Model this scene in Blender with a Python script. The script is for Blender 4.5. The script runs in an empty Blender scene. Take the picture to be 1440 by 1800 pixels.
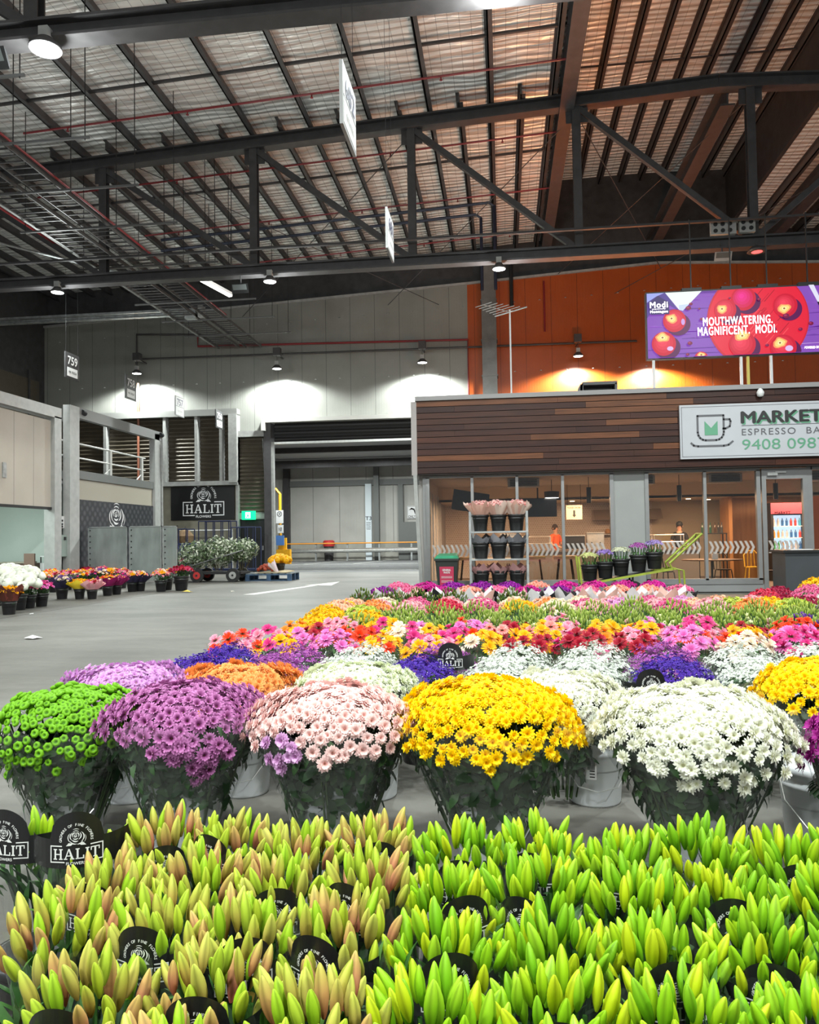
import bpy, math, random
import numpy as np
from mathutils import Vector, Matrix, Quaternion, Euler
PI = math.pi
rnd = random.Random(7)
rng = np.random.default_rng(7)
SC = bpy.context.scene
COL = SC.collection

# ------------------------------------------------------------------ camera
# world axes: X across the hall, Y into the hall (parallel to the aisles), Z up; metres
cam_d = bpy.data.cameras.new('camera'); cam = bpy.data.objects.new('camera', cam_d); COL.objects.link(cam)
SC.camera = cam
FPX = 1380.0
cam_d.sensor_fit = 'VERTICAL'; cam_d.sensor_height = 36.0; cam_d.lens = FPX/1800*36.0
cam_d.clip_start = 0.05; cam_d.clip_end = 300
psi = math.atan(165/FPX); pit = math.atan(48/FPX); rho = 0.015
fwd = Vector((-math.sin(psi)*math.cos(pit), math.cos(psi)*math.cos(pit), math.sin(pit)))
r0 = Vector((math.cos(psi), math.sin(psi), 0)); u0 = r0.cross(fwd)
rr = r0*math.cos(rho)-u0*math.sin(rho); uu = u0*math.cos(rho)+r0*math.sin(rho)
mw = Matrix(((rr.x, uu.x, -fwd.x, 0), (rr.y, uu.y, -fwd.y, 0), (rr.z, uu.z, -fwd.z, 1.4), (0, 0, 0, 1)))
cam.matrix_world = mw

# ------------------------------------------------------------------ world, exposure
W = bpy.data.worlds.new('world'); SC.world = W; W.use_nodes = True
wb = W.node_tree.nodes['Background']; wb.inputs[0].default_value = (0.92, 0.96, 1.0, 1); wb.inputs[1].default_value = 0.24
SC.view_settings.view_transform = 'Standard'; SC.view_settings.look = 'None'
SC.view_settings.gamma = 1.0; SC.view_settings.use_curve_mapping = False
SC.view_settings.exposure = 0.3
SC.cycles.transparent_max_bounces = 16
SC.cycles.max_bounces = 5

def light(kind, loc, energy, color=(1, 1, 1), size=0.5, rot=(0, 0, 0), spot=None, blend=0.15, size_y=None, name='lamp_light', parent=None):
    d = bpy.data.lights.new(name, kind); d.energy = energy; d.color = color
    if kind == 'AREA':
        d.size = size
        if size_y: d.shape = 'RECTANGLE'; d.size_y = size_y
        else: d.shape = 'DISK'
    elif kind == 'SPOT':
        d.spot_size = spot; d.spot_blend = blend; d.shadow_soft_size = size
    else: d.shadow_soft_size = size
    o = bpy.data.objects.new(name, d); COL.objects.link(o); o.location = loc; o.rotation_euler = rot
    if parent: o.parent = parent; o.location = Vector(loc)-parent.location
    return o
COOL = (0.93, 1.0, 0.97)
# rows of high bay lamps of the hall: those out of the frame are bare lights at the lamps' places
for (lx, ly) in ((-14.5, -0.5), (-7, -0.5), (0.2, -0.5), (7.2, -0.5), (7.2, 11.9), (-7, -12), (0.2, -12)):
    light('AREA', (lx, ly, 9.5), 800, COOL, 0.6)
    light('POINT', (lx, ly, 9.2), 330, COOL, 0.25)
# light inside the espresso bar (its ceiling lamps)
for lx in (-0.3, 2.6, 5.6, 8.4):
    light('AREA', (lx, 23.4, 2.5), 170, (1.0, 0.62, 0.36), 1.6, size_y=1.6)

# ------------------------------------------------------------------ materials
MATS = {}
def mat(name, col, rough=0.6, metal=0.0, var=0.0, scale=4.0, bump=0.0, bscale=20.0, stretch=(1, 1, 1), emit=None, spec=0.5, trans=0.0, alpha=None):
    if name in MATS: return MATS[name]
    m = bpy.data.materials.new(name); m.use_nodes = True; nt = m.node_tree; N = nt.nodes; L = nt.links
    b = N['Principled BSDF']; b.inputs['Base Color'].default_value = (*col, 1)
    b.inputs['Roughness'].default_value = rough; b.inputs['Metallic'].default_value = metal
    b.inputs['Specular IOR Level'].default_value = spec
    if trans: b.inputs['Transmission Weight'].default_value = trans
    if emit: b.inputs['Emission Color'].default_value = (*emit[0], 1); b.inputs['Emission Strength'].default_value = emit[1]
    if var or bump:
        tc = N.new('ShaderNodeTexCoord'); mp = N.new('ShaderNodeMapping'); mp.inputs['Scale'].default_value = stretch
        L.new(tc.outputs['Object'], mp.inputs[0])
    if var:
        n = N.new('ShaderNodeTexNoise'); n.inputs['Scale'].default_value = scale; n.inputs['Detail'].default_value = 6
        L.new(mp.outputs[0], n.inputs['Vector'])
        r = N.new('ShaderNodeValToRGB'); r.color_ramp.elements[0].position = 0.3; r.color_ramp.elements[1].position = 0.72
        r.color_ramp.elements[0].color = (*[c*(1-var) for c in col], 1); r.color_ramp.elements[1].color = (*[min(1, c*(1+var)) for c in col], 1)
        L.new(n.outputs[0], r.inputs[0]); L.new(r.outputs[0], b.inputs['Base Color'])
    if bump:
        n2 = N.new('ShaderNodeTexNoise'); n2.inputs['Scale'].default_value = bscale; n2.inputs['Detail'].default_value = 4
        L.new(mp.outputs[0], n2.inputs['Vector'])
        bp = N.new('ShaderNodeBump'); bp.inputs['Strength'].default_value = bump; bp.inputs['Distance'].default_value = 0.02
        L.new(n2.outputs[0], bp.inputs['Height']); L.new(bp.outputs[0], b.inputs['Normal'])
    MATS[name] = m; return m

def attr_mat(name, rough=0.6, translucent=0.0, emit=0.0, spec=0.3, sheen=0.0):
    if name in MATS: return MATS[name]
    m = bpy.data.materials.new(name); m.use_nodes = True; nt = m.node_tree; N = nt.nodes; L = nt.links
    b = N['Principled BSDF']; a = N.new('ShaderNodeAttribute'); a.attribute_name = 'Col'
    L.new(a.outputs['Color'], b.inputs['Base Color']); b.inputs['Roughness'].default_value = rough
    b.inputs['Specular IOR Level'].default_value = spec
    if emit:
        L.new(a.outputs['Color'], b.inputs['Emission Color']); b.inputs['Emission Strength'].default_value = emit
        b.inputs['Base Color'].default_value = (0, 0, 0, 1)
        for l in list(L):
            if l.to_socket == b.inputs['Base Color']: L.remove(l)
    if translucent:
        t = N.new('ShaderNodeBsdfTranslucent'); L.new(a.outputs['Color'], t.inputs['Color'])
        mx = N.new('ShaderNodeMixShader'); mx.inputs[0].default_value = translucent
        L.new(b.outputs[0], mx.inputs[1]); L.new(t.outputs[0], mx.inputs[2]); L.new(mx.outputs[0], N['Material Output'].inputs['Surface'])
    MATS[name] = m; return m

def film_mat(name, tint=(1, 1, 1), haze=0.05, gloss=0.10, rough=0.12, crinkle=0.6):
    # clear plastic film: sees through, a little haze, shiny creases
    if name in MATS: return MATS[name]
    m = bpy.data.materials.new(name); m.use_nodes = True; nt = m.node_tree; N = nt.nodes; L = nt.links
    for n in list(N):
        if n.type != 'OUTPUT_MATERIAL': N.remove(n)
    out = [n for n in N if n.type == 'OUTPUT_MATERIAL'][0]
    tr = N.new('ShaderNodeBsdfTransparent'); tr.inputs[0].default_value = (*tint, 1)
    gl = N.new('ShaderNodeBsdfGlossy'); gl.inputs['Roughness'].default_value = rough
    df = N.new('ShaderNodeBsdfDiffuse'); df.inputs[0].default_value = (0.85, 0.88, 0.88, 1)
    tc = N.new('ShaderNodeTexCoord'); ns = N.new('ShaderNodeTexNoise'); ns.inputs['Scale'].default_value = 22
    mp = N.new('ShaderNodeMapping'); mp.inputs['Scale'].default_value = (1, 1, 0.25)
    L.new(tc.outputs['Object'], mp.inputs[0]); L.new(mp.outputs[0], ns.inputs['Vector'])
    bp = N.new('ShaderNodeBump'); bp.inputs['Strength'].default_value = crinkle; bp.inputs['Distance'].default_value = 0.03
    L.new(ns.outputs[0], bp.inputs['Height']); L.new(bp.outputs[0], gl.inputs['Normal'])
    lw = N.new('ShaderNodeLayerWeight'); lw.inputs[0].default_value = 0.35
    ad = N.new('ShaderNodeMath'); ad.operation = 'MULTIPLY_ADD'; ad.inputs[1].default_value = 0.12; ad.inputs[2].default_value = gloss
    L.new(lw.outputs['Facing'], ad.inputs[0])
    m1 = N.new('ShaderNodeMixShader'); m1.inputs[0].default_value = haze; L.new(tr.outputs[0], m1.inputs[1]); L.new(df.outputs[0], m1.inputs[2])
    m2 = N.new('ShaderNodeMixShader'); L.new(ad.outputs[0], m2.inputs[0]); L.new(m1.outputs[0], m2.inputs[1]); L.new(gl.outputs[0], m2.inputs[2])
    L.new(m2.outputs[0], out.inputs['Surface'])
    MATS[name] = m; return m

# ------------------------------------------------------------------ mesh helpers
class MB:
    def __init__(s): s.v = []; s.f = []; s.c = []; s.col = None
    def add(s, vs, fs, col=None):
        n = len(s.v); s.v += [tuple(p) for p in vs]; s.f += [tuple(i+n for i in f) for f in fs]
        s.c += [col or s.col or (1, 1, 1)]*len(vs); return s
    def box(s, x0, x1, y0, y1, z0, z1, col=None):
        return s.add([(x0, y0, z0), (x1, y0, z0), (x1, y1, z0), (x0, y1, z0), (x0, y0, z1), (x1, y0, z1), (x1, y1, z1), (x0, y1, z1)],
                     [(0, 3, 2, 1), (4, 5, 6, 7), (0, 1, 5, 4), (1, 2, 6, 5), (2, 3, 7, 6), (3, 0, 4, 7)], col)
    def bar(s, a, b, w, h=None, up=(0, 0, 1), col=None):
        a = Vector(a); b = Vector(b); d = (b-a).normalized(); h = h or w; u = Vector(up)
        if abs(d.dot(u)) > 0.98: u = Vector((0, 1, 0))
        x = d.cross(u).normalized()*(w/2); z = x.cross(d).normalized()*(h/2)
        vs = [p+i*x+j*z for p in (a, b) for i, j in ((-1, -1), (1, -1), (1, 1), (-1, 1))]
        return s.add(vs, [(0, 1, 2, 3), (7, 6, 5, 4), (0, 4, 5, 1), (1, 5, 6, 2), (2, 6, 7, 3), (3, 7, 4, 0)], col)
    def ibeam(s, a, b, w, h, t=0.03, up=(0, 0, 1)):
        a = Vector(a); b = Vector(b); d = (b-a).normalized(); u = Vector(up)
        if abs(d.dot(u)) > 0.98: u = Vector((0, 1, 0))
        z = d.cross(u).normalized().cross(d).normalized()
        s.bar(a+z*(h/2-t/2), b+z*(h/2-t/2), w, t, up); s.bar(a-z*(h/2-t/2), b-z*(h/2-t/2), w, t, up)
        return s.bar(a, b, t, h-2*t, up)
    def tube(s, pts, r, n=8, col=None, cap=True):
        pts = [Vector(p) for p in pts]; rs = r if isinstance(r, (list, tuple)) else [r]*len(pts); vs = []; fs = []; prev = None
        for i, p in enumerate(pts):
            d = (pts[min(i+1, len(pts)-1)]-pts[max(i-1, 0)])
            d = d.normalized() if d.length else Vector((0, 0, 1))
            if prev is None:
                u = Vector((0, 0, 1)) if abs(d.z) < 0.9 else Vector((1, 0, 0)); x = d.cross(u).normalized()
            else:
                x = (prev-d*prev.dot(d)).normalized()
            prev = x; y = d.cross(x)
            for k in range(n):
                a = 2*PI*k/n; vs.append(p+(x*math.cos(a)+y*math.sin(a))*rs[i])
        for i in range(len(pts)-1):
            for k in range(n):
                fs.append((i*n+k, i*n+(k+1) % n, (i+1)*n+(k+1) % n, (i+1)*n+k))
        if cap: fs += [tuple(range(n))[::-1], tuple(range((len(pts)-1)*n, len(pts)*n))]
        return s.add(vs, fs, col)
    def lathe(s, prof, c=(0, 0, 0), n=24, col=None, cols=None):
        vs = []; fs = []
        for (r, z) in prof:
            for k in range(n):
                a = 2*PI*k/n; vs.append((c[0]+r*math.cos(a), c[1]+r*math.sin(a), c[2]+z))
        for i in range(len(prof)-1):
            for k in range(n): fs.append((i*n+k, i*n+(k+1) % n, (i+1)*n+(k+1) % n, (i+1)*n+k))
        if prof[0][0] > 1e-4: fs.append(tuple(range(n))[::-1])
        if prof[-1][0] > 1e-4: fs.append(tuple(range((len(prof)-1)*n, len(prof)*n)))
        return s.add(vs, fs, col)
    def poly(s, pts, y=0.0, th=0.0, col=None):
        # polygon given as (x, z), facing -Y; th = thickness backwards
        n = len(pts)
        vs = [(p[0], y, p[1]) for p in pts]; fs = [tuple(range(n))]
        if th:
            vs += [(p[0], y+th, p[1]) for p in pts]; fs.append(tuple(range(n, 2*n))[::-1])
            fs += [(i, i+n, (i+1) % n+n, (i+1) % n) for i in range(n)]
        return s.add(vs, fs, col)
    def build(s, name, m, parent=None, world=False, smooth=False, colors=False):
        me = bpy.data.meshes.new(name)
        v = s.v
        if world and parent is not None:
            l = parent.location; v = [(p[0]-l.x, p[1]-l.y, p[2]-l.z) for p in v]
        me.from_pydata(v, [], s.f); me.update()
        if m: me.materials.append(m)
        if colors:
            a = me.color_attributes.new('Col', 'FLOAT_COLOR', 'POINT')
            a.data.foreach_set('color', np.array([(*c, 1) for c in s.c], dtype=np.float32).ravel())
        if smooth: me.polygons.foreach_set('use_smooth', [True]*len(me.polygons))
        o = bpy.data.objects.new(name, me); COL.objects.link(o)
        if parent is not None: o.parent = parent
        return o

def tag(o, label, cat, group=None, kind=None):
    o['label'] = label; o['category'] = cat
    if group: o['group'] = group
    if kind: o['kind'] = kind
    return o
def thing(name, label, cat, loc=(0, 0, 0), rotz=0, group=None):
    o = bpy.data.objects.new(name, None); COL.objects.link(o); o.location = loc; o.rotation_euler = (0, 0, rotz)
    o.empty_display_size = 0.1
    return tag(o, label, cat, group)
def struct(name, mb, m, parent=None, **k):
    o = mb.build(name, m, parent, **k)
    o['kind'] = 'structure'
    return o
def inst(name, me, parent, loc=(0, 0, 0), rot=None, sc=1.0):
    o = bpy.data.objects.new(name, me); COL.objects.link(o); o.parent = parent; o.location = loc
    if rot is not None:
        o.rotation_mode = 'QUATERNION'; o.rotation_quaternion = rot
    o.scale = (sc, sc, sc) if not isinstance(sc, tuple) else sc
    return o
def dup(root, loc, rotz=None, label=None, group=None):
    r = root.copy(); COL.objects.link(r); r.location = loc
    if rotz is not None: r.rotation_euler = (0, 0, rotz)
    if label: r['label'] = label
    if group: r['group'] = group
    for ch in list(root.children):
        c = ch.copy(); COL.objects.link(c); c.parent = r
        for g in list(ch.children):
            d = g.copy(); COL.objects.link(d); d.parent = c
    return r
ORD = ['zeroth', 'first', 'second', 'third', 'fourth', 'fifth', 'sixth', 'seventh', 'eighth', 'ninth', 'tenth', 'eleventh', 'twelfth',
       'thirteenth', 'fourteenth', 'fifteenth', 'sixteenth', 'seventeenth', 'eighteenth', 'nineteenth', 'twentieth']

# ------------------------------------------------------------------ lettering and emblem outlines
def text2d(body, size=1.0, offset=0.0, align='CENTER', spacing=1.0):
    c = bpy.data.curves.new('lettering', 'FONT'); c.body = body; c.size = size; c.offset = offset; c.align_x = align; c.align_y = 'CENTER'
    c.space_character = spacing; c.resolution_u = 3
    o = bpy.data.objects.new('lettering', c); COL.objects.link(o)
    dg = bpy.context.evaluated_depsgraph_get(); e = o.evaluated_get(dg); me = e.to_mesh()
    vs = [(v.co.x, v.co.y) for v in me.vertices]; fs = [tuple(p.vertices) for p in me.polygons]
    e.to_mesh_clear(); bpy.data.objects.remove(o); bpy.data.curves.remove(c)
    return vs, fs
def add2d(mb, vf, cx=0, cz=0, y=0.0, sx=1.0, sz=1.0, rot=0.0, col=None):
    vs, fs = vf; c, s = math.cos(rot), math.sin(rot)
    mb.add([(cx+(x*sx)*c-(z*sz)*s, y, cz+(x*sx)*s+(z*sz)*c) for x, z in vs], fs, col)
def words(mb, body, w=None, h=None, cx=0, cz=0, y=0.0, offset=0.012, col=None, align='CENTER', spacing=1.0):
    # lettering fitted into w x h metres, centred (or left-aligned) at cx, cz
    # heavier lettering: the same outlines laid again, shifted by a hair
    vf = text2d(body, 1.0, 0.0, 'CENTER', spacing)
    xs = [p[0] for p in vf[0]]; zs = [p[1] for p in vf[0]]
    W_, H_ = max(xs)-min(xs), max(zs)-min(zs); mx, mz = (max(xs)+min(xs))/2, (max(zs)+min(zs))/2
    sx = (w/W_) if w else (h/H_); sz = (h/H_) if h else sx
    if align == 'LEFT': cx = cx+W_*sx/2
    for k_, (ox, oz) in enumerate(((0, 0),) if offset <= 0.001 else ((-offset, 0), (offset, 0), (0, offset*.8), (0, -offset*.8))):
        add2d(mb, ([(x-mx+ox, z-mz+oz) for x, z in vf[0]], vf[1]), cx, cz, y-.0002*k_, sx, sz, 0, col)
def arc_poly(cx, cz, r, a0, a1, t0, t1, n=14):
    # a stroke along an arc, thickness swelling from t0 to t1 and back
    P = []; Q = []
    for i in range(n+1):
        u = i/n; a = a0+(a1-a0)*u; t = t0+(t1-t0)*math.sin(PI*u)
        P.append((cx+(r+t/2)*math.cos(a), cz+(r+t/2)*math.sin(a))); Q.append((cx+(r-t/2)*math.cos(a), cz+(r-t/2)*math.sin(a)))
    return P, Q
def add_arc(mb, cx, cz, r, a0, a1, t0, t1, y=0.0, n=14, col=None, sx=1.0):
    P, Q = arc_poly(0, 0, r, a0, a1, t0, t1, n); vs = [(cx+p[0]*sx, y, cz+p[1]) for p in P+Q]; m = n+1
    mb.add(vs, [(i, i+1, m+i+1, m+i) if a1 < a0 else (i, m+i, m+i+1, i+1) for i in range(n)], col)
def rose2d(mb, cx, cz, R, y=0.0, col=None, tall=1.0):
    # open rose: a curled heart, then three whorls of crescent petals, each whorl set off centre
    def cres(dx, dz, r, a, b, t): add_arc(mb, cx+dx*R, cz+dz*R, r*R, math.radians(a), math.radians(b), 0.012*R, t*R, y, 14, col, 1.0/tall)
    for r, a, b, t in ((.07, 0, 300, .05), (.15, 160, 440, .06), (.24, 10, 190, .07), (.24, 215, 345, .08)): cres(-.08, .18, r, a, b, t)
    for dx, dz, r, a, b, t in ((-.06, .14, .36, 95, 215, .10), (-.02, .14, .35, -40, 80, .12), (-.04, .08, .38, 220, 320, .13)): cres(dx, dz, r, a, b, t)
    for dx, dz, r, a, b, t in ((-.12, .02, .52, 120, 235, .12), (.06, .10, .50, -65, 45, .14), (-.02, .22, .46, 40, 135, .08), (.0, -.05, .52, 215, 300, .16)): cres(dx, dz, r, a, b, t)
    for dx, dz, r, a, b, t in ((-.22, -.10, .66, 130, 235, .10), (.22, -.04, .66, -60, 60, .13), (.0, .2, .70, 60, 118, .07), (-.05, -.2, .66, 205, 285, .13), (.16, -.24, .66, 265, 335, .13), (.34, -.2, .74, -40, 30, .06)): cres(dx, dz, r, a, b, t)
    for s in (-1, 1):
        q = [(cx+s*R*.30, cz-R*.80), (cx+s*R*.80, cz-R*.70), (cx+s*R*1.12, cz-R*1.05), (cx+s*R*.55, cz-R*1.02)]
        mb.add([(p[0], y, p[1]) for p in q], [(0, 1, 2, 3)], col)
GLYPH = {
 'H': (0.86, [(0, 0, .34, .1), (0, .9, .34, 1), (.09, .1, .25, .9), (.52, 0, .86, .1), (.52, .9, .86, 1), (.61, .1, .77, .9), (.25, .45, .61, .55)], []),
 'A': (0.92, [(0, 0, .32, .1), (.56, 0, .92, .1), (.26, .3, .62, .39)], [[(.1, .1), (.2, .1), (.45, .86), (.4, 1)], [(.4, 1), (.52, 1), (.84, .1), (.64, .1)]]),
 'L': (0.72, [(0, 0, .72, .1), (.09, .1, .25, .9), (0, .9, .34, 1), (.62, .1, .72, .34)], []),
 'I': (0.34, [(0, 0, .34, .1), (.09, .1, .25, .9), (0, .9, .34, 1)], []),
 'T': (0.78, [(.22, 0, .56, .1), (.31, .1, .47, .9), (0, .9, .78, 1), (0, .66, .09, .9), (.69, .66, .78, .9)], []),
 }
def serif_word(mb, word, cx, cz, w, h, y=0.0, col=None):
    gap = 0.1; tot = sum(GLYPH[g][0] for g in word)+gap*(len(word)-1); k = w/tot; x = cx-w/2
    for g in word:
        gw, rects, polys = GLYPH[g]
        for (a, b, c, d) in rects: mb.add([(x+a*k, y, cz-h/2+b*h), (x+c*k, y, cz-h/2+b*h), (x+c*k, y, cz-h/2+d*h), (x+a*k, y, cz-h/2+d*h)], [(0, 1, 2, 3)], col)
        for P in polys: mb.add([(x+a*k, y, cz-h/2+b*h) for a, b in P], [(0, 1, 2, 3)], col)
        x += (gw+gap)*k
ARC_LETTERS = {}
def arc_words(mb, body, cx, cz, R, size, a0, a1, y=0.0, col=None):
    n = len(body)
    for i, ch in enumerate(body):
        if ch == ' ': continue
        if ch not in ARC_LETTERS: ARC_LETTERS[ch] = text2d(ch, 1.0, 0.012)
        a = a0+(a1-a0)*(i+.5)/n
        add2d(mb, ARC_LETTERS[ch], cx+R*math.cos(a), cz+R*math.sin(a), y, size, size, a-PI/2, col)
def grower_logo(mb, cx, cz, w, y=0.0, col=None):
    # framed word with a rose over it and an arc of small letters
    h = w*.33; t = w*.022
    serif_word(mb, 'HALIT', cx, cz, w*.86, h*.62, y, col)
    def r(a, b, c, d): mb.add([(cx+a*w, y, cz+b*w), (cx+c*w, y, cz+b*w), (cx+c*w, y, cz+d*w), (cx+a*w, y, cz+d*w)], [(0, 1, 2, 3)], col)
    r(-.5, -.165, -.478, .165); r(.478, -.165, .5, .165); r(-.478, .143, -.26, .165); r(.26, .143, .478, .165)
    r(-.478, -.165, -.21, -.143); r(.21, -.165, .478, -.143)
    rose2d(mb, cx, cz+w*.33, w*.165, y, col)
    arc_words(mb, 'GROWERS OF FINE FLOWERS', cx, cz+w*.27, w*.285, w*.07, math.radians(188), math.radians(-8), y, col)
    words(mb, 'FLOWERS', w*.36, w*.055, cx, cz-w*.18, y, 0.02, col)
# ================================================================== HALL
# ---- floor
def floor_mat():
    m = mat('concrete', (0.14, 0.137, 0.122), 0.55, 0, 0, bump=0.0, spec=0.3)
    nt = m.node_tree; N = nt.nodes; L = nt.links; b = N['Principled BSDF']
    tc = N.new('ShaderNodeTexCoord')
    def noise(sc, st, d=6, rough=0.6):
        mp = N.new('ShaderNodeMapping'); mp.inputs['Scale'].default_value = st; L.new(tc.outputs['Object'], mp.inputs[0])
        n = N.new('ShaderNodeTexNoise'); n.inputs['Scale'].default_value = sc; n.inputs['Detail'].default_value = d; n.inputs['Roughness'].default_value = rough
        L.new(mp.outputs[0], n.inputs['Vector']); return n
    def ramp(n, p0, c0, p1, c1):
        r = N.new('ShaderNodeValToRGB'); e = r.color_ramp.elements; e[0].position = p0; e[0].color = (*c0, 1); e[1].position = p1; e[1].color = (*c1, 1)
        L.new(n.outputs[0], r.inputs[0]); return r
    a = ramp(noise(0.35, (1, 1.6, 1)), .32, (0.092, 0.089, 0.078), .7, (0.165, 0.16, 0.142))
    s = ramp(noise(1.3, (.5, 2.2, 1), 8, .7), .45, (1, 1, 1), .78, (.66, .65, .63))
    g = ramp(noise(9, (1, 1, 1), 5), .3, (.9, .9, .9), .7, (1.05, 1.05, 1.05))
    mx = N.new('ShaderNodeMixRGB'); mx.blend_type = 'MULTIPLY'; mx.inputs[0].default_value = 1; L.new(a.outputs[0], mx.inputs[1]); L.new(s.outputs[0], mx.inputs[2])
    m2 = N.new('ShaderNodeMixRGB'); m2.blend_type = 'MULTIPLY'; m2.inputs[0].default_value = 1; L.new(mx.outputs[0], m2.inputs[1]); L.new(g.outputs[0], m2.inputs[2])
    L.new(m2.outputs[0], b.inputs['Base Color'])
    return m
M_conc = floor_mat()
M_asph = mat('asphalt', (0.10, 0.10, 0.10), 0.8, 0, .35, 3, .3, 80)
struct('floor', MB().box(-24, 22, -14, 34, -0.2, 0), M_conc)
struct('road_asphalt', MB().box(-40, 22, 34, 56, -0.2, -0.002), M_asph)
M_white_paint = mat('white_paint', (0.75, 0.75, 0.72), 0.6, 0, .15, 8)
M_mark = mat('worn_white_line', (0.55, 0.55, 0.52), 0.7, 0, .3, 12)
k = 0
for (a, b) in (((-16, 36.2), (-4, 36.4)), ((-14.5, 40.5), (-6.5, 40.5)), ((-16, 45), (-3, 45.2))):
    k += 1; m_ = MB(); m_.bar((a[0], a[1], 0.004), (b[0], b[1], 0.004), 0.14, 0.006); struct('road_marking_line_%d' % k, m_, M_mark)
for x in (-13.6, -10.6, -7.6):
    k += 1; m_ = MB(); m_.bar((x-1.3, 46, 0.006), (x, 53, 0.006), 0.12, 0.006); struct('road_marking_line_%d' % k, m_, M_mark)
# faded arrow on the hall floor
ar = MB()
ar.add([(-6.9, 20.2, .003), (-6.55, 20.1, .003), (-5.75, 24.3, .003), (-5.95, 24.35, .003), (-6.25, 24.2, .003), (-5.55, 26.2, .003), (-5.35, 24.0, .003)], [(0, 1, 2, 3), (4, 6, 5)])
struct('floor_marking_arrow', ar, mat('faded_arrow', (0.58, 0.57, 0.52), 0.5, 0, .12, 3))
struct('floor_joint_line', MB().box(-14.4, 2, 29.0, 29.025, 0, 0.002).box(-9.6, -9.575, 13.5, 34, 0, 0.002), mat('joint', (0.08, 0.08, 0.075), 0.8))

# ---- back wall of insulated panels
def panel_mat(name, col, rough=0.5, seam=1.15, fine=0.12, dirt=.12, axis=0, sdark=.35):
    m = mat(name, col, rough); nt = m.node_tree; N = nt.nodes; L = nt.links; b = N['Principled BSDF']
    tc = N.new('ShaderNodeTexCoord'); sp = N.new('ShaderNodeSeparateXYZ'); L.new(tc.outputs['Object'], sp.inputs[0])
    def mth(op, a, v=None):
        n = N.new('ShaderNodeMath'); n.operation = op; L.new(a, n.inputs[0])
        if v is not None: n.inputs[1].default_value = v
        return n.outputs[0]
    X = sp.outputs[axis]
    f1 = mth('FRACT', mth('DIVIDE', X, fine)); d1 = mth('LESS_THAN', f1, 0.16)
    f2 = mth('FRACT', mth('DIVIDE', X, seam)); d2 = mth('LESS_THAN', f2, 0.018)
    n = N.new('ShaderNodeTexNoise'); n.inputs['Scale'].default_value = 0.8; n.inputs['Detail'].default_value = 5; L.new(tc.outputs['Object'], n.inputs['Vector'])
    r = N.new('ShaderNodeValToRGB'); e = r.color_ramp.elements; e[0].position = .3; e[1].position = .75
    e[0].color = (*[c*(1-dirt) for c in col], 1); e[1].color = (*[min(1, c*(1+dirt*.5)) for c in col], 1); L.new(n.outputs[0], r.inputs[0])
    mx = N.new('ShaderNodeMixRGB'); mx.blend_type = 'MIX'; L.new(d2, mx.inputs[0]); L.new(r.outputs[0], mx.inputs[1]); mx.inputs[2].default_value = (*[c*sdark for c in col], 1)
    L.new(mx.outputs[0], b.inputs['Base Color'])
    ad = N.new('ShaderNodeMath'); ad.operation = 'MAXIMUM'; L.new(d1, ad.inputs[0]); L.new(d2, ad.inputs[1])
    iv = mth('SUBTRACT', ad.outputs[0], 0.0); iv2 = N.new('ShaderNodeMath'); iv2.operation = 'SUBTRACT'; iv2.inputs[0].default_value = 1; L.new(iv, iv2.inputs[1])
    bp = N.new('ShaderNodeBump'); bp.inputs['Strength'].default_value = .5; bp.inputs['Distance'].default_value = .01
    L.new(iv2.outputs[0], bp.inputs['Height']); L.new(bp.outputs[0], b.inputs['Normal'])
    return m
M_wall = panel_mat('grey_panel', (0.225, 0.225, 0.205), .45)
M_orange = panel_mat('orange_panel', (0.37, 0.062, 0.0015), .4)
M_dark = mat('dark_steel', (0.045, 0.044, 0.046), 0.55, .2, .25, 3)
M_steel = mat('charcoal_paint', (0.048, 0.045, 0.047), 0.5, .1, .2, 4)
M_grey = mat('grey_paint', (0.32, 0.32, 0.31), 0.5, .1, .15, 6)
M_galv = mat('galvanised', (0.42, 0.44, 0.44), 0.38, .7, .3, 5, .1, 30, (1, 1, 1))
M_beige = panel_mat('beige_panel', (0.46, 0.41, 0.35), .5, 1.0, .1, .1, 1)
M_beige_wall = mat('beige_wall', (0.30, 0.28, 0.22), .7, 0, .15, 2)
M_redpipe = mat('red_pipe', (0.20, 0.012, 0.016), .4)
M_black = mat('black_plastic', (0.012, 0.012, 0.013), 0.45)
M_whitep = mat('white_plastic', (0.72, 0.72, 0.72), 0.4, 0, .04, 9)
M_silver = mat('bright_steel', (0.62, 0.62, 0.60), 0.3, .8, .1, 10)
YW = 35.5
w = MB()
w.add([(-22, YW, 7.6), (-1.45, YW, 7.6), (-1.45, YW, 12.98), (-22, YW, 11.95), (-22, YW+.3, 7.6), (-1.45, YW+.3, 7.6), (-1.45, YW+.3, 12.98), (-22, YW+.3, 11.95)],
      [(0, 1, 2, 3), (7, 6, 5, 4), (3, 2, 6, 7), (0, 4, 5, 1), (0, 3, 7, 4)])
w.box(-12.3, -10.9, YW, YW+.3, 6.5, 7.6).box(-10.9, -1.45, YW, YW+.3, 6.95, 7.6)
struct('wall_back', w, M_wall)
w = MB()
P = [(-1.45, 0), (16, 0), (16, 13.0), (7, 13.45), (-1.45, 12.98)]
w.poly(P, YW, .3)
struct('wall_back_orange', w, M_orange)
w = MB(); w.bar((-22, YW-.05, 11.97), (-1.45, YW-.05, 13.0), .12, .1); w.bar((-1.45, YW-.05, 13.0), (7, YW-.05, 13.47), .12, .1); w.bar((7, YW-.05, 13.47), (16, YW-.05, 13.02), .12, .1)
struct('trim_1', w, M_grey)
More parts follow.
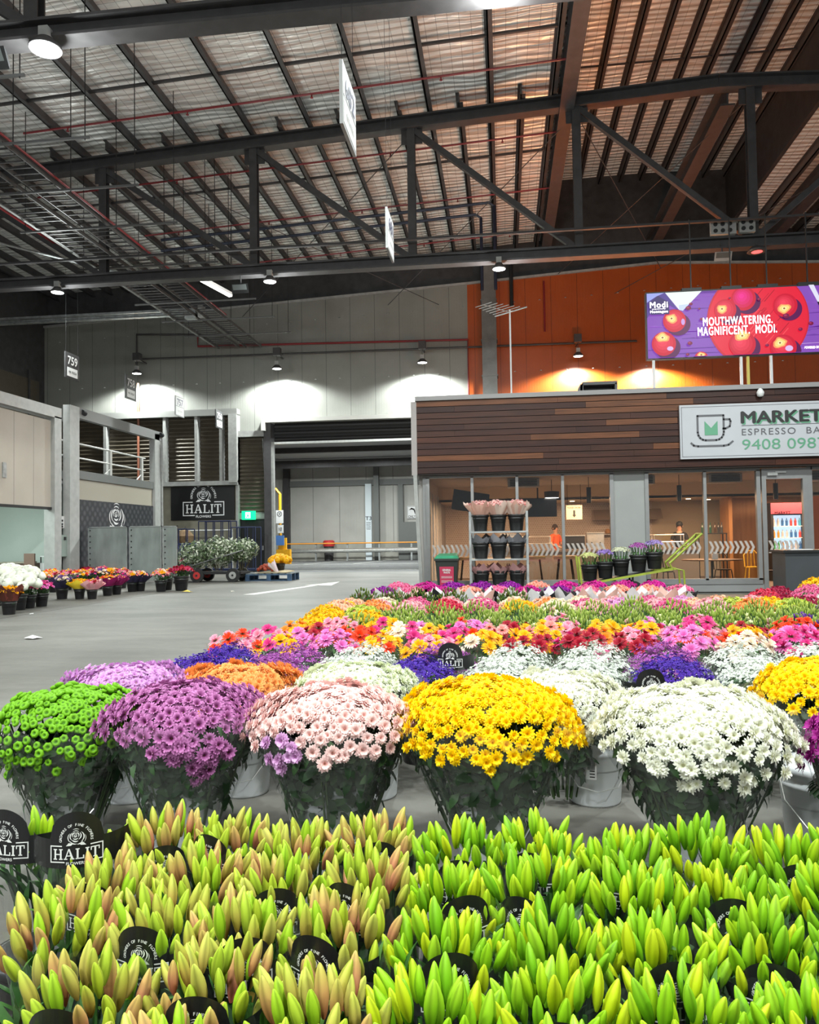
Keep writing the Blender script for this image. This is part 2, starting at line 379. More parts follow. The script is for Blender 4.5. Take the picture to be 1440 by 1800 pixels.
# dark upper wall over the panels and behind the roof monitor
w = MB(); w.box(-22.3, 16, YW+.4, YW+.6, 11.5, 18.2)
struct('wall_back_upper', w, M_dark)
# side walls
struct('wall_left', MB().box(-22.3, -22, 20, YW+.3, 0, 14), M_dark)
w = MB(); w.box(2.2, 2.35, -14, YW+.4, 15.0, 17.7)
struct('wall_monitor_left', w, M_dark)
w = MB(); w.box(10.1, 10.25, -14, YW+.4, 15.0, 17.9)
struct('wall_monitor_right', w, M_dark)
for i_ in range(5): struct('trim_left_%d' % (i_+1), MB().box(-22, -21.9, 24.5+2.4*i_, 24.62+2.4*i_, 3.5, 9.6), M_steel)
struct('wall_left_louvre', MB().box(-22, -21.96, 22, 35, 3.6, 9.2), mat('brown_shutter', (.085, .07, .05), .45, .3, .1, 4))
# fasteners on the wall panels
m_ = MB()
for i in range(30):
    x = -21.2+1.15*i
    for z in (8.9+0.0*i, 11.2+0.045*i):
        if not (-0.95 < x < -0.1): m_.lathe([(0.05, -.02), (.05, 0), (.02, .02)], (x, YW-.01, z), 8)
for i, v in enumerate(m_.v):
    pass
struct('trim_2', m_, M_silver)

# ---- ceiling: foil insulation held by purlins
def foil_mat():
    m = mat('foil_insulation', (0.80, 0.79, 0.77), 0.36, .3); nt = m.node_tree; N = nt.nodes; L = nt.links; b = N['Principled BSDF']
    tc = N.new('ShaderNodeTexCoord')
    mp = N.new('ShaderNodeMapping'); mp.inputs['Scale'].default_value = (.35, 1, 1); L.new(tc.outputs['Object'], mp.inputs[0])
    w1 = N.new('ShaderNodeTexWave'); w1.bands_direction = 'Y'; w1.wave_type = 'BANDS'; w1.inputs['Scale'].default_value = 1.15; w1.inputs['Distortion'].default_value = 7.0
    w1.inputs['Detail'].default_value = 3; w1.inputs['Detail Scale'].default_value = 1.2; L.new(mp.outputs[0], w1.inputs['Vector'])
    n = N.new('ShaderNodeTexNoise'); n.inputs['Scale'].default_value = 3.0; n.inputs['Detail'].default_value = 5; L.new(tc.outputs['Object'], n.inputs['Vector'])
    ad = N.new('ShaderNodeMath'); ad.operation = 'MULTIPLY_ADD'; ad.inputs[1].default_value = .6; L.new(n.outputs[0], ad.inputs[0]); L.new(w1.outputs[1], ad.inputs[2])
    bp = N.new('ShaderNodeBump'); bp.inputs['Strength'].default_value = 0.8; bp.inputs['Distance'].default_value = 0.07; L.new(ad.outputs[0], bp.inputs['Height'])
    L.new(bp.outputs[0], b.inputs['Normal'])
    # wire mesh lines
    sp = N.new('ShaderNodeSeparateXYZ'); L.new(tc.outputs['Object'], sp.inputs[0])
    def line(o, per, wd):
        d = N.new('ShaderNodeMath'); d.operation = 'DIVIDE'; d.inputs[1].default_value = per; L.new(o, d.inputs[0])
        f = N.new('ShaderNodeMath'); f.operation = 'FRACT'; L.new(d.outputs[0], f.inputs[0])
        g = N.new('ShaderNodeMath'); g.operation = 'LESS_THAN'; g.inputs[1].default_value = wd; L.new(f.outputs[0], g.inputs[0]); return g.outputs[0]
    mxx = N.new('ShaderNodeMath'); mxx.operation = 'MAXIMUM'; L.new(line(sp.outputs[0], .3, .045), mxx.inputs[0]); L.new(line(sp.outputs[1], .3, .06), mxx.inputs[1])
    mx = N.new('ShaderNodeMixRGB'); L.new(mxx.outputs[0], mx.inputs[0]); mx.inputs[1].default_value = (0.82, 0.81, 0.79, 1); mx.inputs[2].default_value = (0.38, 0.37, 0.36, 1)
    L.new(mx.outputs[0], b.inputs['Base Color'])
    return m
M_foil = foil_mat()
def zroof(x): return 15.18 - .053*abs(x-6.5)
w = MB()
def roof_sheet(w, xa, xb, ya, yb, zf, step=.6):
    n = max(1, int((xb-xa)/step)); vs = []; fs = []
    for i in range(n+1):
        x = xa+(xb-xa)*i/n; vs += [(x, ya, zf(x)), (x, yb, zf(x)), (x, ya, zf(x)+.15), (x, yb, zf(x)+.15)]
    for i in range(n):
        a = 4*i; fs += [(a, a+1, a+5, a+4), (a+2, a+6, a+7, a+3)]
    w.add(vs, fs)
roof_sheet(w, -22.3, 2.2, -14, YW+.4, zroof)
roof_sheet(w, 10.25, 18, -14, YW+.4, zroof)
zmon = lambda x: 17.75-.02*abs(x-6.3)
roof_sheet(w, 2.2, 10.25, -14, YW+.4, zmon)
ceil = struct('ceiling', w, M_foil)
def zpurl(mb, x, y0, y1, z, s=1):
    # Z section purlin
    mb.box(x-.02, x+.02, y0, y1, z-.34, z-.02); mb.box(x-.02, x+.13, y0, y1, z-.34, z-.32)
    mb.box(x-.09, x+.012, y0, y1, z-.035, z-.02)
i = 0
while -0.17-1.86*i > -22:
    x = -0.17-1.86*i; mb = MB(); zpurl(mb, x, -14, YW+.4, zroof(x)); o = struct('purlin', mb, M_steel, ceil)
    mb = MB(); xx = x-.93; zpurl(mb, xx, 23.1, YW+.4, zroof(xx)); struct('purlin', mb, M_steel, ceil); i += 1
mb = MB(); zpurl(mb, .76, 23.1, YW+.4, zroof(.76)); struct('purlin', mb, M_steel, ceil)
mb = MB(); zpurl(mb, 1.69, -14, YW+.4, zroof(1.69)); struct('purlin', mb, M_steel, ceil)
for i in range(9):
    x = 2.75+.91*i; mb = MB(); zpurl(mb, x, -14, YW+.4, zmon(x)); struct('purlin', mb, M_steel, ceil)
for i in range(5):
    x = 11+.95*i; mb = MB(); zpurl(mb, x, -14, YW+.4, zroof(x)); struct('purlin', mb, M_steel, ceil)
# bridging bars between purlins, across the roof
for y in (20.4, 15.2, 27.0, 31.2):
    mb = MB()
    if y in (20.4, 27.0):
        mb.bar((-22, y, zroof(-22)-.16), (2.2, y, zroof(2.2)-.16), .07, .07)
        mb.bar((2.4, y, zmon(3)-.16), (10, y, zmon(8)-.16), .05, .05)
    else: mb.tube([(-22, y, zroof(-22)-.42), (2.2, y, zroof(2.2)-.42)], .028, 6)
    if y in (20.4, 27.0): struct('purlin_bridging', mb, M_steel, ceil)
def sprinkler(y, xa, xb, zoff, label):
    t = thing('sprinkler_pipe', label, 'sprinkler pipe', (xb, y, zroof(xb)-zoff), 0, None)
    mb = MB(); mb.tube([(xa, y, zroof(xa)-zoff), (xb, y, zroof(xb)-zoff)], .032, 8); mb.build('pipe', M_redpipe, t, True)
    x = xa+1.4
    while x < xb-.5:
        hb = MB(); hb.tube([(x, y, zroof(x)-zoff), (x, y, zroof(x)-zoff-.1)], .02, 6).lathe([(.045, -.12), (.045, -.11), (.01, -.1)], (x, y, zroof(x)-zoff), 8)
        hb.build('sprinkler_head', M_redpipe, t, True); x += 3.7
sprinkler(21.5, -14, 2.1, .42, 'red sprinkler pipe crossing the roof in front of the main truss')
sprinkler(25.4, -16, 2.1, .42, 'red sprinkler pipe just behind the top chord of the main truss')
sprinkler(29.5, -14, 2.1, .42, 'red sprinkler pipe under the roof, one nearer than the back wall one')
sprinkler(33.6, -12, 2.1, .42, 'red sprinkler pipe under the roof closest to the back wall')
# pair of dark pipes below the roof behind the truss
for j, (dz, lb) in enumerate(((0, 'upper dark blue steel pipe of the pair hung behind the main truss'), (-.42, 'lower dark blue steel pipe of the pair hung behind the main truss'))):
    mb = MB(); xr = -.62+.5*(1-j) ; mb.tube([(-13.1, 29, 13.25+dz), (xr-.2, 29, 13.25+.64+dz), (xr, 29, 13.25+.5+dz), (xr, 29, 10.6)], .06, 8)
    tag(mb.build('service_pipe', mat('navy_pipe', (.02, .025, .045), .35, .3)), lb, 'pipe')

# ---- roof trusses
def truss(y, name_label, lo=-22, hi=17):
    t = thing('roof_truss', name_label, 'roof truss', (-2.6, y, 9.7))
    zt = lambda x: 14.62-.053*abs(x-6.5)
    mb = MB(); mb.ibeam((lo, y, 9.84), (hi, y, 9.84), .36, .34, .05); mb.build('bottom_chord', M_steel, t, True)
    mb = MB(); mb.ibeam((lo, y, zt(lo)), (6.5, y, zt(6.5)), .36, .4, .05); mb.ibeam((6.5, y, zt(6.5)), (hi, y, zt(hi)), .36, .4, .05); mb.build('top_chord', M_steel, t, True)
    xs = [-17.5+4.97*i for i in range(7)]
    for x in xs:
        if x > hi: break
        mb = MB(); mb.ibeam((x, y, 10.0), (x, y, zt(x)-.2), .24, .24, .03); mb.build('post', M_steel, t, True)
    for i in range(6):
        a, b = xs[i], xs[i+1]
        mb = MB()
        if i < 5: mb.bar((a+.1, y, zt(a)-.25), (b-.15, y, 10.02), .17, .17)
        else: mb.bar((a+.1, y, 10.02), (b-.1, y, zt(b)-.25), .17, .17)
        mb.build('diagonal_brace', M_steel, t, True)
        g = MB(); g.box(a-.3, a+.35, y-.02, y+.02, zt(a)-.65, zt(a)-.2); g.build('gusset_plate', M_steel, t, True)
    return t
truss(23.5, 'long dark steel roof truss spanning the hall over the espresso bar')
truss(11.9, 'nearer dark roof truss, only its bottom chord crossing the top left')
# girders running into the depth from the truss
for (x, z, lb, yy) in ((2.1, 14.45, 'deep dark girder along the left edge of the raised roof', -14), (6.8, 14.4, 'dark ridge girder running back from the main truss, underside lit orange', 23.7), (11.6, 14.2, 'dark girder running back from the truss at the far right', 23.7)):
    mb = MB(); mb.ibeam((x, yy, z), (x, YW+.3, z), .42, .7, .05); tag(mb.build('roof_girder', M_steel), lb, 'girder')
mb = MB(); mb.box(2.02, 2.2, -14, YW+.4, 14.8, 15.2); struct('trim_3', mb, M_dark)
# flybraces / thin rods
def rod(a, b, lb, r=.016, m=M_steel):
    mb = MB(); mb.tube([a, b], r, 5); return tag(mb.build('tie_rod', m), lb, 'rod', 'thin steel tie rods under the roof')
rod((-12.3, 24, 14), (-2.7, 34.8, 11.9), 'thin cross bracing rod behind the truss at left')
rod((-2.7, 24, 14), (-11.8, 34.8, 11.8), 'thin cross bracing rod rising right to the middle post')
rod((2.3, 24, 14.2), (-5, 34.8, 12), 'thin cross bracing rod beside the raised roof girder')
rod((2.5, 24, 14.2), (7, 34.8, 13), 'thin rod sloping right behind the raised roof post')
rod((7.3, 24, 14.2), (2.6, 34.8, 13), 'thin rod sloping left behind the ridge post')
rod((14, 24, 14), (5, 34.8, 12), 'thin rod at the far right over the screen')

# ---- cable tray with its hanger bars
for (x0, lb) in ((-13.05, 'wide ladder cable tray running into the hall on the left, outer one'), (-11.75, 'narrow ladder cable tray running into the hall on the left, inner one')):
    wd = 1.0 if x0 < -12 else .75
    t = thing('cable_tray', lb, 'cable tray', (x0, 20, 10.45))
    mb = MB(); mb.box(x0, x0+.03, 3, YW-.4, 10.42, 10.54); mb.box(x0+wd-.03, x0+wd, 3, YW-.4, 10.42, 10.54); mb.build('side_rail', mat('strut_dark', (.11, .11, .11), .5, .3), t, True)
    mb = MB(); yy = 3.2
    while yy < YW-.5: mb.box(x0, x0+wd, yy, yy+.035, 10.43, 10.46); yy += .3
    mb.build('rungs', M_steel, t, True)
for i in range(11):
    y = 9+2.35*i
    if abs(y-23.5) < .5: y += .8
    t = thing('trapeze_hanger', 'strut trapeze carrying the cable trays, %s from the front' % ORD[i+1], 'hanger', (-11.2, y, 10.35), 0, 'trapeze hangers under the cable trays')
    mb = MB(); mb.box(-13.6, -8.9, y-.025, y+.025, 10.33, 10.38); mb.build('strut', mat('strut_dark', (.11, .11, .11), .5, .3), t, True)
    for x in (-13.45, -10.7, -9.0):
        mb = MB(); mb.tube([(x, y, 10.3), (x, y, zroof(x)-.25)], .012, 5); mb.build('threaded_rod', M_black, t, True)
mb = MB(); mb.tube([(-13.3, 3, 10.6), (-13.3, YW-.4, 10.6)], .06, 8); tag(mb.build('conduit_pipe', M_grey), 'grey conduit pipe along the outer side of the cable trays', 'pipe')
mb = MB(); mb.tube([(-10.85, 3, 10.48), (-10.85, 30, 10.48)], .03, 8); tag(mb.build('sprinkler_main', M_redpipe), 'red main pipe lying on the trapeze hangers', 'pipe')
mb = MB(); mb.tube([(-14.2, 3, 11.1), (-14.2, 24, 11.1)], .035, 6); tag(mb.build('sprinkler_branch', M_redpipe), 'red pipe at the far upper left beside the trays', 'pipe')
mb = MB(); mb.tube([(-22, 19, 12.0), (-12.8, 26.5, 10.9)], .045, 6); tag(mb.build('conduit_pipe', M_galv), 'galvanised pipe slanting under the roof at the left', 'pipe')
# galvanised trunking across, upper left
t = thing('cable_trunking', 'shiny galvanised trunking running across to a box at upper left', 'trunking', (-13, 30, 10.6))
mb = MB(); mb.box(-22, -12.5, 29.93, 30.07, 10.72, 10.80).box(-22, -12.5, 29.9, 30.1, 10.52, 10.56); mb.build('rail', M_galv, t, True)
mb = MB(); mb.tube([(-22, 30, 10.64), (-12.6, 30, 10.64)], .05, 8); mb.build('conduit', M_galv, t, True)
mb = MB(); mb.box(-12.5, -12.05, 29.8, 30.1, 10.35, 10.75); mb.build('junction_box', M_galv, t, True)
mb = MB(); mb.box(-11.95, -11.75, 29.8, 30.1, 10.4, 10.85); mb.build('end_box', M_silver, t, True)
mb = MB(); mb.box(-22, 17, 22.9, 23.0, 10.3, 10.36); tag(mb.build('cable_strut', M_steel), 'thin cable strut fixed along the face of the truss bottom chord', 'strut')

# ---- high bay lamps
def em(name, col, s): return mat(name, col, .5, emit=(col, s))
M_lens = em('lamp_lens', (1.0, 1.0, 0.97), 14)
def highbay(x, y, z, label, hang, energy=900, spot=2.5, r=.2, spill=0):
    t = thing('high_bay_lamp', label, 'lamp', (x, y, z), 0, 'round high bay lamps')
    mb = MB(); mb.lathe([(r*.5, .16), (r*.62, .12), (r*.95, .05), (r, 0), (r*.96, -.02), (r*.9, 0)][::-1]); mb.build('housing', M_steel, t, smooth=True)
    mb = MB(); mb.lathe([(0.001, -.035), (r*.6, -.03), (r*.9, -.012)]); mb.build('lens', M_lens, t)
    mb = MB(); mb.box(-.08, .08, -.08, .08, .16, .34); mb.build('driver_box', M_grey, t)
    mb = MB(); mb.tube([(0, 0, .34), (0, 0, hang)], .012, 6); mb.build('suspension', M_steel, t)
    light('SPOT', (x, y, z-.06), energy, COOL, .16, spot=spot, blend=.35, parent=t)
    if spill: light('POINT', (x, y, z-.3), spill, COOL, .2, parent=t)
    return t
highbay(-7.24, 11.7, 9.45, 'glaring round lamp under the nearer truss, at the upper left corner', .3, 2200, 2.5, .26, 330)
highbay(0.06, 11.7, 9.75, 'round lamp cut by the top edge of the picture above the hall', .2, 2200, 2.5, .26, 400)
highbay(-14.0, 23.3, 9.45, 'round lamp under the main truss, leftmost', .3, 1300, spill=260)
highbay(-7.02, 23.3, 9.42, 'round lamp under the main truss beside the floodlight', .3, 1300, spill=260)
highbay(0.01, 23.3, 9.42, 'round lamp under the main truss over the antenna', .3, 1300, spill=260)
def walllamp(x, z, label, e=3000):
    t = highbay(x, YW-1.0, z, label, .6, e, 2.72, .22)
    mb = MB(); mb.box(-.16, .16, -.1, .22, .6, .95); mb.build('gear_box', M_steel, t)
    mb = MB(); mb.bar((0, 0, .68), (0, 1.0, .68), .06, .06); mb.build('wall_arm', M_steel, t)
walllamp(-16.8, 9.3, 'round lamp on the back wall, leftmost, by the hanging 758 sign')
walllamp(-10.1, 9.25, 'round lamp on the back wall left of the roller door')
walllamp(-3.45, 9.25, 'round lamp on the grey back wall beside the red pipe')
walllamp(3.36, 9.25, 'round lamp on the orange wall above the espresso bar', 4200)
walllamp(6.6, 9.1, 'round lamp on the orange wall hidden behind the screen', 4200)
# red lamp
t = thing('heat_lamp', 'dim red round lamp under the truss right of the speaker', 'lamp', (7.37, 23.3, 9.5))
mb = MB(); mb.lathe([(.12, .14), (.2, .1), (.27, 0), (.24, -.01)][::-1]); mb.build('housing', M_steel, t, smooth=True)
mb = MB(); mb.lathe([(.001, -.02), (.23, -.005)]); mb.build('lens', em('red_lens', (1, .12, .12), 1.2), t)
mb = MB(); mb.tube([(0, 0, .12), (0, 0, .3)], .02, 6); mb.build('suspension', M_steel, t)
# fluorescent batten, slanting away
t = thing('fluorescent_batten', 'lit fluorescent tube fitting hung under the trays', 'lamp', (-9.0, 25.2, 9.35))
mb = MB(); mb.bar((-9.45, 23.9, 9.85), (-9.1, 25.6, 9.85), .16, .09); mb.build('housing', M_whitep, t, True)
mb = MB(); mb.bar((-9.45, 23.9, 9.78), (-9.1, 25.6, 9.78), .12, .05); mb.build('tube', em('tube', (1, .97, .92), 6), t, True)
mb = MB(); mb.tube([(-9.4, 24.1, 9.85), (-9.4, 24.1, zroof(-9.4)-.3)], .012, 5).tube([(-9.12, 25.5, 9.85), (-9.12, 25.5, zroof(-9.1)-.3)], .012, 5); mb.build('suspension', M_black, t, True)
# floodlights / speakers
def flood(x, y, z, label, m=M_black, s=.27, tilt=.5):
    t = thing('floodlight', label, 'floodlight', (x, y, z))
    mb = MB(); c = math.cos(tilt); s_ = math.sin(tilt)
    vs = []
    for (a, b, d) in ((-s, -s*.55, 0), (s, -s*.55, 0), (s, s*.55, 0), (-s, s*.55, 0), (-s*.7, -s*.35, s*.7), (s*.7, -s*.35, s*.7), (s*.7, s*.35, s*.7), (-s*.7, s*.35, s*.7)):
        vs.append((a, d*c-b*s_*1.0, b*c+d*s_))
    mb.add(vs, [(0, 3, 2, 1), (4, 5, 6, 7), (0, 1, 5, 4), (1, 2, 6, 5), (2, 3, 7, 6), (3, 0, 4, 7)]); mb.build('housing', m, t)
    mb = MB(); mb.add([(v[0]*.82, v[1]-.006, v[2]*.78) for v in vs[:4]], [(0, 3, 2, 1)]); mb.build('front_glass', mat('dull_glass', (.10, .11, .11), .15), t)
    mb = MB(); mb.tube([(0, .1, .1), (0, .1, .42)], .02, 6); mb.build('bracket', M_steel, t)
flood(-7.98, 23.3, 9.25, 'black floodlight under the truss beside the lamp', M_black)
flood(6.42, 23.25, 9.4, 'white framed loudspeaker box under the truss over the screen', M_grey, .24)
flood(-8.15, 11.6, 9.3, 'dark floodlight at the left edge under the nearer truss', M_black, .3)
# box of round outlets
t = thing('gland_box', 'grey box with round sockets on top of the truss bottom chord', 'junction box', (6.6, 23.2, 9.99))
mb = MB(); mb.box(-.52, .18, -.06, .1, .02, .42).box(.26, .7, -.06, .1, .04, .44); mb.build('enclosure', M_grey, t)
for (x, z) in [(-.4+.2*i, zz) for i in range(3) for zz in (.12, .31)]+[(.37, .15), (.58, .15), (.37, .33), (.58, .33)]:
    mb = MB(); mb.tube([(x, -.085, z), (x, -.06, z)], .06, 10); mb.build('socket', M_black, t)

# ---- wall services
def pipe(pts, r, m, lb, name='wall_pipe', cat='pipe'):
    mb = MB(); mb.tube(pts, r, 8); return tag(mb.build(name, m), lb, cat)
pipe([(-14.18, YW-.2, 11.2), (-17.2, YW-.2, 11.35), (-17.2, YW-.2, 9.9)], .05, M_steel, 'grey pipe run above the leftmost back wall lamp')
pipe([(-14.18, YW-.15, 11.3), (-14.18, YW-.15, 10.66), (-1.45, YW-.15, 10.4), (-1.45, YW-.15, 5)], .05, M_redpipe, 'long red pipe stepping across the grey wall and down beside the orange')
pipe([(-17.1, YW-.15, 10.17), (6, YW-.15, 10.0)], .045, M_steel, 'thin grey conduit linking the back wall lamps')
pipe([(-17.1, YW-.25, 9.0), (-17.1, YW-.25, 4.3)], .06, mat('rust_pipe', (.25, .09, .05), .5), 'rusty red downpipe below the leftmost wall lamp')
pipe([(2.0, YW-.15, 12.9), (2.0, YW-.15, 10.6)], .04, M_redpipe, 'short red pipe dropping on the orange wall')
mb = MB(); mb.box(-.8, -.15, YW-.65, YW-.02, 5, 14.2); mb.box(-.84, -.11, YW-.67, YW-.02, 10.2, 10.26).box(-.84, -.11, YW-.67, YW-.02, 12.0, 12.06).box(-.84, -.11, YW-.67, YW-.02, 8.6, 8.66)
tag(mb.build('ventilation_duct', mat('duct_steel', (.16, .16, .155), .35, .5, .15, 3)), 'square grey sheet metal duct rising on the orange wall', 'duct')
pipe([(.55, YW-.3, 14), (.55, YW-.3, 11.8)], .09, M_black, 'black drop pipe right of the square duct')

# ---- lower back wall: ledge, louvres, beige wall, shutter, door
mb = MB(); mb.box(-22, -12.2, YW-.45, YW+.3, 7.3, 7.6); struct('trim_4', mb, mat('ledge_grey', (.2, .2, .19), .5))
def ribbed(x0, x1, z0, z1, y, pitch, depth, name, m, parent, world=True):
    mb = MB(); n = int((z1-z0)/pitch); vs = []; fs = []
    for i in range(n*4+1):
        z = z0+(z1-z0)*i/(n*4); ph = i % 4; d = (0, -depth*.8, -depth, -depth*.3)[ph]
        vs += [(x0, y+d, z), (x1, y+d, z)]
    for i in range(n*4): fs.append((2*i, 2*i+1, 2*i+3, 2*i+2))
    mb.add(vs, fs); return mb.build(name, m, parent, world)
M_louv = mat('brown_shutter', (.085, .07, .05), .45, .3, .1, 4)
t = thing('louvre_wall', 'dark brown ribbed roller panels between grey posts high on the back wall', 'louvre wall', (-17, YW-.3, 4.2))
xs = (-22, -18.7, -15.75, -14.2, -13.0, -12.35)
for a, b in zip(xs[:-1], xs[1:]): ribbed(a+.1, b-.08, 4.25, 7.3, YW-.1, .19, .06, 'roller_panel', M_louv, t)
for x in xs[1:]:
    mb = MB(); mb.box(x-.07, x+.07, YW-.4, YW-.02, 4.2, 7.3); mb.build('post', M_grey, t, True)
mb = MB(); mb.box(-12.6, -12.2, YW-.5, YW, 4.15, 7.35); mb.build('end_post', M_grey, t, True)
mb = MB(); mb.box(-22, -12.2, YW-.42, YW, 4.05, 4.25); mb.build('sill_beam', M_grey, t, True)
struct('wall_back_lower', MB().box(-22, -12.2, YW-.05, YW+.3, 0, 4.1), M_beige_wall)
# the growers' sign
t = thing('wall_sign', 'black wall sign with a white rose and the word HALIT', 'sign', (-14.0, YW-.15, 2.5))
mb = MB(); mb.box(-15.55, -12.45, YW-.14, YW-.06, 2.45, 4.02); mb.build('board', M_black, t, True)
mb = MB(); grower_logo(mb, -13.95, 2.98, 2.02, YW-.15); mb.build('lettering', em('sign_white', (.82, .84, .84), .12), t, True)
# roller shutter over the door
t = thing('roller_shutter', 'narrow dark brown roller shutter over the exit door', 'shutter', (-11.65, YW, 2.7))
ribbed(-12.2, -11.0, 2.75, 6.3, YW-.05, .18, .05, 'curtain', M_louv, t)
mb = MB(); mb.box(-12.32, -12.2, YW-.3, YW, 0, 6.5).box(-12.3, -10.9, YW-.3, YW, 6.28, 6.55); mb.build('frame', M_grey, t, True)
mb = MB(); mb.box(-12.2, -10.95, YW-.15, YW, 2.45, 2.75); mb.build('sill', M_grey, t, True)
mb = MB(); mb.tube([(-11.05, YW-.2, 6.2), (-10.95, YW-.2, 4.0), (-10.9, YW-.2, 2.75), (-11.6, YW-.2, 2.7)], .02, 6); mb.build('conduit', M_galv, t, True)
o = struct('door_1', MB().box(-12.2, -10.95, YW-.02, YW+.1, 0, 2.45), M_black)
mb = MB(); mb.box(-11.15, -11.08, YW-.1, YW-.02, 1.0, 1.2); mb.build('door_handle', M_silver, o)
t = thing('exit_sign', 'green lit exit sign with a running figure over the dark door', 'sign', (-11.7, YW-.4, 2.75))
mb = MB(); mb.box(-12.0, -11.42, YW-.45, YW-.15, 2.42, 2.82); mb.build('housing', em('exit_green', (0.0, .55, .2), 1.6), t, True)
mb = MB(); mb.poly([(-11.82, 2.48), (-11.58, 2.48), (-11.58, 2.76), (-11.82, 2.76)], YW-.455); mb.build('door_symbol', em('exit_pale', (.6, 1, .75), 1.8), t, True)
mb = MB()
for q in ([(-11.72, 2.66), (-11.68, 2.66), (-11.66, 2.6), (-11.70, 2.56), (-11.74, 2.6)], [(-11.72, 2.58), (-11.68, 2.58), (-11.62, 2.5), (-11.65, 2.49)], [(-11.74, 2.58), (-11.71, 2.56), (-11.76, 2.49), (-11.79, 2.51)], [(-11.71, 2.69), (-11.67, 2.69), (-11.67, 2.73), (-11.71, 2.73)]): mb.poly(q, YW-.46)
mb.build('running_figure', em('exit_green', (0, .6, .22), 1.2), t, True)
# big opening: jamb, raised roller door
t = thing('roller_door', 'raised black roller door over the wide opening, pale bottom rail', 'roller door', (-6, YW-.3, 5.9))
ribbed(-10.5, -.9, 6.0, 6.9, YW-.12, .3, .06, 'curtain', M_black, t)
mb = MB(); mb.box(-10.9, -.9, YW-.55, YW-.02, 6.88, 7.06); mb.build('drum_housing', mat('pale_ledge', (.5, .49, .46), .5), t, True)
mb = MB(); mb.box(-10.5, -.9, YW-.22, YW-.1, 5.9, 6.0); mb.build('bottom_rail', M_silver, t, True)
mb = MB(); mb.box(-11.0, -10.82, YW-.6, YW, 6.5, 7.35); mb.build('end_bracket', mat('pale_ledge', (.5, .49, .46), .5), t, True)
struct('column_opening', MB().box(-10.95, -10.62, YW-.35, YW+.3, 0, 6.9), M_steel)
mb = MB(); mb.box(-10.62, -10.5, YW-.3, YW-.1, 0, 6.0); struct('trim_5', mb, M_grey)
# ---- outside, beyond the opening
M_outw = panel_mat('outer_panel', (0.40, 0.39, 0.36), .5, 1.9, .2)
struct('exterior_wall', MB().box(-26, 2, 54, 54.3, 1.3, 8), M_outw)
struct('exterior_wall_base', MB().box(-26, 2, 53.9, 54.3, 0, 1.3), mat('base_conc', (.33, .32, .28), .7, 0, .15, 1))
struct('exterior_ceiling', MB().box(-26, 2, 35.9, 54, 6.75, 6.9), mat('soffit', (.35, .35, .35), .6))
mb = MB(); mb.bar((-22, 44, 6.6), (2, 44, 6.6), .3, .3).bar((-22, 50, 6.4), (2, 50, 6.4), .4, .5); struct('beam_exterior', mb, M_steel)
mb = MB(); mb.box(-15.3, -5, 53.8, 53.95, 5.2, 5.6); struct('trim_6', mb, mat('olive_grey', (.12, .125, .12), .5))
mb = MB(); mb.box(-8.85, -8.5, 53.3, 53.7, 0, 6.7); struct('column_exterior', mb, mat('olive_grey', (.12, .125, .12), .5))
mb = MB(); mb.box(-7.2, -6.85, 53.6, 53.95, 0, 5.2).box(-6.85, -4, 53.6, 53.95, 0, 2.6); struct('trim_7', mb, mat('olive_grey', (.12, .125, .12), .5))
mb = MB(); mb.box(-15.6, -15.2, 45, 45.4, 0, 6.7); struct('column_passage', mb, M_steel)
mb = MB(); mb.box(-15.3, -14.9, 53.5, 53.95, 0, 6.7); struct('column_corner', mb, M_steel)
t = thing('column_marker', 'pale blue-white strip on the outside wall lettered T3', 'marker', (-9.3, 53.8, 0))
mb = MB(); mb.box(-9.52, -9.08, 53.75, 53.85, 0, 5.3); mb.build('strip', mat('pale_strip', (.62, .68, .72), .5), t, True)
mb = MB(); words(mb, 'T3', .42, .26, -9.3, 2.9, 53.74)
for i in range(4): words(mb, ('MAXIMUM', 'HEIGHT', 'CLEAR', 'WAY')[i], .3, .08, -9.3, 2.58-.14*i, 53.74)
mb.build('lettering', M_black, t, True)
t = thing('road_sign', 'white left turn ONLY road sign on the outside wall', 'sign', (-6.3, 53.6, 2.85))
mb = MB(); mb.box(-6.6, -5.95, 53.9, 54.0, 2.83, 3.7); mb.build('plate', M_whitep, t, True)
mb = MB(); words(mb, 'ONLY', .5, .17, -6.28, 2.97, 53.89)
mb.poly([(-6.5, 3.42), (-6.3, 3.58), (-6.3, 3.48), (-6.15, 3.4), (-6.07, 3.15), (-6.0, 3.15), (-6.0, 3.3), (-6.1, 3.5), (-6.3, 3.56)], 53.89)
for q in ((-6.57, -5.98, 2.855, 2.87), (-6.57, -5.98, 3.66, 3.675), (-6.575, -6.56, 2.86, 3.67), (-5.99, -5.975, 2.86, 3.67)): mb.poly([(q[0], q[2]), (q[1], q[2]), (q[1], q[3]), (q[0], q[3])], 53.89)
mb.build('lettering', M_black, t, True)
# guard rail
t = thing('guard_rail', 'galvanised W-beam guard rail with an orange top rail outside', 'guard rail', (-10, 52.5, 0))
mb = MB(); prof = [(-.0, .56), (-.07, .62), (-.07, .66), (0, .71), (-.07, .76), (-.07, .80), (0, .87)]
vs = [(x, 52.6+p[0], p[1]) for x in (-15.5, -4) for p in prof]; mb.add(vs, [(i, i+1, 7+i+1, 7+i) for i in range(6)]); mb.build('beam', M_silver, t, True)
for i in range(6):
    mb = MB(); x = -15+2.2*i; mb.box(x-.06, x+.06, 52.65, 52.75, 0, 1.2); mb.build('post', M_galv, t, True)
mb = MB(); mb.tube([(-15.5, 52.6, 1.2), (-4, 52.6, 1.2)], .045, 8); mb.build('top_rail', mat('orange_rail', (.75, .28, .02), .5), t, True)
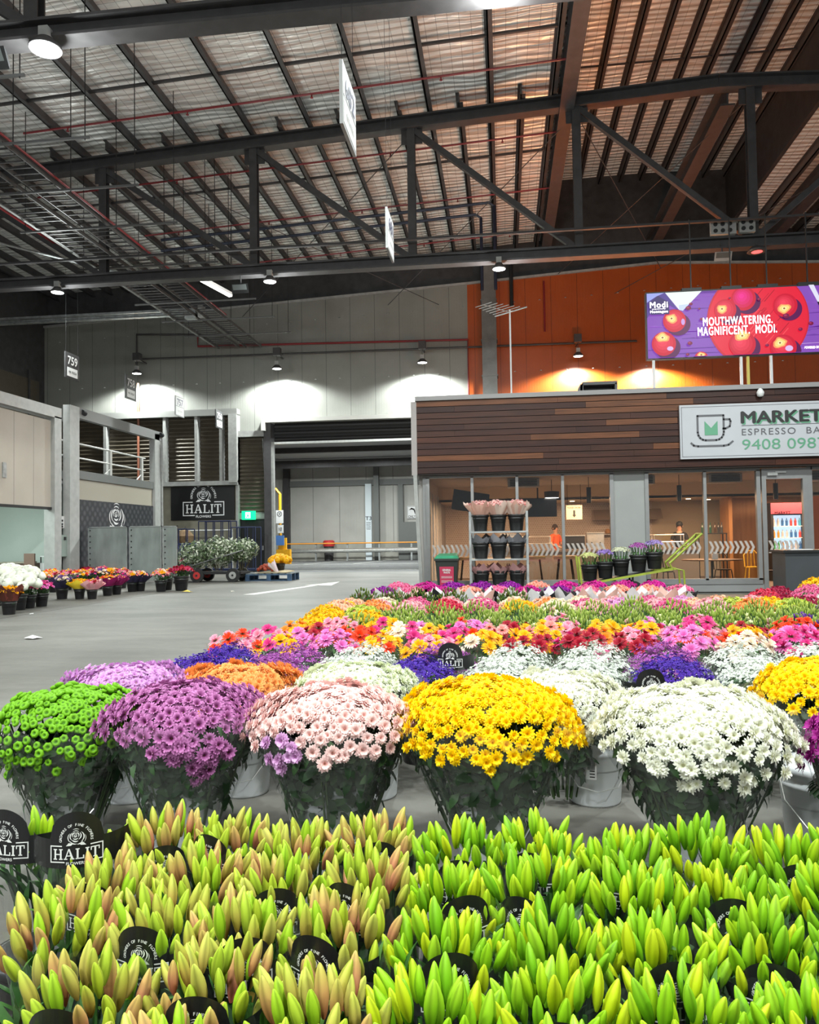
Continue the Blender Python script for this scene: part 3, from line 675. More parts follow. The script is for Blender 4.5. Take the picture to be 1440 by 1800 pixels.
# yellow gate frame
t = thing('height_gate', 'yellow steel post frame with signs at the left of the opening', 'post', (-13.8, 47, 0))
M_yel = mat('safety_yellow', (.75, .36, .01), .45, 0, .15, 5)
mb = MB(); mb.tube([(-14.4, 47, 4.6), (-13.9, 47, 4.6), (-13.65, 47, 4.3), (-13.65, 47, .4)], .09, 8); mb.box(-13.85, -13.0, 46.8, 47.2, 0, .9).box(-13.75, -13.25, 46.9, 47.1, .9, 1.6); mb.build('frame', M_yel, t, True)
mb = MB(); mb.box(-13.85, -13.4, 46.8, 46.85, 2.5, 3.3).box(-13.75, -13.4, 46.8, 46.85, 1.9, 2.4); mb.build('white_plate', M_whitep, t, True)
mb = MB(); mb.box(-13.85, -13.35, 46.78, 46.84, 1.15, 1.75); mb.build('blue_plate', mat('sign_blue', (.08, .2, .5), .5), t, True)
mb = MB(); add_arc(mb, -13.62, 3.08, .14, 0, 2*PI-.01, .03, .03, 46.79); words(mb, '40', .12, .1, -13.62, 3.08, 46.79); words(mb, '10', .2, .2, -13.58, 2.15, 46.79); mb.build('lettering', M_black, t, True)
t = thing('litter_bin', 'dark bin with a red lid against the outside wall', 'bin', (-12.05, 53.4, 0))
mb = MB(); mb.lathe([(.3, 0), (.36, 1.0), (.38, 1.0)], n=16); mb.build('body', M_steel, t)
mb = MB(); mb.lathe([(.4, 1.0), (.42, 1.12), (.4, 1.35), (.3, 1.42), (0.001, 1.42)], n=16); mb.build('lid', mat('bin_red', (.5, .03, .03), .4), t)
for lx in (-12.5, -8, -4.5): light('AREA', (lx, 46, 6.5), 620, COOL, 1.0)  # added area lights, unseen under the canopy, to brighten the outside wall
# ================================================================== LEFT SHOP UNITS (front plane x = -14.5)
XS = -14.5
M_frame = mat('shop_frame', (.40, .40, .39), .45, .2, .1, 5)
M_unit_in = panel_mat('unit_inside', (.50, .56, .52), .5, 1.2, .1, .05, 1)
# first unit: half-raised sliding panel, cold store inside
t = thing('shop_unit', 'beige shop unit at the far left with its door panel half raised', 'shop unit', (XS, 20, 0))
mb = MB(); mb.box(XS-.35, XS+.02, 14, 24.35, 5.55, 5.9); mb.build('top_rail', M_frame, t, True)
mb = MB(); mb.box(XS-.35, XS+.02, 23.95, 24.35, 0, 5.6); mb.build('corner_post', M_frame, t, True)
o = None
mb = MB(); mb.box(XS-.22, XS-.12, 14, 24.0, 2.6, 5.45); o = mb.build('raised_door_panel', M_beige, t, True)
mb = MB(); mb.box(XS-.12, XS-.09, 21.45, 21.62, 3.4, 3.85); h = mb.build('recessed_handle', M_galv, o); h.location = -t.location
mb = MB(); mb.box(XS-.24, XS-.08, 14, 24.0, 2.54, 2.62); mb.build('bottom_seal', M_black, t, True)
mb = MB(); mb.box(XS-3.2, XS-3.1, 14, 25.2, 0, 3.5).box(XS-3.1, XS-.4, 25.2, 25.3, 0, 3.5).box(XS-.5, XS-.4, 24.3, 25.2, 0, 3.5); mb.build('inner_wall', M_unit_in, t, True)
mb = MB(); mb.box(XS-3.1, XS-.25, 14, 25.2, 3.45, 3.55); mb.build('inner_ceiling', M_whitep, t, True)
light('AREA', (XS-1.6, 21.5, 3.4), 150, (.85, 1, .95), 2.0)
t = thing('packing_bench', 'brown bench with grey clutter inside the lit left shop', 'bench', (XS-1.3, 24.5, 0))
mb = MB(); mb.box(XS-2.2, XS-.98, 24.2, 24.8, 0, .80).box(XS-1.15, XS-.78, 24.1, 24.16, 0, 1.12); mb.build('body', mat('bench_brown', (.20, .13, .10), .6), t, True)
mb = MB(); mb.box(XS-2.3, XS-1.16, 24.15, 24.85, .80, .85); mb.build('worktop', M_beige_wall, t, True)
t = thing('chair_stack', 'small dark metal stand with white trays in the lit left shop', 'stand', (XS-.55, 24.5, 0))
mb = MB()
for (x, y) in ((-.74, 24.4), (-.54, 24.4), (-.74, 24.8), (-.54, 24.8)): mb.tube([(XS+x, y, 0), (XS+x, y, 1.0)], .02, 6)
mb.build('frame', M_black, t, True)
mb = MB(); mb.box(XS-.76, XS-.52, 24.38, 24.82, 1.0, 1.03).box(XS-.76, XS-.52, 24.38, 24.82, .55, .8); mb.build('tray', M_whitep, t, True)
def outlet(loc, lb, n=2, w=.16, h=.24):
    t = thing('wall_box', lb, 'electrical box', loc)
    mb = MB(); mb.box(0, .06, -w/2, w/2, -h/2, h/2); mb.build('cover', M_whitep, t)
    for i in range(n): q = MB(); q.box(.06, .075, -.03, .03, -h/2+.05+i*.1, -h/2+.1+i*.1); q.build('switch', M_black, t)
outlet((XS-3.09, 21.6, 1.3), 'white socket box on the inside wall of the lit shop', 2, .3, .34)
# strip between the units with electrical boxes
struct('wall_left_strip', MB().box(XS-.5, XS-.3, 24.3, 24.8, 0, 5.0), M_frame)
t = thing('switch_box', 'white socket panel on the post between the two left units', 'electrical box', (XS-.28, 24.5, 2.0))
mb = MB(); mb.box(XS-.3, XS-.16, 24.35, 24.8, 1.95, 2.35); mb.build('cover', M_whitep, t, True)
for (y, z) in ((24.55, 2.2), (24.68, 2.2), (24.55, 2.08), (24.68, 2.08), (24.68, 2.0)): mb = MB(); mb.box(XS-.16, XS-.14, y-.03, y+.03, z-.03, z+.03); mb.build('socket', M_black, t, True)
t = thing('control_cabinet', 'grey-green metal cabinet with a black knob under the white socket panel', 'cabinet', (XS-.2, 24.5, 1.0))
mb = MB(); mb.box(XS-.3, XS-.05, 24.35, 24.85, 1.0, 1.72); mb.build('enclosure', mat('cabinet_green', (.26, .31, .28), .4, .2), t, True)
mb = MB(); mb.box(XS-.05, XS-.02, 24.6, 24.7, 1.55, 1.65); mb.build('knob', M_black, t, True)
t = thing('conduit_run', 'white conduit climbing the post above the socket panel', 'conduit', (XS-.28, 24.6, 2.3))
mb = MB(); mb.tube([(XS-.26, 24.62, 2.3), (XS-.26, 24.62, 4.6)], .025, 6); mb.build('pipe', M_whitep, t, True)
mb = MB(); mb.box(XS-.3, XS-.18, 24.55, 24.7, 3.2, 3.35); mb.build('joint_box', M_whitep, t, True)
# second unit: portal frame, mezzanine, banner
t = thing('portal_frame', 'tall grey steel portal frame of the second left unit', 'frame', (XS, 28, 0))
mb = MB(); mb.box(XS-.2, XS+.05, 24.8, 25.4, 0, 6.12); mb.build('column', M_frame, t, True)
mb = MB(); mb.box(XS-.2, XS+.05, 31.3, 31.75, 0, 6.0).box(XS-.1, XS, 31.85, 31.95, 0, 6.0); mb.build('column', M_frame, t, True)
mb = MB(); mb.box(XS-.15, XS+.05, 25.4, 31.9, 5.75, 6.12); mb.build('top_beam', mat('beam_grey', (.2, .2, .2), .5), t, True)
mb = MB()
for i in range(7): mb.box(XS-.02, XS+.02, 31.75, 31.95, .9+.75*i, .94+.75*i)
mb.build('ladder_rungs', M_grey, t, True)
mb = MB(); mb.tube([(XS+.02, 32.05, .2), (XS+.02, 32.0, 5.9)], .05, 6); mb.build('downpipe', M_grey, t, True)
mb = MB(); mb.tube([(XS+.06, 25.55, 5.98), (XS+.06, 25.75, 5.95)], .09, 8).tube([(XS+.08, 31.75, 6.0), (XS+.08, 31.95, 6.0)], .1, 8); mb.build('beam_pulley', M_black, t, True)
t = thing('mezzanine_floor', 'grey mezzanine edge over a plain beige panel in the second unit', 'mezzanine', (XS, 28, 3))
mb = MB(); mb.box(XS-4, XS-.02, 25.4, 31.3, 3.66, 3.95); mb.build('edge_beam', mat('edge_grey', (.14, .145, .14), .5), t, True)
mb = MB(); mb.box(XS-.2, XS-.08, 25.4, 31.3, 2.93, 3.68); mb.build('fascia_panel', mat('plain_beige', (.36, .33, .27), .5), t, True)
t = thing('hand_railing', 'white painted pipe railing on the mezzanine edge', 'railing', (XS-.2, 28, 3.95))
M_rail = mat('rail_white', (.55, .55, .52), .4)
mb = MB(); mb.tube([(XS-.25, 24.2, 4.92), (XS-.25, 31.0, 4.92)], .035, 8); mb.build('top_rail', M_rail, t, True)
mb = MB(); mb.tube([(XS-.25, 24.2, 4.42), (XS-.25, 31.0, 4.42)], .03, 8); mb.build('mid_rail', M_rail, t, True)
for y in (25.7, 28.1, 30.7):
    mb = MB(); mb.box(XS-.29, XS-.21, y-.07, y+.07, 3.95, 4.92); mb.tube([(XS-.25, y-.45, 3.98), (XS-.25, y, 4.25)], .025, 6); mb.build('post', M_rail, t, True)
# rose banner under the mezzanine
def banner_mat():
    m = mat('banner_black', (.03, .03, .035), .5); nt = m.node_tree; N = nt.nodes; L = nt.links; b = N['Principled BSDF']
    tc = N.new('ShaderNodeTexCoord'); mp = N.new('ShaderNodeMapping'); mp.inputs['Rotation'].default_value = (PI/4, 0, 0); mp.inputs['Scale'].default_value = (1, 1, 1)
    L.new(tc.outputs['Object'], mp.inputs[0]); v = N.new('ShaderNodeTexVoronoi'); v.inputs['Scale'].default_value = 4.0; v.inputs['Randomness'].default_value = .1; L.new(mp.outputs[0], v.inputs[0])
    r = N.new('ShaderNodeValToRGB'); e = r.color_ramp.elements; e[0].color = (.10, .10, .11, 1); e[1].position = .5; e[1].color = (.02, .02, .025, 1)
    L.new(v.outputs['Distance'], r.inputs[0]); L.new(r.outputs[0], b.inputs['Base Color']); return m
t = thing('rose_banner', 'black banner with a large white outlined rose behind the steel panels', 'banner', (XS, 28, 0))
mb = MB(); mb.box(XS-.1, XS-.04, 25.4, 31.3, 0, 2.95); mb.build('cloth', banner_mat(), t, True)
mb = MB(); rose2d(mb, 0, 0, .52, 0, None, 1.0)
mb.v = [(XS-.03, 28.15+p[0]*1.15, 2.45+p[2]*1.0) for p in mb.v]; mb.f = [f for f in mb.f]
mb.build('rose_print', em('banner_white', (.7, .7, .7), .05), t, True)
# stacked galvanised sheets leaning at the front
def steel_panel(x0, x1, y, z1, lb):
    t = thing('metal_screen', lb, 'panel', ((x0+x1)/2, y, 0), 0, 'galvanised steel screens standing by the flowers')
    mb = MB(); mb.box(x0, x1, y, y+.04, .12, z1); mb.build('sheet', mat('dull_galv', (.27, .30, .29), .42, .45, .25, 2.5, .1, 12, (1, 1, .4)), t, True)
    mb = MB(); mb.box(x0, x1, y-.012, y+.05, z1-.03, z1).box(x0, x0+.03, y-.012, y+.05, .1, z1).box(x1-.03, x1, y-.012, y+.05, .1, z1); mb.build('edge_frame', M_galv, t, True)
    mb = MB()
    for i in range(9): mb.box(x0+.06, x0+.1, y-.012, y, .25+.2*i, .29+.2*i)
    mb.build('rivets', M_black, t, True)
    for x in (x0+.1, x1-.1): mb = MB(); mb.tube([(x-.03, y+.02, .06), (x+.03, y+.02, .06)], .06, 10); mb.build('castor', M_black, t, True)
steel_panel(-14.42, -12.98, 25.9, 2.0, 'dull galvanised steel screen, left of the pair behind the buckets')
steel_panel(-12.93, -11.75, 25.95, 2.0, 'dull galvanised steel screen in the middle behind the buckets')
steel_panel(-11.72, -11.2, 25.98, 1.99, 'narrow galvanised steel screen with a white sticker at the right end')
# trolleys (blue cage trolleys), pipes racks
M_navy = mat('navy_frame', (.012, .018, .06), .4, .2)
def cage(x, y, w, h, lb, m=M_navy, n=4):
    t = thing('cage_trolley', lb, 'trolley', (x, y, 0))
    mb = MB()
    for i in range(n+1): mb.tube([(-w/2+w*i/n, 0, .15), (-w/2+w*i/n, 0, h)], .025, 6)
    mb.tube([(-w/2, 0, h), (w/2, 0, h)], .025, 6).tube([(-w/2, 0, h*.6), (w/2, 0, h*.6)], .02, 6); mb.build('side_frame', m, t)
    mb = MB()
    for i in range(n+1): mb.tube([(-w/2+w*i/n, .8, .15), (-w/2+w*i/n, .8, h)], .025, 6)
    mb.tube([(-w/2, .8, h), (w/2, .8, h)], .025, 6); mb.build('side_frame', m, t)
    mb = MB(); mb.box(-w/2, w/2, 0, .8, .12, .2); mb.build('deck', m, t)
    for (a, b) in ((-w/2+.08, .05), (w/2-.08, .05), (-w/2+.08, .75), (w/2-.08, .75)):
        mb = MB(); mb.tube([(a-.02, b, .06), (a+.02, b, .06)], .06, 10); mb.build('castor', M_black, t)
cage(-11.5, 33.8, 1.1, 2.05, 'tall navy tube trolley parked in front of the dark exit door', mat('navy_frame2', (.03, .04, .09), .4, .4), 3)
cage(-12.9, 34.0, 1.5, 2.35, 'navy tube trolley behind the green foliage under the rose sign')
cage(-14.6, 33.1, 1.6, 2.0, 'navy tube trolley with grey rails left of the green foliage', M_navy)
cage(-13.0, 30.2, .9, 1.35, 'small blue wire cage behind the red rose bucket', mat('blue_frame', (.02, .03, .14), .4))
t = thing('tool_bundle', 'brown sacking bundle hung on the rail under the rose sign', 'bundle', (-14.5, 34.45, 1.35))
mb = MB(); mb.lathe([(.001, 0), (.35, .05), (.42, .35), (.25, .6), (.001, .65)], n=12); mb.build('sack', mat('sacking', (.16, .10, .05), .9, 0, .3, 6), t)
mb = MB(); mb.tube([(0, 0, .55), (0, .1, .8)], .02, 6); mb.build('tie', M_black, t)
t = thing('wall_rail', 'grey horizontal rail standing under the rose sign', 'rail', (-14, 34.9, 0))
mb = MB(); mb.tube([(-16.0, 34.9, 0), (-16.0, 34.9, 1.95), (-12.4, 34.9, 1.95), (-12.4, 34.9, 0)], .04, 6); mb.build('tube', M_grey, t, True)

# ---- hanging stall signs
def stall_sign(x, y, z, num, sub, light_face, lb, w=.78, h=.78, whole=None):
    t = thing('hanging_sign', lb, 'sign', (x, y, z))
    face = M_whitep if light_face else mat('sign_grey', (.05, .05, .052), .5)
    mb = MB(); mb.box(-.02, .02, 0, w, -h/2, h/2); mb.build('board', mat('sign_edge', (.35, .35, .35), .5) if light_face else face, t)
    if light_face: mb = MB(); mb.box(.02, .024, .04, w-.04, -h/2+.04, h/2-.04); mb.build('face', face, t)
    mb = MB(); mb.box(.021, .028, w*.14, w*.86, -h*.42, -h*.08) if not light_face else mb.box(.024, .027, .04, w-.04, -.02, 0.0); mb.build('name_strip', M_whitep if not light_face else mat('sign_line', (.2, .2, .2), .5), t)
    mb = MB(); words(mb, num, w*.68, h*.32, 0, h*.2, 0, .02); mb.v = [(.03-p[1], w/2+p[0], p[2]) for p in mb.v]; mb.build('number', M_whitep if not light_face else mat('sign_digits', (.10, .10, .16), .5), t)
    mb = MB(); words(mb, sub, w*.55, h*.09, 0, -h*.25, 0, .02); mb.v = [(.032-p[1], w/2+p[0], p[2]) for p in mb.v]; mb.build('name_lettering', M_black if not light_face else mat('sign_pale_text', (.45, .45, .45), .5), t)
    mb = MB(); mb.tube([(0, .06, h/2), (0, .06, zroof(x)-z-.02)], .003, 4).tube([(0, w-.06, h/2), (0, w-.06, zroof(x)-z-.02)], .003, 4); mb.build('hanging_wire', M_black, t)
stall_sign(-14.28, 24.2, 7.36, '759', 'MR FRESH', False, 'dark hanging stall sign numbered 759, highest of the left row', .85, .86)
stall_sign(-13.85, 27.5, 7.25, '758', 'MR FRESH', False, 'dark hanging stall sign numbered 758 near the wall lamp', .85, .9)
stall_sign(-13.0, 30.0, 6.93, '757', 'HALIT FLOWERS', True, 'pale hanging stall sign numbered 757', .85, .8)
stall_sign(-12.45, 33.0, 6.84, '756', 'HALIT FLOWERS', False, 'small hanging stall sign numbered 756, nearest the back wall', .85, .8)
stall_sign(-1.73, 8.55, 6.47, '682', 'GROWERS', True, 'large white hanging sign seen almost edge on in front of the truss', .80, .74)
stall_sign(-1.99, 13.8, 7.02, '681', 'GROWERS', True, 'white hanging sign seen almost edge on over the roller door', .80, .75)
# long thin suspension cables above the first sign
mb = MB(); mb.tube([(-.95, 8, 8.4), (-1.6, 14, 14.7)], .006, 4).tube([(-.85, 8, 8.4), (-1.45, 14, 14.7)], .006, 4)

# ---- flatbed hand truck with green foliage
t = thing('hand_truck', 'black pull cart with a red-hubbed wheel under the green foliage', 'cart', (-10.6, 27.0, 0))
mb = MB(); mb.box(-.9, 1.5, -.5, .5, .28, .36); mb.build('deck', M_black, t)
for (x, y) in ((-.1, -.5), (-.1, .5), (1.2, -.5), (1.2, .5)):
    mb = MB(); mb.tube([(x, y-.06, .24), (x, y+.06, .24)], .24, 20); o = mb.build('tyre', mat('rubber', (.015, .015, .015), .8), t)
    mb = MB(); mb.tube([(x, y-.07, .24), (x, y+.07, .24)], .13, 16); c = mb.build('rim', mat('rim_red', (.45, .03, .03), .4) if x < 0 else M_grey, o)
    mb = MB(); mb.tube([(x, y-.08, .24), (x, y+.08, .24)], .04, 8); mb.build('hub', M_black, o)
mb = MB(); mb.tube([(-1.4, -.45, .3), (-.9, -.45, .42), (1.5, -.3, 1.1)], .025, 6); mb.build('pull_handle', mat('handle_grey', (.1, .1, .1), .4, .5), t)
# ---- blue pallet with things on it
def pallet(x, y, lb, rot=0):
    t = thing('wooden_pallet', lb, 'pallet', (x, y, 0), rot)
    M1 = mat('pallet_blue', (.035, .075, .14), .7, 0, .4, 7); 
    mb = MB()
    for i in range(7): mb.box(-.85+.25*i, -.67+.25*i, -.55, .55, .24, .27)
    mb.build('deck_boards', mat('pallet_grey', (.13, .15, .16), .8, 0, .3, 7), t)
    for yy in (-.55, -.05, .45):
        mb = MB(); mb.box(-.85, .83, yy, yy+.1, .2, .24).box(-.85, .83, yy, yy+.1, 0, .03)
        for xx in (-.85, -.07, .68): mb.box(xx, xx+.15, yy, yy+.1, .03, .2)
        mb.build('bearer', M1, t)
    return t
pallet(-8.3, 27.6, 'weathered blue wooden pallet on the floor in front of the roller door')
t = thing('cardboard_sheet', 'pale flattened cardboard lying on the blue pallet', 'cardboard', (-8.2, 27.6, .28))
mb = MB(); mb.add([(-.6, -.4, 0), (.5, -.45, 0), (.62, .3, .02), (.1, .42, .06), (-.5, .3, 0), (-.6, -.4, .02), (.5, -.45, .025), (.62, .3, .05), (.1, .42, .09), (-.5, .3, .03)], [(0, 4, 3, 2, 1), (5, 6, 7, 8, 9), (0, 1, 6, 5), (1, 2, 7, 6), (2, 3, 8, 7), (3, 4, 9, 8), (4, 0, 5, 9)]); mb.build('sheet', mat('cardboard', (.50, .42, .27), .8, 0, .1, 5), t)
mb = MB(); mb.box(-.75, .2, -.3, .3, -.005, .0); mb.build('lower_sheet', mat('cardboard2', (.35, .28, .18), .8), t)
# litter on the floor
for (x, y, lb, c, s) in ((-7.0, 11.0, 'crumpled white paper on the floor near the left buckets', (.8, .8, .8), .14), (-8.9, 21.3, 'yellow petals dropped on the floor by the red rose bucket', (.7, .5, .05), .16),
                      (-9.5, 14.9, 'small white scrap on the floor by the black buckets', (.8, .8, .8), .05), (-7.6, 21.4, 'pale scrap of paper in the middle of the aisle', (.75, .7, .6), .07)):
    mb = MB(); r_ = random.Random(int(x*100)); vs = [(x+s*math.cos(a)*r_.uniform(.5, 1.3), y+s*.6*math.sin(a)*r_.uniform(.5, 1.3), .002+r_.uniform(0, .03)) for a in [k*PI/5 for k in range(10)]]
    mb.add([(x, y, .06*s/.14)]+vs, [(0, i+1, (i+1) % 10+1) for i in range(10)]); tag(mb.build('litter_scrap', mat('scrap_%d' % int(c[0]*100+c[2]*10), c, .7)), lb, 'litter')

# ================================================================== ESPRESSO BAR
YC = 19.8; CL = -2.12; CR = 9.6; YB = 28.0
M_alu = mat('window_aluminium', (.27, .27, .27), .4, .3, .05, 6)
M_barwall = mat('bar_white', (.30, .31, .30), .5, 0, .05, 2)
# timber fascia of separate boards
t = thing('timber_fascia', 'band of dark reddish timber boards over the espresso bar', 'fascia', (3.7, YC, 3))
mb = MB(); r_ = random.Random(3)
tones = [(.036, .010, .006), (.046, .013, .008), (.028, .009, .006), (.06, .018, .009), (.13, .046, .018), (.038, .011, .007), (.05, .015, .008), (.042, .012, .007)]
zz = 3.03; nrow = 12; hh = (4.86-3.03)/nrow
for i in range(nrow):
    x = CL
    while x < CR:
        L_ = r_.uniform(.9, 3.6); x2 = min(CR, x+L_); c = r_.choice(tones)
        mb.box(x, x2-.004, YC-.30, YC-.27, zz+.008, zz+hh-.008, c); x = x2
    zz += hh
def plank_mat():
    m = attr_mat('timber_boards', .45); nt = m.node_tree; N = nt.nodes; L = nt.links; b = N['Principled BSDF']; a = [n for n in N if n.type == 'ATTRIBUTE'][0]
    tc = N.new('ShaderNodeTexCoord'); mp = N.new('ShaderNodeMapping'); mp.inputs['Scale'].default_value = (.8, 6, 14); L.new(tc.outputs['Object'], mp.inputs[0])
    n = N.new('ShaderNodeTexNoise'); n.inputs['Scale'].default_value = 2; n.inputs['Detail'].default_value = 6; L.new(mp.outputs[0], n.inputs[0])
    r = N.new('ShaderNodeValToRGB'); e = r.color_ramp.elements; e[0].position = .3; e[0].color = (.6, .6, .6, 1); e[1].position = .7; e[1].color = (1.25, 1.2, 1.15, 1); L.new(n.outputs[0], r.inputs[0])
    mx = N.new('ShaderNodeMixRGB'); mx.blend_type = 'MULTIPLY'; mx.inputs[0].default_value = 1; L.new(a.outputs[0], mx.inputs[1]); L.new(r.outputs[0], mx.inputs[2]); L.new(mx.outputs[0], b.inputs['Base Color']); return m
mb.build('board_cladding', plank_mat(), t, True, colors=True)
mb = MB(); mb.box(CL, CR, YC-.27, YC-.05, 3.0, 4.92); mb.build('backing', mat('fascia_back', (.02, .012, .01), .7), t, True)
mb = MB(); mb.box(CL-.03, CR, YC-.36, YC-.02, 4.86, 4.97); mb.build('capping', mat('capping_grey', (.25, .24, .24), .5), t, True)
mb = MB(); mb.box(CL-.14, CL-.0, YC-.3, YB, 3.0, 4.85); mb.build('side_cladding', mat('side_grey', (.30, .27, .26), .5), t, True)
# roof and shell of the bar
struct('ceiling_bar', MB().box(CL, CR, YC, YB, 3.0, 3.1), mat('bar_ceiling', (.30, .26, .22), .7))
struct('wall_bar_roof', MB().box(CL, CR, YC+.1, YB, 4.6, 4.7), M_grey)
# front glazing frame
glass_x = [(-1.85, 2.62), (3.55, 6.08)]
fr = MB()
fr.box(CL+.1, CL+.24, YC, YC+.12, 0, 3.0)
for (a, b) in glass_x:
    fr.box(a-.09, b+.09, YC-.02, YC+.12, 2.93, 3.0).box(a-.09, b+.09, YC-.02, YC+.12, .2, .34).box(a-.09, a, YC-.02, YC+.12, .3, 2.95).box(b, b+.09, YC-.02, YC+.12, .3, 2.95)
for x in (-.77, .35, 1.475, 4.88): fr.box(x-.035, x+.035, YC-.02, YC+.12, .3, 2.95)
struct('window_1_frame', fr, M_alu)
struct('wall_bar_pier', MB().box(2.71, 3.46, YC+.02, YC+.15, 0, 3.0), M_barwall)
struct('wall_bar_kerb', MB().box(CL+.1, 6.2, YC, YC+.14, 0, .2), mat('kerb_grey', (.25, .25, .25), .6))
def glass_mat():
    m = bpy.data.materials.new('clear_glass'); m.use_nodes = True; nt = m.node_tree; N = nt.nodes; L = nt.links
    N.remove(N['Principled BSDF']); out = [n for n in N if n.type == 'OUTPUT_MATERIAL'][0]
    tr = N.new('ShaderNodeBsdfTransparent'); tr.inputs[0].default_value = (.93, .94, .93, 1); gl = N.new('ShaderNodeBsdfGlossy'); gl.inputs['Roughness'].default_value = .02
    fz = N.new('ShaderNodeFresnel'); fz.inputs[0].default_value = 1.5; mt = N.new('ShaderNodeMath'); mt.operation = 'MULTIPLY_ADD'; mt.inputs[1].default_value = .8; mt.inputs[2].default_value = .02
    L.new(fz.outputs[0], mt.inputs[0]); mx = N.new('ShaderNodeMixShader'); L.new(mt.outputs[0], mx.inputs[0]); L.new(tr.outputs[0], mx.inputs[1]); L.new(gl.outputs[0], mx.inputs[2]); L.new(mx.outputs[0], out.inputs['Surface'])
    return m
M_glass = glass_mat()
k = 1
panes = [(-1.85, -.8), (-.735, .315), (.385, 1.44), (1.51, 2.62), (3.55, 4.845), (4.915, 6.08)]
M_chev = mat('frosted_chevron', (.45, .40, .37), .5)
for (a, b) in panes:
    k += 1
    o = struct('window_%d' % k, MB().box(a, b, YC+.04, YC+.05, .3, 2.95), M_glass)
    mb = MB(); x = a+.03
    while x+.14 < b:
        mb.poly([(x, .94), (x+.06, .94), (x+.13, 1.09), (x+.06, 1.24), (x, 1.24), (x+.07, 1.09)], YC+.035); x += .118
    mb.build('chevron_film', M_chev, o)
# door 6.2 .. and side light
o = struct('door_2', MB().box(6.3, 7.14, YC+.04, YC+.05, .1, 2.7), M_glass)
mb = MB(); mb.box(6.2, 6.3, YC-.03, YC+.1, 0, 2.98).box(7.14, 7.24, YC-.03, YC+.1, 0, 2.98).box(6.3, 7.14, YC-.03, YC+.1, 2.72, 2.98).box(6.3, 7.14, YC-.02, YC+.08, 0.02, .12); mb.build('door_frame', M_alu, o)
mb = MB(); mb.box(6.32, 6.55, YC-.1, YC-.03, 2.80, 2.88).box(6.5, 6.75, YC-.08, YC-.05, 2.86, 2.9); mb.build('door_closer', M_silver, o)
mb = MB(); x = 6.33
while x+.14 < 7.12: mb.poly([(x, .94), (x+.06, .94), (x+.13, 1.09), (x+.06, 1.24), (x, 1.24), (x+.07, 1.09)], YC+.035); x += .118
mb.build('chevron_film', M_chev, o)
mb = MB(); words(mb, 'MARKET', .36, .07, 6.68, 1.9, YC+.03, .03); mb.build('door_lettering', M_black, o)
mb = MB(); mb.box(7.33, CR, YC-.02, YC+.1, 2.93, 3.0).box(7.24, 7.36, YC-.02, YC+.1, 0, 3.0).box(7.3, CR, YC, YC+.1, 0, .25); struct('window_9_frame', mb, M_alu)
struct('window_9', MB().box(7.36, CR, YC+.04, YC+.05, .25, 2.95), M_glass)
# lean post at the bar's left corner
mb = MB(); mb.bar((CL+.08, YC-.35, 0), (CL-.05, YC-.35, 3.0), .09, .09); tag(mb.build('corner_post', M_grey), 'thin grey post at the left corner of the espresso bar', 'post')
# inside of the bar
struct('floor_bar', MB().box(CL, CR, YC, YB, 0, .02), mat('bar_floor', (.16, .12, .10), .5, 0, .2, 3))
def tile_mat():
    m = mat('hex_tile', (.55, .42, .36), .3); nt = m.node_tree; N = nt.nodes; L = nt.links; b = N['Principled BSDF']
    tc = N.new('ShaderNodeTexCoord'); mp = N.new('ShaderNodeMapping'); mp.inputs['Rotation'].default_value = (PI/2, 0, 0); L.new(tc.outputs['Object'], mp.inputs[0])
    br = N.new('ShaderNodeTexBrick'); br.inputs['Scale'].default_value = 9; br.inputs['Color1'].default_value = (.55, .45, .38, 1); br.inputs['Color2'].default_value = (.50, .40, .34, 1); br.inputs['Mortar'].default_value = (.75, .68, .6, 1)
    br.inputs['Mortar Size'].default_value = .05; br.inputs['Brick Width'].default_value = .7; br.inputs['Row Height'].default_value = .6; L.new(mp.outputs[0], br.inputs[0]); L.new(br.outputs[0], b.inputs['Base Color']); return m
struct('wall_bar_back', MB().box(CL, 5.0, YB-.6, YB-.5, 0, 2.6), tile_mat())
struct('wall_bar_back_plain', MB().box(5.0, CR, YB-.6, YB-.5, 0, 3.0), mat('cream_wall', (.52, .44, .33), .6))
struct('wall_bar_left', MB().box(CL, CL+.1, YC+.1, YB, 0, 3.0), mat('left_wall', (.35, .33, .31), .5))
for i in range(6): mb = MB(); mb.box(CL+.1, CL+.14, YC+.8+.9*i, YC+.88+.9*i, .2, 2.7); struct('trim_%d' % (10+i), mb, M_silver)
struct('ceiling_bar_bulkhead', MB().box(CL+.1, CR, 24.6, 24.75, 2.55, 3.0).box(CL+.1, CR, 24.6, YB-.5, 2.55, 2.62), mat('bulkhead', (.50, .40, .28), .6))
struct('wall_bar_wood', MB().box(6.9, CR, 25.9, 26.0, 0, 2.56).box(6.85, 6.95, 25.0, 26.0, 0, 2.56), mat('oak_panel', (.42, .20, .07), .5, 0, .15, 3, 0, 20, (4, 4, .3)))
for i, x in enumerate((.9, 3.9, 6.1, 8.6, 11)):
    if x > 9: break
    t = thing('ceiling_vent', 'black slotted air vent in the bar ceiling edge, %s from the left' % ORD[i+1], 'vent', (x-.35, 21.5, 2.98), 0, 'air vents in the espresso bar')
    mb = MB(); mb.box(-.42, .42, -.3, .3, -.22, 0); mb.build('frame', M_grey, t)
    mb = MB()
    for j in range(4): mb.box(-.36, .36, -.325, -.3, -.19+.045*j, -.165+.045*j)
    mb.build('slats', M_black, t)
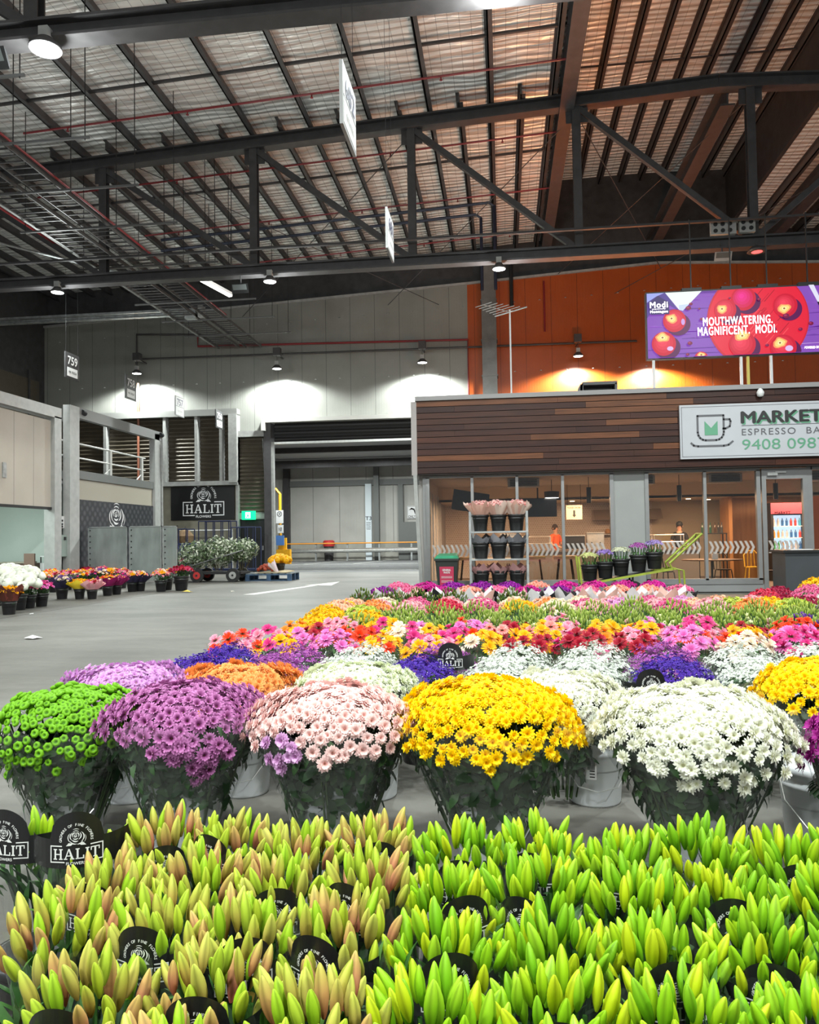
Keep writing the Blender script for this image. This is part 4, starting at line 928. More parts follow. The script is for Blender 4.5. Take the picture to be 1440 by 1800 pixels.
for i, (x, y) in enumerate(((-.4, 25.4), (.8, 26.4), (3.6, 25.6), (4.3, 26.6), (5.8, 25.6), (6.6, 26.4), (2.2, 25.6))):
    mb = MB(); mb.lathe([(.001, -.005), (.07, -.005), (.08, 0)], (x, y, 2.54), 12); tag(mb.build('ceiling_downlight', em('downlight', (1, .8, .5), 10)), 'small round downlight in the back ceiling of the espresso bar', 'downlight', 'downlights in the espresso bar')
def pendant(x, lb, y=21.4):
    t = thing('pendant_lamp', lb, 'lamp', (x, y, 2.3)); mb = MB(); mb.tube([(0, 0, 0), (0, 0, .42)], .06, 12); mb.build('shade', M_black, t)
    mb = MB(); mb.tube([(0, 0, .42), (0, 0, .70)], .008, 5); mb.build('cord', M_black, t)
pendant(2.28, 'black tube pendant lamp in the fourth bar window')
pendant(4.62, 'black tube pendant lamp in the window right of the white pier')
pendant(7.05, 'black tube pendant lamp behind the bar door')
t = thing('pendant_lamp', 'wide black ring pendant with lit rim in the third bar window', 'lamp', (1.35, 22.2, 2.55)); mb = MB(); mb.lathe([(.2, -.05), (.21, .12), (.05, .14)], n=16); mb.build('shade', M_black, t); mb = MB(); mb.lathe([(.001, -.06), (.19, -.055)], n=16); mb.build('lens', em('pend_lens', (1, .95, .9), 8), t); mb = MB(); mb.tube([(0, 0, .14), (0, 0, .45)], .01, 5); mb.build('cord', M_black, t)
def tv(x0, x1, z0, z1, y, lb, tilt=0):
    t = thing('hanging_television', lb, 'television', ((x0+x1)/2, y, z1)); w_ = (x1-x0)/2; h_ = z1-z0
    mb = MB(); mb.box(-w_, w_, -.03, .03, -h_, 0); o = mb.build('screen', mat('screen_off', (.008, .008, .01), .15), t); o.rotation_euler = (0, tilt, tilt*1.5)
    mb = MB(); mb.tube([(0, .05, -.1), (0, .05, 3.0-z1)], .025, 6); mb.build('ceiling_pole', M_black, t)
tv(-1.35, -.35, 2.12, 2.68, 21.6, 'tilted black television hung in the leftmost bar window', .16)
tv(.45, 1.5, 1.98, 2.5, 22.5, 'black television hung level in the third bar window')
t = thing('menu_board', 'small cream PLEASE ORDER notice hung over the counter', 'notice', (2.15, 24.4, 1.95)); mb = MB(); mb.box(-.24, .24, 0, .02, -.02, .42); mb.build('board', mat('menu_cream', (.5, .42, .32), .6), t)
mb = MB(); words(mb, 'PLEASE ORDER', .4, .05, 0, .34, -.005); mb.poly([(-.03, .26), (.03, .26), (.03, .12), (.06, .12), (0, .04), (-.06, .12), (-.03, .12)], -.005); mb.build('lettering', M_black, t)
mb = MB(); mb.tube([(-.2, 0, .4), (-.2, 0, 1.05)], .006, 4).tube([(.2, 0, .4), (.2, 0, 1.05)], .006, 4); mb.build('hanging_wire', M_black, t)
# counter
t = thing('service_counter', 'long grey service counter inside the espresso bar', 'counter', (3, 24.2, 0))
mb = MB(); mb.box(-.2, 5.7, 24.0, 24.8, 0, .95); mb.build('front', mat('counter_grey', (.17, .15, .13), .5), t, True)
mb = MB(); mb.box(-.25, 5.72, 23.95, 24.85, .95, 1.0); mb.build('worktop', mat('counter_top', (.12, .1, .09), .3), t, True)
for i, (x, w_) in enumerate(((.9, .5), (3.9, .55), (4.7, .6))):
    t = thing('display_case', ('glass food display case left of the person in orange', 'glass food display case right of the white pier', 'wide glass food display case by the shelf')[i], 'display case', (x, 24.3, 1.0))
    mb = MB()
    for (a, b) in ((-w_, -.2), (w_, -.2), (-w_, .2), (w_, .2)): mb.tube([(a, b, 0), (a, b, .42)], .015, 5)
    mb.tube([(-w_, -.2, .42), (w_, -.2, .42), (w_, .2, .42), (-w_, .2, .42), (-w_, -.2, .42)], .015, 5).tube([(-w_, -.2, .21), (w_, -.2, .21)], .015, 5); mb.build('frame', M_silver, t)
    mb = MB(); mb.box(-w_, w_, -.18, .18, .2, .215); mb.build('shelf', mat('lit_shelf', (.7, .45, .2), .4, emit=((1, .6, .3), .6)), t)
def appliance(x, w_, h, lb, m, name='coffee_machine', cat='coffee machine'):
    t = thing(name, lb, cat, (x, 24.4, 1.0)); mb = MB(); mb.box(-w_/2, w_/2, -.2, .2, 0.03, h); mb.box(-w_/2+.03, w_/2-.03, -.22, -.2, h*.3, h*.75); mb.build('body', m, t)
    mb = MB(); mb.box(-w_/2-.02, w_/2+.02, -.22, .22, h, h+.03); mb.build('top_tray', M_silver, t)
    for s in (-1, 1): mb = MB(); mb.tube([(s*w_*.25, -.24, h*.45), (s*w_*.25, -.34, h*.42)], .018, 6); mb.build('handle', M_black, t)
appliance(2.12, .62, .42, 'black coffee machine on the counter in the fourth bar window', M_black)
appliance(2.75, .5, .5, 'steel coffee machine on the counter beside the black one', M_silver)
appliance(3.45, .3, .55, 'steel grinder on the counter just right of the white pier', M_silver, 'coffee_grinder', 'grinder')
appliance(.2, .6, .5, 'steel oven on the counter behind the flower rack', M_silver, 'bench_oven', 'oven')
# range hood and shelf at the back
t = thing('range_hood', 'steel range hood along the tiled back wall', 'range hood', (4.1, 27.0, 1.95)); mb = MB(); mb.add([(-1.1, -.5, 0), (1.1, -.5, 0), (1.1, .4, 0), (-1.1, .4, 0), (-1.1, -.1, .35), (1.1, -.1, .35), (1.1, .4, .35), (-1.1, .4, .35)], [(0, 3, 2, 1), (4, 5, 6, 7), (0, 1, 5, 4), (1, 2, 6, 5), (2, 3, 7, 6), (3, 0, 4, 7)]); mb.build('canopy', mat('warm_steel', (.45, .38, .32), .35, .6), t)
mb = MB(); mb.box(-.3, .3, 0, .4, .35, .62); mb.build('flue', mat('warm_steel', (.45, .38, .32), .35, .6), t)
t = thing('wall_shelf', 'steel wall shelf with pale bread loaves on the tiled wall', 'shelf', (4.0, 27.1, 1.45)); mb = MB(); mb.box(-.8, .8, 0, .3, 0, .03); mb.build('board', M_silver, t); mb = MB(); mb.box(-.7, -.67, .05, .3, -.2, 0).box(.67, .7, .05, .3, -.2, 0); mb.build('bracket', M_silver, t)
for i in range(7):
    mb = MB(); mb.lathe([(.001, 0), (.08, .02), (.09, .1), (.05, .17), (.001, .18)], (3.5+.17*i, 27.22, 1.482), 10); tag(mb.build('bread_loaf', mat('bread', (.55, .3, .12), .7)), 'brown loaf on the steel wall shelf of the bar', 'bread', 'loaves on the wall shelf', )
# bottle shelf
t = thing('bottle_stand', 'dark stand with bottles in the last window before the bar door', 'stand', (6.2, 24.6, 0)); mb = MB()
for (a, b) in ((-.4, -.2), (.4, -.2), (-.4, .2), (.4, .2)): mb.tube([(a, b, 0), (a, b, 1.42)], .02, 6)
mb.build('leg_frame', M_black, t); mb = MB(); mb.box(-.42, .42, -.22, .22, 1.42, 1.45); mb.build('shelf', M_black, t)
for i, (x, c) in enumerate(((-.25, (.02, .05, .03)), (-.15, (.03, .03, .03)), (-.02, (.02, .06, .04)), (.12, (.05, .03, .02)), (.22, (.03, .03, .03)), (.31, (.05, .05, .05)))):
    mb = MB(); mb.lathe([(.035, 0), (.038, .18), (.015, .24), (.014, .32), (.001, .32)], (6.2+x, 24.55, 1.452), 10); tag(mb.build('glass_bottle', mat('bottle_%d' % i, c, .15)), 'dark bottle, %s from the left on the stand in the last bar window' % ORD[i+1], 'bottle', 'bottles on the dark stand')
# fridge
t = thing('drinks_fridge', 'lit glass-door drinks fridge behind the right edge of the bar door', 'fridge', (8.3, 24.0, 0))
mb = MB(); mb.box(-.55, .55, 0, .7, 0, .15).box(-.55, -.48, 0, .7, .15, 2.2).box(.48, .55, 0, .7, .15, 2.2).box(-.55, .55, .62, .7, .15, 2.2).box(-.55, .55, 0, .7, 2.2, 2.3); mb.build('cabinet', M_black, t)
mb = MB(); mb.box(-.55, .55, -.03, 0, 1.98, 2.3); mb.build('header_panel', mat('fridge_header', (.35, .03, .05), .4, emit=((.8, .1, .12), .5)), t)
mb = MB(); mb.box(-.47, .47, .55, .6, .2, 1.95); mb.build('back_light', em('fridge_light', (.6, .8, 1), .9), t)
for j in range(5): mb = MB(); mb.box(-.47, .47, .05, .55, .25+.34*j, .265+.34*j); mb.build('shelf', M_whitep, t)
fc = [(.5, .05, .05), (.05, .3, .5), (.1, .45, .15), (.6, .3, .05), (.5, .5, .55), (.03, .12, .35)]
for j in range(5):
    for i in range(8):
        mb = MB(); mb.lathe([(.035, 0), (.036, .15), (.014, .2), (.014, .23), (.001, .23)], (8.3-.42+.12*i, 24.16, .267+.34*j), 8)
        tag(mb.build('drink_bottle', mat('drink_%d' % ((i//2+j) % 6), fc[(i//2+j) % 6], .3)), 'coloured drink bottle standing in the lit fridge of the bar', 'bottle', 'drink bottles in the fridge')
# tables, stools
def bistro_table(x, y, h, lb, r=.45, m=mat('table_brown', (.16, .07, .03), .5)):
    t = thing('round_table', lb, 'table', (x, y, 0)); mb = MB(); mb.lathe([(.001, h-.03), (r, h-.03), (r, h), (.001, h)], n=24); mb.build('tabletop', m, t)
    mb = MB(); mb.lathe([(.03, .03), (.03, h-.03)], n=8); mb.build('pedestal', M_black, t); mb = MB(); mb.lathe([(.25, 0), (.25, .03), (.001, .04)], n=16); mb.build('base', M_black, t)
bistro_table(5.4, 21.4, .76, 'round brown table with a napkin box behind the last bar window', .75)
t = thing('napkin_box', 'white napkin box on the round brown bar table', 'napkin box', (5.45, 21.3, .762)); mb = MB(); mb.box(-.07, .07, -.05, .05, 0, .14); mb.build('box', M_whitep, t); mb = MB(); mb.poly([(-.03, .13), (.03, .13), (.05, .19), (-.04, .2)], 0, .01); mb.build('napkin', M_whitep, t)
for i, (x, lb) in enumerate(((.78, 'narrow high wooden table behind the third bar window'), (1.6, 'high wooden table between the third and fourth bar windows'), (-.95, 'small high wooden table behind the flower rack'))):
    t = thing('high_table', lb, 'table', (x, 21.2, 0)); mb = MB(); mb.box(-.3, .3, -.25, .25, .82, .9); mb.build('tabletop', mat('light_wood', (.40, .22, .09), .5), t)
    for (a, b) in ((-.22, -.2), (.22, -.2), (-.22, .2), (.22, .2)): mb = MB(); mb.tube([(a*.7, b, .82), (a*1.1, b*1.1, 0.02)], .018, 6); mb.build('leg', M_black, t)
def bar_chair(x, y, lb, rz=0, m=None):
    m = m or mat('chair_black', (.02, .015, .012), .4)
    t = thing('cafe_chair', lb, 'chair', (x, y, 0), rz); mb = MB(); mb.lathe([(.001, .44), (.2, .44), (.21, .47), (.001, .48)], n=16); mb.build('seat', m, t)
    for (a, b) in ((-.15, -.15), (.15, -.15), (-.15, .15), (.15, .15)): mb = MB(); mb.tube([(a, b, .44), (a*1.3, b*1.3, 0.02)], .016, 6); mb.build('leg', m, t)
    mb = MB(); mb.tube([(-.19, .15, .45), (-.2, .2, .8), (-.1, .22, .92), (.1, .22, .92), (.2, .2, .8), (.19, .15, .45)], .016, 6); mb.tube([(-.1, .19, .47), (-.08, .21, .91)], .01, 5).tube([(.1, .19, .47), (.08, .21, .91)], .01, 5).tube([(0, .19, .47), (0, .21, .91)], .01, 5); mb.build('backrest', m, t)
bar_chair(4.2, 21.3, 'dark bentwood chair behind the window right of the white pier', 1.9)
bar_chair(5.9, 22.2, 'dark bentwood chair at the round brown table', .2)
bar_chair(6.75, 21.2, 'black round-backed chair just inside the bar door, left one', 1.2)
bar_chair(7.3, 21.6, 'black round-backed chair just inside the bar door, right one', -1.0)
bar_chair(7.1, 23.6, 'yellow chair deep inside the bar behind the door', 0, mat('chair_yellow', (.5, .3, .02), .5))
# ---- sign on the fascia
t = thing('shop_sign', 'white MARKET ESPRESSO BAR sign on the timber fascia', 'sign', (6.6, YC-.3, 3.9))
mb = MB(); mb.box(4.25, 9.3, YC-.38, YC-.31, 3.22, 4.52); mb.build('panel', mat('sign_panel', (.44, .45, .48), .5, 0, .03, 2), t, True)
mb = MB(); M_ss = mat('sign_edge_blk', (.1, .1, .11), .5)
for q in ((4.29, 9.3, 3.27, 3.28), (4.29, 9.3, 4.46, 4.47), (4.29, 4.3, 3.27, 4.47)): mb.box(q[0], q[1], YC-.385, YC-.38, q[2], q[3])
mb.build('border_line', M_ss, t, True)
mb = MB(); yz = YC-.39
def stroke(mb, pts, w_, y):
    for a, b in zip(pts[:-1], pts[1:]):
        d = Vector((b[0]-a[0], b[1]-a[1])); l = d.length or 1; n_ = Vector((-d.y, d.x))/l*w_/2; e_ = d/l*w_*.3
        mb.poly([(a[0]-n_.x-e_.x, a[1]-n_.y-e_.y), (b[0]-n_.x+e_.x, b[1]-n_.y+e_.y), (b[0]+n_.x+e_.x, b[1]+n_.y+e_.y), (a[0]+n_.x-e_.x, a[1]+n_.y-e_.y)], y)
cup = [(4.66, 4.25), (4.66, 3.85)]+[(4.66+.18-.18*math.cos(a), 3.85-.19*math.sin(a)) for a in (.4, .8, 1.2, 1.57)]+[(5.08, 3.66)]+[(5.08+.18*math.sin(a), 3.85-.19*math.cos(a)) for a in (.4, .8, 1.2, 1.57)]+[(5.26, 4.25), (4.66, 4.25)]
stroke(mb, cup, .045, yz)
stroke(mb, [(5.26, 4.15), (5.40, 4.15), (5.42, 4.1), (5.40, 3.98), (5.30, 3.93), (5.24, 3.93)], .045, yz)
stroke(mb, [(4.50, 3.60), (4.56, 3.54), (4.66, 3.52), (5.25, 3.52), (5.36, 3.54), (5.46, 3.62)], .045, yz)
mb.build('cup_outline', M_ss, t, True)
mb = MB(); mb.poly([(4.82, 3.78), (5.12, 3.78), (5.12, 4.12), (4.97, 3.95), (4.82, 4.12)], yz); mb.build('cup_emblem', mat('sign_green', (.10, .30, .18), .5), t, True)
mb = MB(); words(mb, 'MARKET', 1.82, .27, 5.67, 4.18, yz-.004, .035, align='LEFT'); mb.build('name_lettering', mat('sign_black', (.015, .015, .015), .5), t, True)
mb = MB(); words(mb, 'MARKET', 1.82, .27, 5.70, 4.15, yz, .035, align='LEFT'); mb.build('name_shadow_lettering', mat('sign_green', (.10, .30, .18), .5), t, True)
mb = MB(); words(mb, 'ESPRESSO  BAR', 1.95, .155, 5.67, 3.83, yz, .0, align='LEFT', spacing=1.2); mb.box(5.67, 9.2, YC-.39, YC-.385, 3.98, 3.99); mb.build('lettering', M_ss, t, True)
mb = MB(); words(mb, '9408 0987', 1.9, .25, 5.67, 3.53, yz, .0, align='LEFT'); mb.build('phone_number', mat('sign_green', (.10, .30, .18), .5), t, True)
# security camera, roof things
t = thing('security_camera', 'small white dome camera on the fascia edge above the sign', 'camera', (6.12, YC-.38, 4.86)); mb = MB(); mb.lathe([(.001, -.22), (.07, -.18), (.09, -.1), (.06, -.04), (.03, 0)], n=14); mb.build('housing', M_whitep, t, smooth=True)
mb = MB(); mb.lathe([(.001, -.225), (.045, -.205)], n=12); mb.build('lens', M_black, t)
t = thing('air_cooler', 'black open air cooler box on the espresso bar roof', 'air cooler', (2.5, 20.6, 4.702)); mb = MB(); mb.box(-.4, .48, 0, .7, 0, .12).box(-.4, .48, 0, .7, .62, .7).box(.42, .48, 0, .7, .1, .65).box(-.46, -.38, 0, .7, .1, .65).box(-.4, .42, .6, .7, .1, .65); mb.add([(-.7, 0, .0), (-.4, 0, .0), (-.4, 0, .7), (-.5, 0, .5), (-.7, .6, .0), (-.4, .6, .0), (-.4, .6, .7), (-.5, .6, .5)], [(0, 1, 2, 3), (0, 3, 7, 4), (3, 2, 6, 7)]); mb.build('casing', mat('cooler_grey', (.09, .09, .09), .5), t)
mb = MB(); mb.box(-.36, .4, .3, .33, .1, .62); mb.build('dark_grille', M_black, t)
# antenna
t = thing('tv_antenna', 'silver comb-shaped aerial on a thin mast over the bar roof', 'antenna', (.27, 20.6, 4.7))
mb = MB(); mb.tube([(0, 0, 0), (0, 0, 2.68)], .022, 8); mb.build('mast', M_whitep, t)
mb = MB(); mb.tube([(.0, .06, 2.64), (-.69, -.72, 2.64)], .012, 6); mb.build('boom', M_silver, t)
for i in range(7):
    u = i/6; c = Vector((-.69*u+.02, -.74*u+.06, 2.65)); L_ = .50-.22*u if i else .55
    mb = MB(); mb.tube([c+Vector((.75, -.66, 0))*L_, c-Vector((.75, -.66, 0))*L_], .010 if i else .02, 5); mb.build('element', M_silver, t)
# ---- LED screen
def clip(poly, x0, x1, z0, z1):
    def cl(P, f, g):
        out = []
        for i in range(len(P)):
            a, b = P[i-1], P[i]; fa, fb = f(a), f(b)
            if fa != fb:
                out.append(g(a, b))
            if fb: out.append(b)
        return out
    def ix(v, ax):
        def g(a, b):
            u = (v-a[ax])/(b[ax]-a[ax]); return (a[0]+(b[0]-a[0])*u, a[1]+(b[1]-a[1])*u)
        return g
    P = cl(poly, lambda p: p[0] >= x0, ix(x0, 0)); P = cl(P, lambda p: p[0] <= x1, ix(x1, 0)) if P else P
    P = cl(P, lambda p: p[1] >= z0, ix(z0, 1)) if P else P; P = cl(P, lambda p: p[1] <= z1, ix(z1, 1)) if P else P
    return P
SX0, SX1, SZ0, SZ1, SY = 3.84, 8.9, 6.03, 7.74, 21.0
t = thing('led_screen', 'large glowing advertising screen with red apples over the bar', 'screen', (6.3, SY, 6.9))
mb = MB(); mb.box(SX0-.02, SX1+.02, SY, SY+.22, SZ0-.02, SZ1+.04)
mb.build('cabinet', M_black, t, True)
PX = (SX1-SX0)/5.06*1.0
pm = MB(); lay = [0]
def S(x, z): return (SX0+x*1.71*.945, SZ0+z*1.71)   # screen heights: z 0..1, x 0..2.96
def L_add(P, col):
    lay[0] += 1; P = clip([S(*p) for p in P], SX0, SX1, SZ0, SZ1)
    if len(P) > 2: pm.poly(P, SY-.002-lay[0]*.0003, 0, col)
def circ(cx, cz, rx, rz, n=36, a0=0): return [(cx+rx*math.cos(a0+2*PI*i/n), cz+rz*math.sin(a0+2*PI*i/n)) for i in range(n)]
def disc(cx, cz, r, c_in, c_out, ox=-.2, oz=.25):
    lay[0] += 1; y = SY-.002-lay[0]*.0003; rings = 5; 
    for k in range(rings, 0, -1):
        u = k/rings; lay[0] += 1
        c = tuple(c_in[i]+(c_out[i]-c_in[i])*u for i in range(3)); L_add(circ(cx+ox*r*(1-u), cz+oz*r*(1-u), r*u, r*u*.97), c)
L_add([(0, 0), (3.4, 0), (3.4, 1), (0, 1)], (.24, .075, .48))
r_ = random.Random(5)
for i in range(60):
    x = r_.uniform(-.2, 3.2); z = r_.uniform(0, 1); l = r_.uniform(.2, .8); c = r_.choice([(.34, .14, .60), (.16, .04, .36), (.28, .09, .52), (.13, .03, .30)])
    L_add([(x, z), (x+l*.5, z+.012+r_.uniform(-.02, .02)), (x+l, z), (x+l, z+.006), (x+l*.5, z+.022), (x, z+.008)], c)
L_add([(0, .62), (0, 1), (.3, 1), (.48, .73), (.2, .9)], (.10, .06, .30)); L_add([(0, .86), (0, 1), (.28, 1), (.15, .95)], (.35, .4, .85))
L_add([(.29, 1), (.86, 1), (.56, .71), (.5, .73)], (.85, .95, .9)); L_add([(.5, .74), (.56, .71), (.66, .81), (.5, .8)], (.6, .7, .9))
L_add([(0, .12), (1.4, .13), (1.4, .14), (0, .13)], (.12, .03, .28)); L_add([(2.2, .12), (3.4, .15), (3.4, .165), (2.2, .13)], (.5, .3, .7))
L_add(circ(1.71, .53, .78, .74, 60), (.60, .01, .03))
L_add(circ(1.715, .535, .755, .715, 60), (.78, .01, .04))
for i in range(40):
    a = r_.uniform(0, 2*PI); q = r_.uniform(0, .6); x = 1.66+.8*q*math.cos(a); z = .50+.75*q*math.sin(a); l = r_.uniform(.1, .3); c = r_.choice([(.45, .0, .02), (.95, .08, .10), (.6, .0, .03)])
    L_add([(x, z), (x+l*.7, z+l*.75), (x+l*.7+.015, z+l*.75), (x+.02, z)], c)
def apple(cx, cz, r, blotch=(-.15, .3), shad=True, mag=False):
    if shad: L_add(circ(cx+.06, cz-.06, r*1.05, r*.95), (.10, .0, .08))
    disc(cx, cz, r, (1, .06, .12) if not mag else (.95, .02, .35), (.62, .0, .03))
    if blotch:
        bx, bz = cx+blotch[0]*r, cz+blotch[1]*r; m = r*.52
        P = [(bx+m*(1+.15*math.sin(2*a+cx*9)+.06*math.sin(7*a))*math.cos(a), bz+m*.75*(1+.18*math.cos(3*a+cz*7))*math.sin(a)) for a in [2*PI*i/24 for i in range(24)]]
        L_add(P, (1, .35, .12)); L_add([(bx+(p[0]-bx)*.75, bz+(p[1]-bz)*.75) for p in P], (1, .72, .22)); L_add([(bx+(p[0]-bx)*.35, bz+(p[1]-bz)*.35) for p in P], (1, .9, .45)); L_add(circ(bx, bz, .016, .014), (.35, .12, .02))
apple(1.50, .85, .19, None, True, True); apple(1.215, .69, .17, (-.3, .1)); apple(2.13, .715, .185, (-.1, -.25)); apple(1.46, .155, .205, (0, .62)); apple(2.08, .08, .20, (-.25, .35)); apple(.42, .557, .18, (-.25, .2)); apple(.245, .21, .19, (-.1, .5)); apple(.82, -.04, .11, (0, .5), False)
for (x, z, s) in ((.64, .74, .045), (.68, .80, .03), (.81, .72, .02), (.84, .56, .03), (.65, .20, .04), (.61, .03, .03), (1.73, .82, .03), (2.34, .34, .035), (2.5, .42, .04), (1.83, .12, .03), (2.13, .55, .05), (1.28, .86, .02), (1.95, .36, .03)):
    L_add(circ(x, z, s, s*.75, 10), (.18, 0, .05)); L_add(circ(x-s*.2, z+s*.2, s*.5, s*.3, 8), (.42, .02, .12))
L_add(circ(.55, .53, .03, .05, 12), (.6, .35, .75)); L_add(circ(.34, .13, .05, .035, 12), (.75, .5, .85)); L_add(circ(2.16, .06, .06, .045, 12), (.75, .5, .85))
L_add([(2.48, 1), (2.56, 1), (2.68, .72), (2.62, .72)], (.75, .75, .9)); L_add([(2.6, .74), (2.7, .74), (2.78, .52), (2.7, .52)], (.01, .01, .02))
pm.build('picture', attr_mat('screen_emission', .4, 0, .85), t, True, colors=True)
ty = SY-.002-(lay[0]+5)*.0003
def hd(body, w_, h_, x, z, off=.026, m=None, nm='caption_lettering'):
    q = MB(); X_, Z_ = S(x, z); words(q, body, w_*1.71, h_*1.71, X_, Z_, ty, off, spacing=1.14); q.build(nm, m or em('screen_white', (1, .97, 1), 1.3), t, True)
hd('MOUTHWATERING.', 1.0, .125, 1.39, .515); hd('MAGNIFICENT.  MODI.', 1.14, .125, 1.38, .37)
lm = MB(); P = [S(*p) for p in ((.04, .80), (.16, .91), (.28, .80), (.28, .88), (.16, .96), (.04, .88))]
L2 = MB(); L2.poly([S(*p) for p in ((.02, .84), (.17, .95), (.34, .84), (.34, .66), (.05, .66))], ty+.001); L2.build('logo_roof', em('screen_navy', (.03, .02, .08), 1), t, True)
hd('Modi', .26, .09, .18, .81, .03, nm='logo_lettering'); hd('especially', .2, .022, .18, .745, .02, nm='logo_lettering'); hd('Montague', .26, .05, .18, .70, .04, nm='logo_lettering')
hd('POWERED BY', .2, .035, 2.5, .06, .03, nm='corner_lettering')
# screen posts
for i, (x, mm, zt) in enumerate(((3.99, M_whitep, 6.0), (6.19, M_whitep, 6.0), (6.36, mat('post_yellow', (.6, .5, .1), .5), 6.0), (6.93, M_whitep, 6.0))):
    mb = MB(); mb.box(x-.03, x+.03, SY+.05, SY+.12, 4.7, zt)
    tag(mb.build('screen_post', mm), ('thin white post under the left end of the screen', 'white post under the middle of the screen', 'thin yellow post beside the white one under the screen', 'white post under the screen, farthest right')[i], 'post')
for i, x in enumerate((5.0, 6.0, 6.9, 7.9)):
    mb = MB(); mb.box(x-.012, x+.012, 21.1, 21.15, 7.78, 9.7).box(x-.25, x+.25, 21.05, 21.2, 7.78, 7.86); tag(mb.build('screen_hanger', M_black), 'black hanger holding the top of the screen, %s from its left end' % ORD[i+1], 'hanger', 'hangers of the screen')
# added uplight, unseen on the bar roof, gives the hall roof its orange glow
t = thing('added_uplight', 'added warm uplight, unseen on the espresso bar roof behind the fascia', 'floodlight', (3.0, 24.5, 4.72)); mb = MB(); mb.box(-.4, .4, -.3, .3, 0, .15); mb.build('housing', M_black, t); mb = MB(); mb.box(-.35, .35, -.25, .25, .15, .16); mb.build('lens', em('warm_lens', (1, .5, .2), 8), t)
light('AREA', (3.0, 24.5, 4.95), 420, (1.0, .42, .16), .7, rot=(PI, 0, 0))

# ---- things in front of the bar
t = thing('waste_bin', 'black wheelie bin with a green lid and red GENERAL WASTE label', 'bin', (-1.36, 18.9, 0))
mb = MB(); mb.add([(-.2, -.22, .05), (.2, -.22, .05), (.2, .22, .05), (-.2, .22, .05), (-.27, -.3, .9), (.27, -.3, .9), (.27, .3, .9), (-.27, .3, .9)], [(0, 3, 2, 1), (4, 5, 6, 7), (0, 1, 5, 4), (1, 2, 6, 5), (2, 3, 7, 6), (3, 0, 4, 7)]); mb.build('body', mat('bin_black', (.02, .025, .022), .5), t)
mb = MB(); mb.box(-.29, .29, -.33, .33, .88, .93); mb.build('rim', mat('bin_black', (.02, .025, .022), .5), t)
mb = MB(); mb.add([(-.29, -.33, .93), (.29, -.33, .93), (.27, .33, .97), (-.27, .33, .97), (-.25, -.25, .99), (.25, -.25, 1.0), (.22, .25, 1.05), (-.22, .25, 1.04)], [(0, 1, 5, 4), (1, 2, 6, 5), (2, 3, 7, 6), (3, 0, 4, 7), (4, 5, 6, 7)]); mb.build('lid', mat('bin_green', (.03, .25, .13), .45, 0, .3, 9, .4, 12), t)
for s in (-1, 1): mb = MB(); mb.tube([(s*.2-.03, .25, .1), (s*.2+.03, .25, .1)], .1, 14); mb.build('wheel', M_black, t)
mb = MB(); mb.add([(-.16, -.262, .22), (.16, -.262, .22), (.17, -.305, .74), (-.17, -.305, .74)], [(0, 1, 2, 3)]); mb.build('label_plate', mat('label_red', (.45, .03, .08), .5), t)
mb = MB(); words(mb, 'GENERAL', .2, .045, 0, .66, 0, .03); words(mb, 'WASTE', .15, .045, 0, .60, 0, .03)
for q in (.5, .47, .40, .37): mb.add([(-.13, 0, q), (.13, 0, q), (.13, 0, q+.008), (-.13, 0, q+.008)], [(0, 1, 2, 3)])
mb.add([(-.16, 0, .23), (.16, 0, .23), (.16, 0, .26), (-.16, 0, .26)], [(0, 1, 2, 3)])
mb.v = [(p[0], -.265-(p[2]-.22)*.083-.003+p[1], p[2]) for p in mb.v]; mb.build('label_lettering', M_whitep, t)
# reception podium at the right edge
t = thing('reception_podium', 'dark grey podium with a steel top at the right edge', 'podium', (6.3, 17.3, 0))
mb = MB(); mb.box(-.45, 1.1, 0, .8, 0, 1.0); mb.build('body', mat('podium', (.045, .05, .055), .5, 0, .1, 3), t)
mb = MB(); mb.box(-.5, 1.15, -.05, .85, 1.0, 1.05); mb.build('top', M_black, t)
t = thing('steel_tray', 'silver steel box on the dark podium at the right edge', 'box', (7.0, 17.5, 1.05)); mb = MB(); mb.box(-.2, .45, -.1, .3, 0, .22); mb.build('box', M_galv, t); mb = MB(); mb.box(-.22, .47, -.12, .32, .22, .24); mb.build('lid', M_silver, t)
t = thing('paper_sheet', 'white papers lying on the dark podium', 'paper', (6.25, 17.5, 1.052)); mb = MB(); mb.box(-.25, .2, -.1, .15, 0, .015); mb.build('sheet', M_whitep, t)
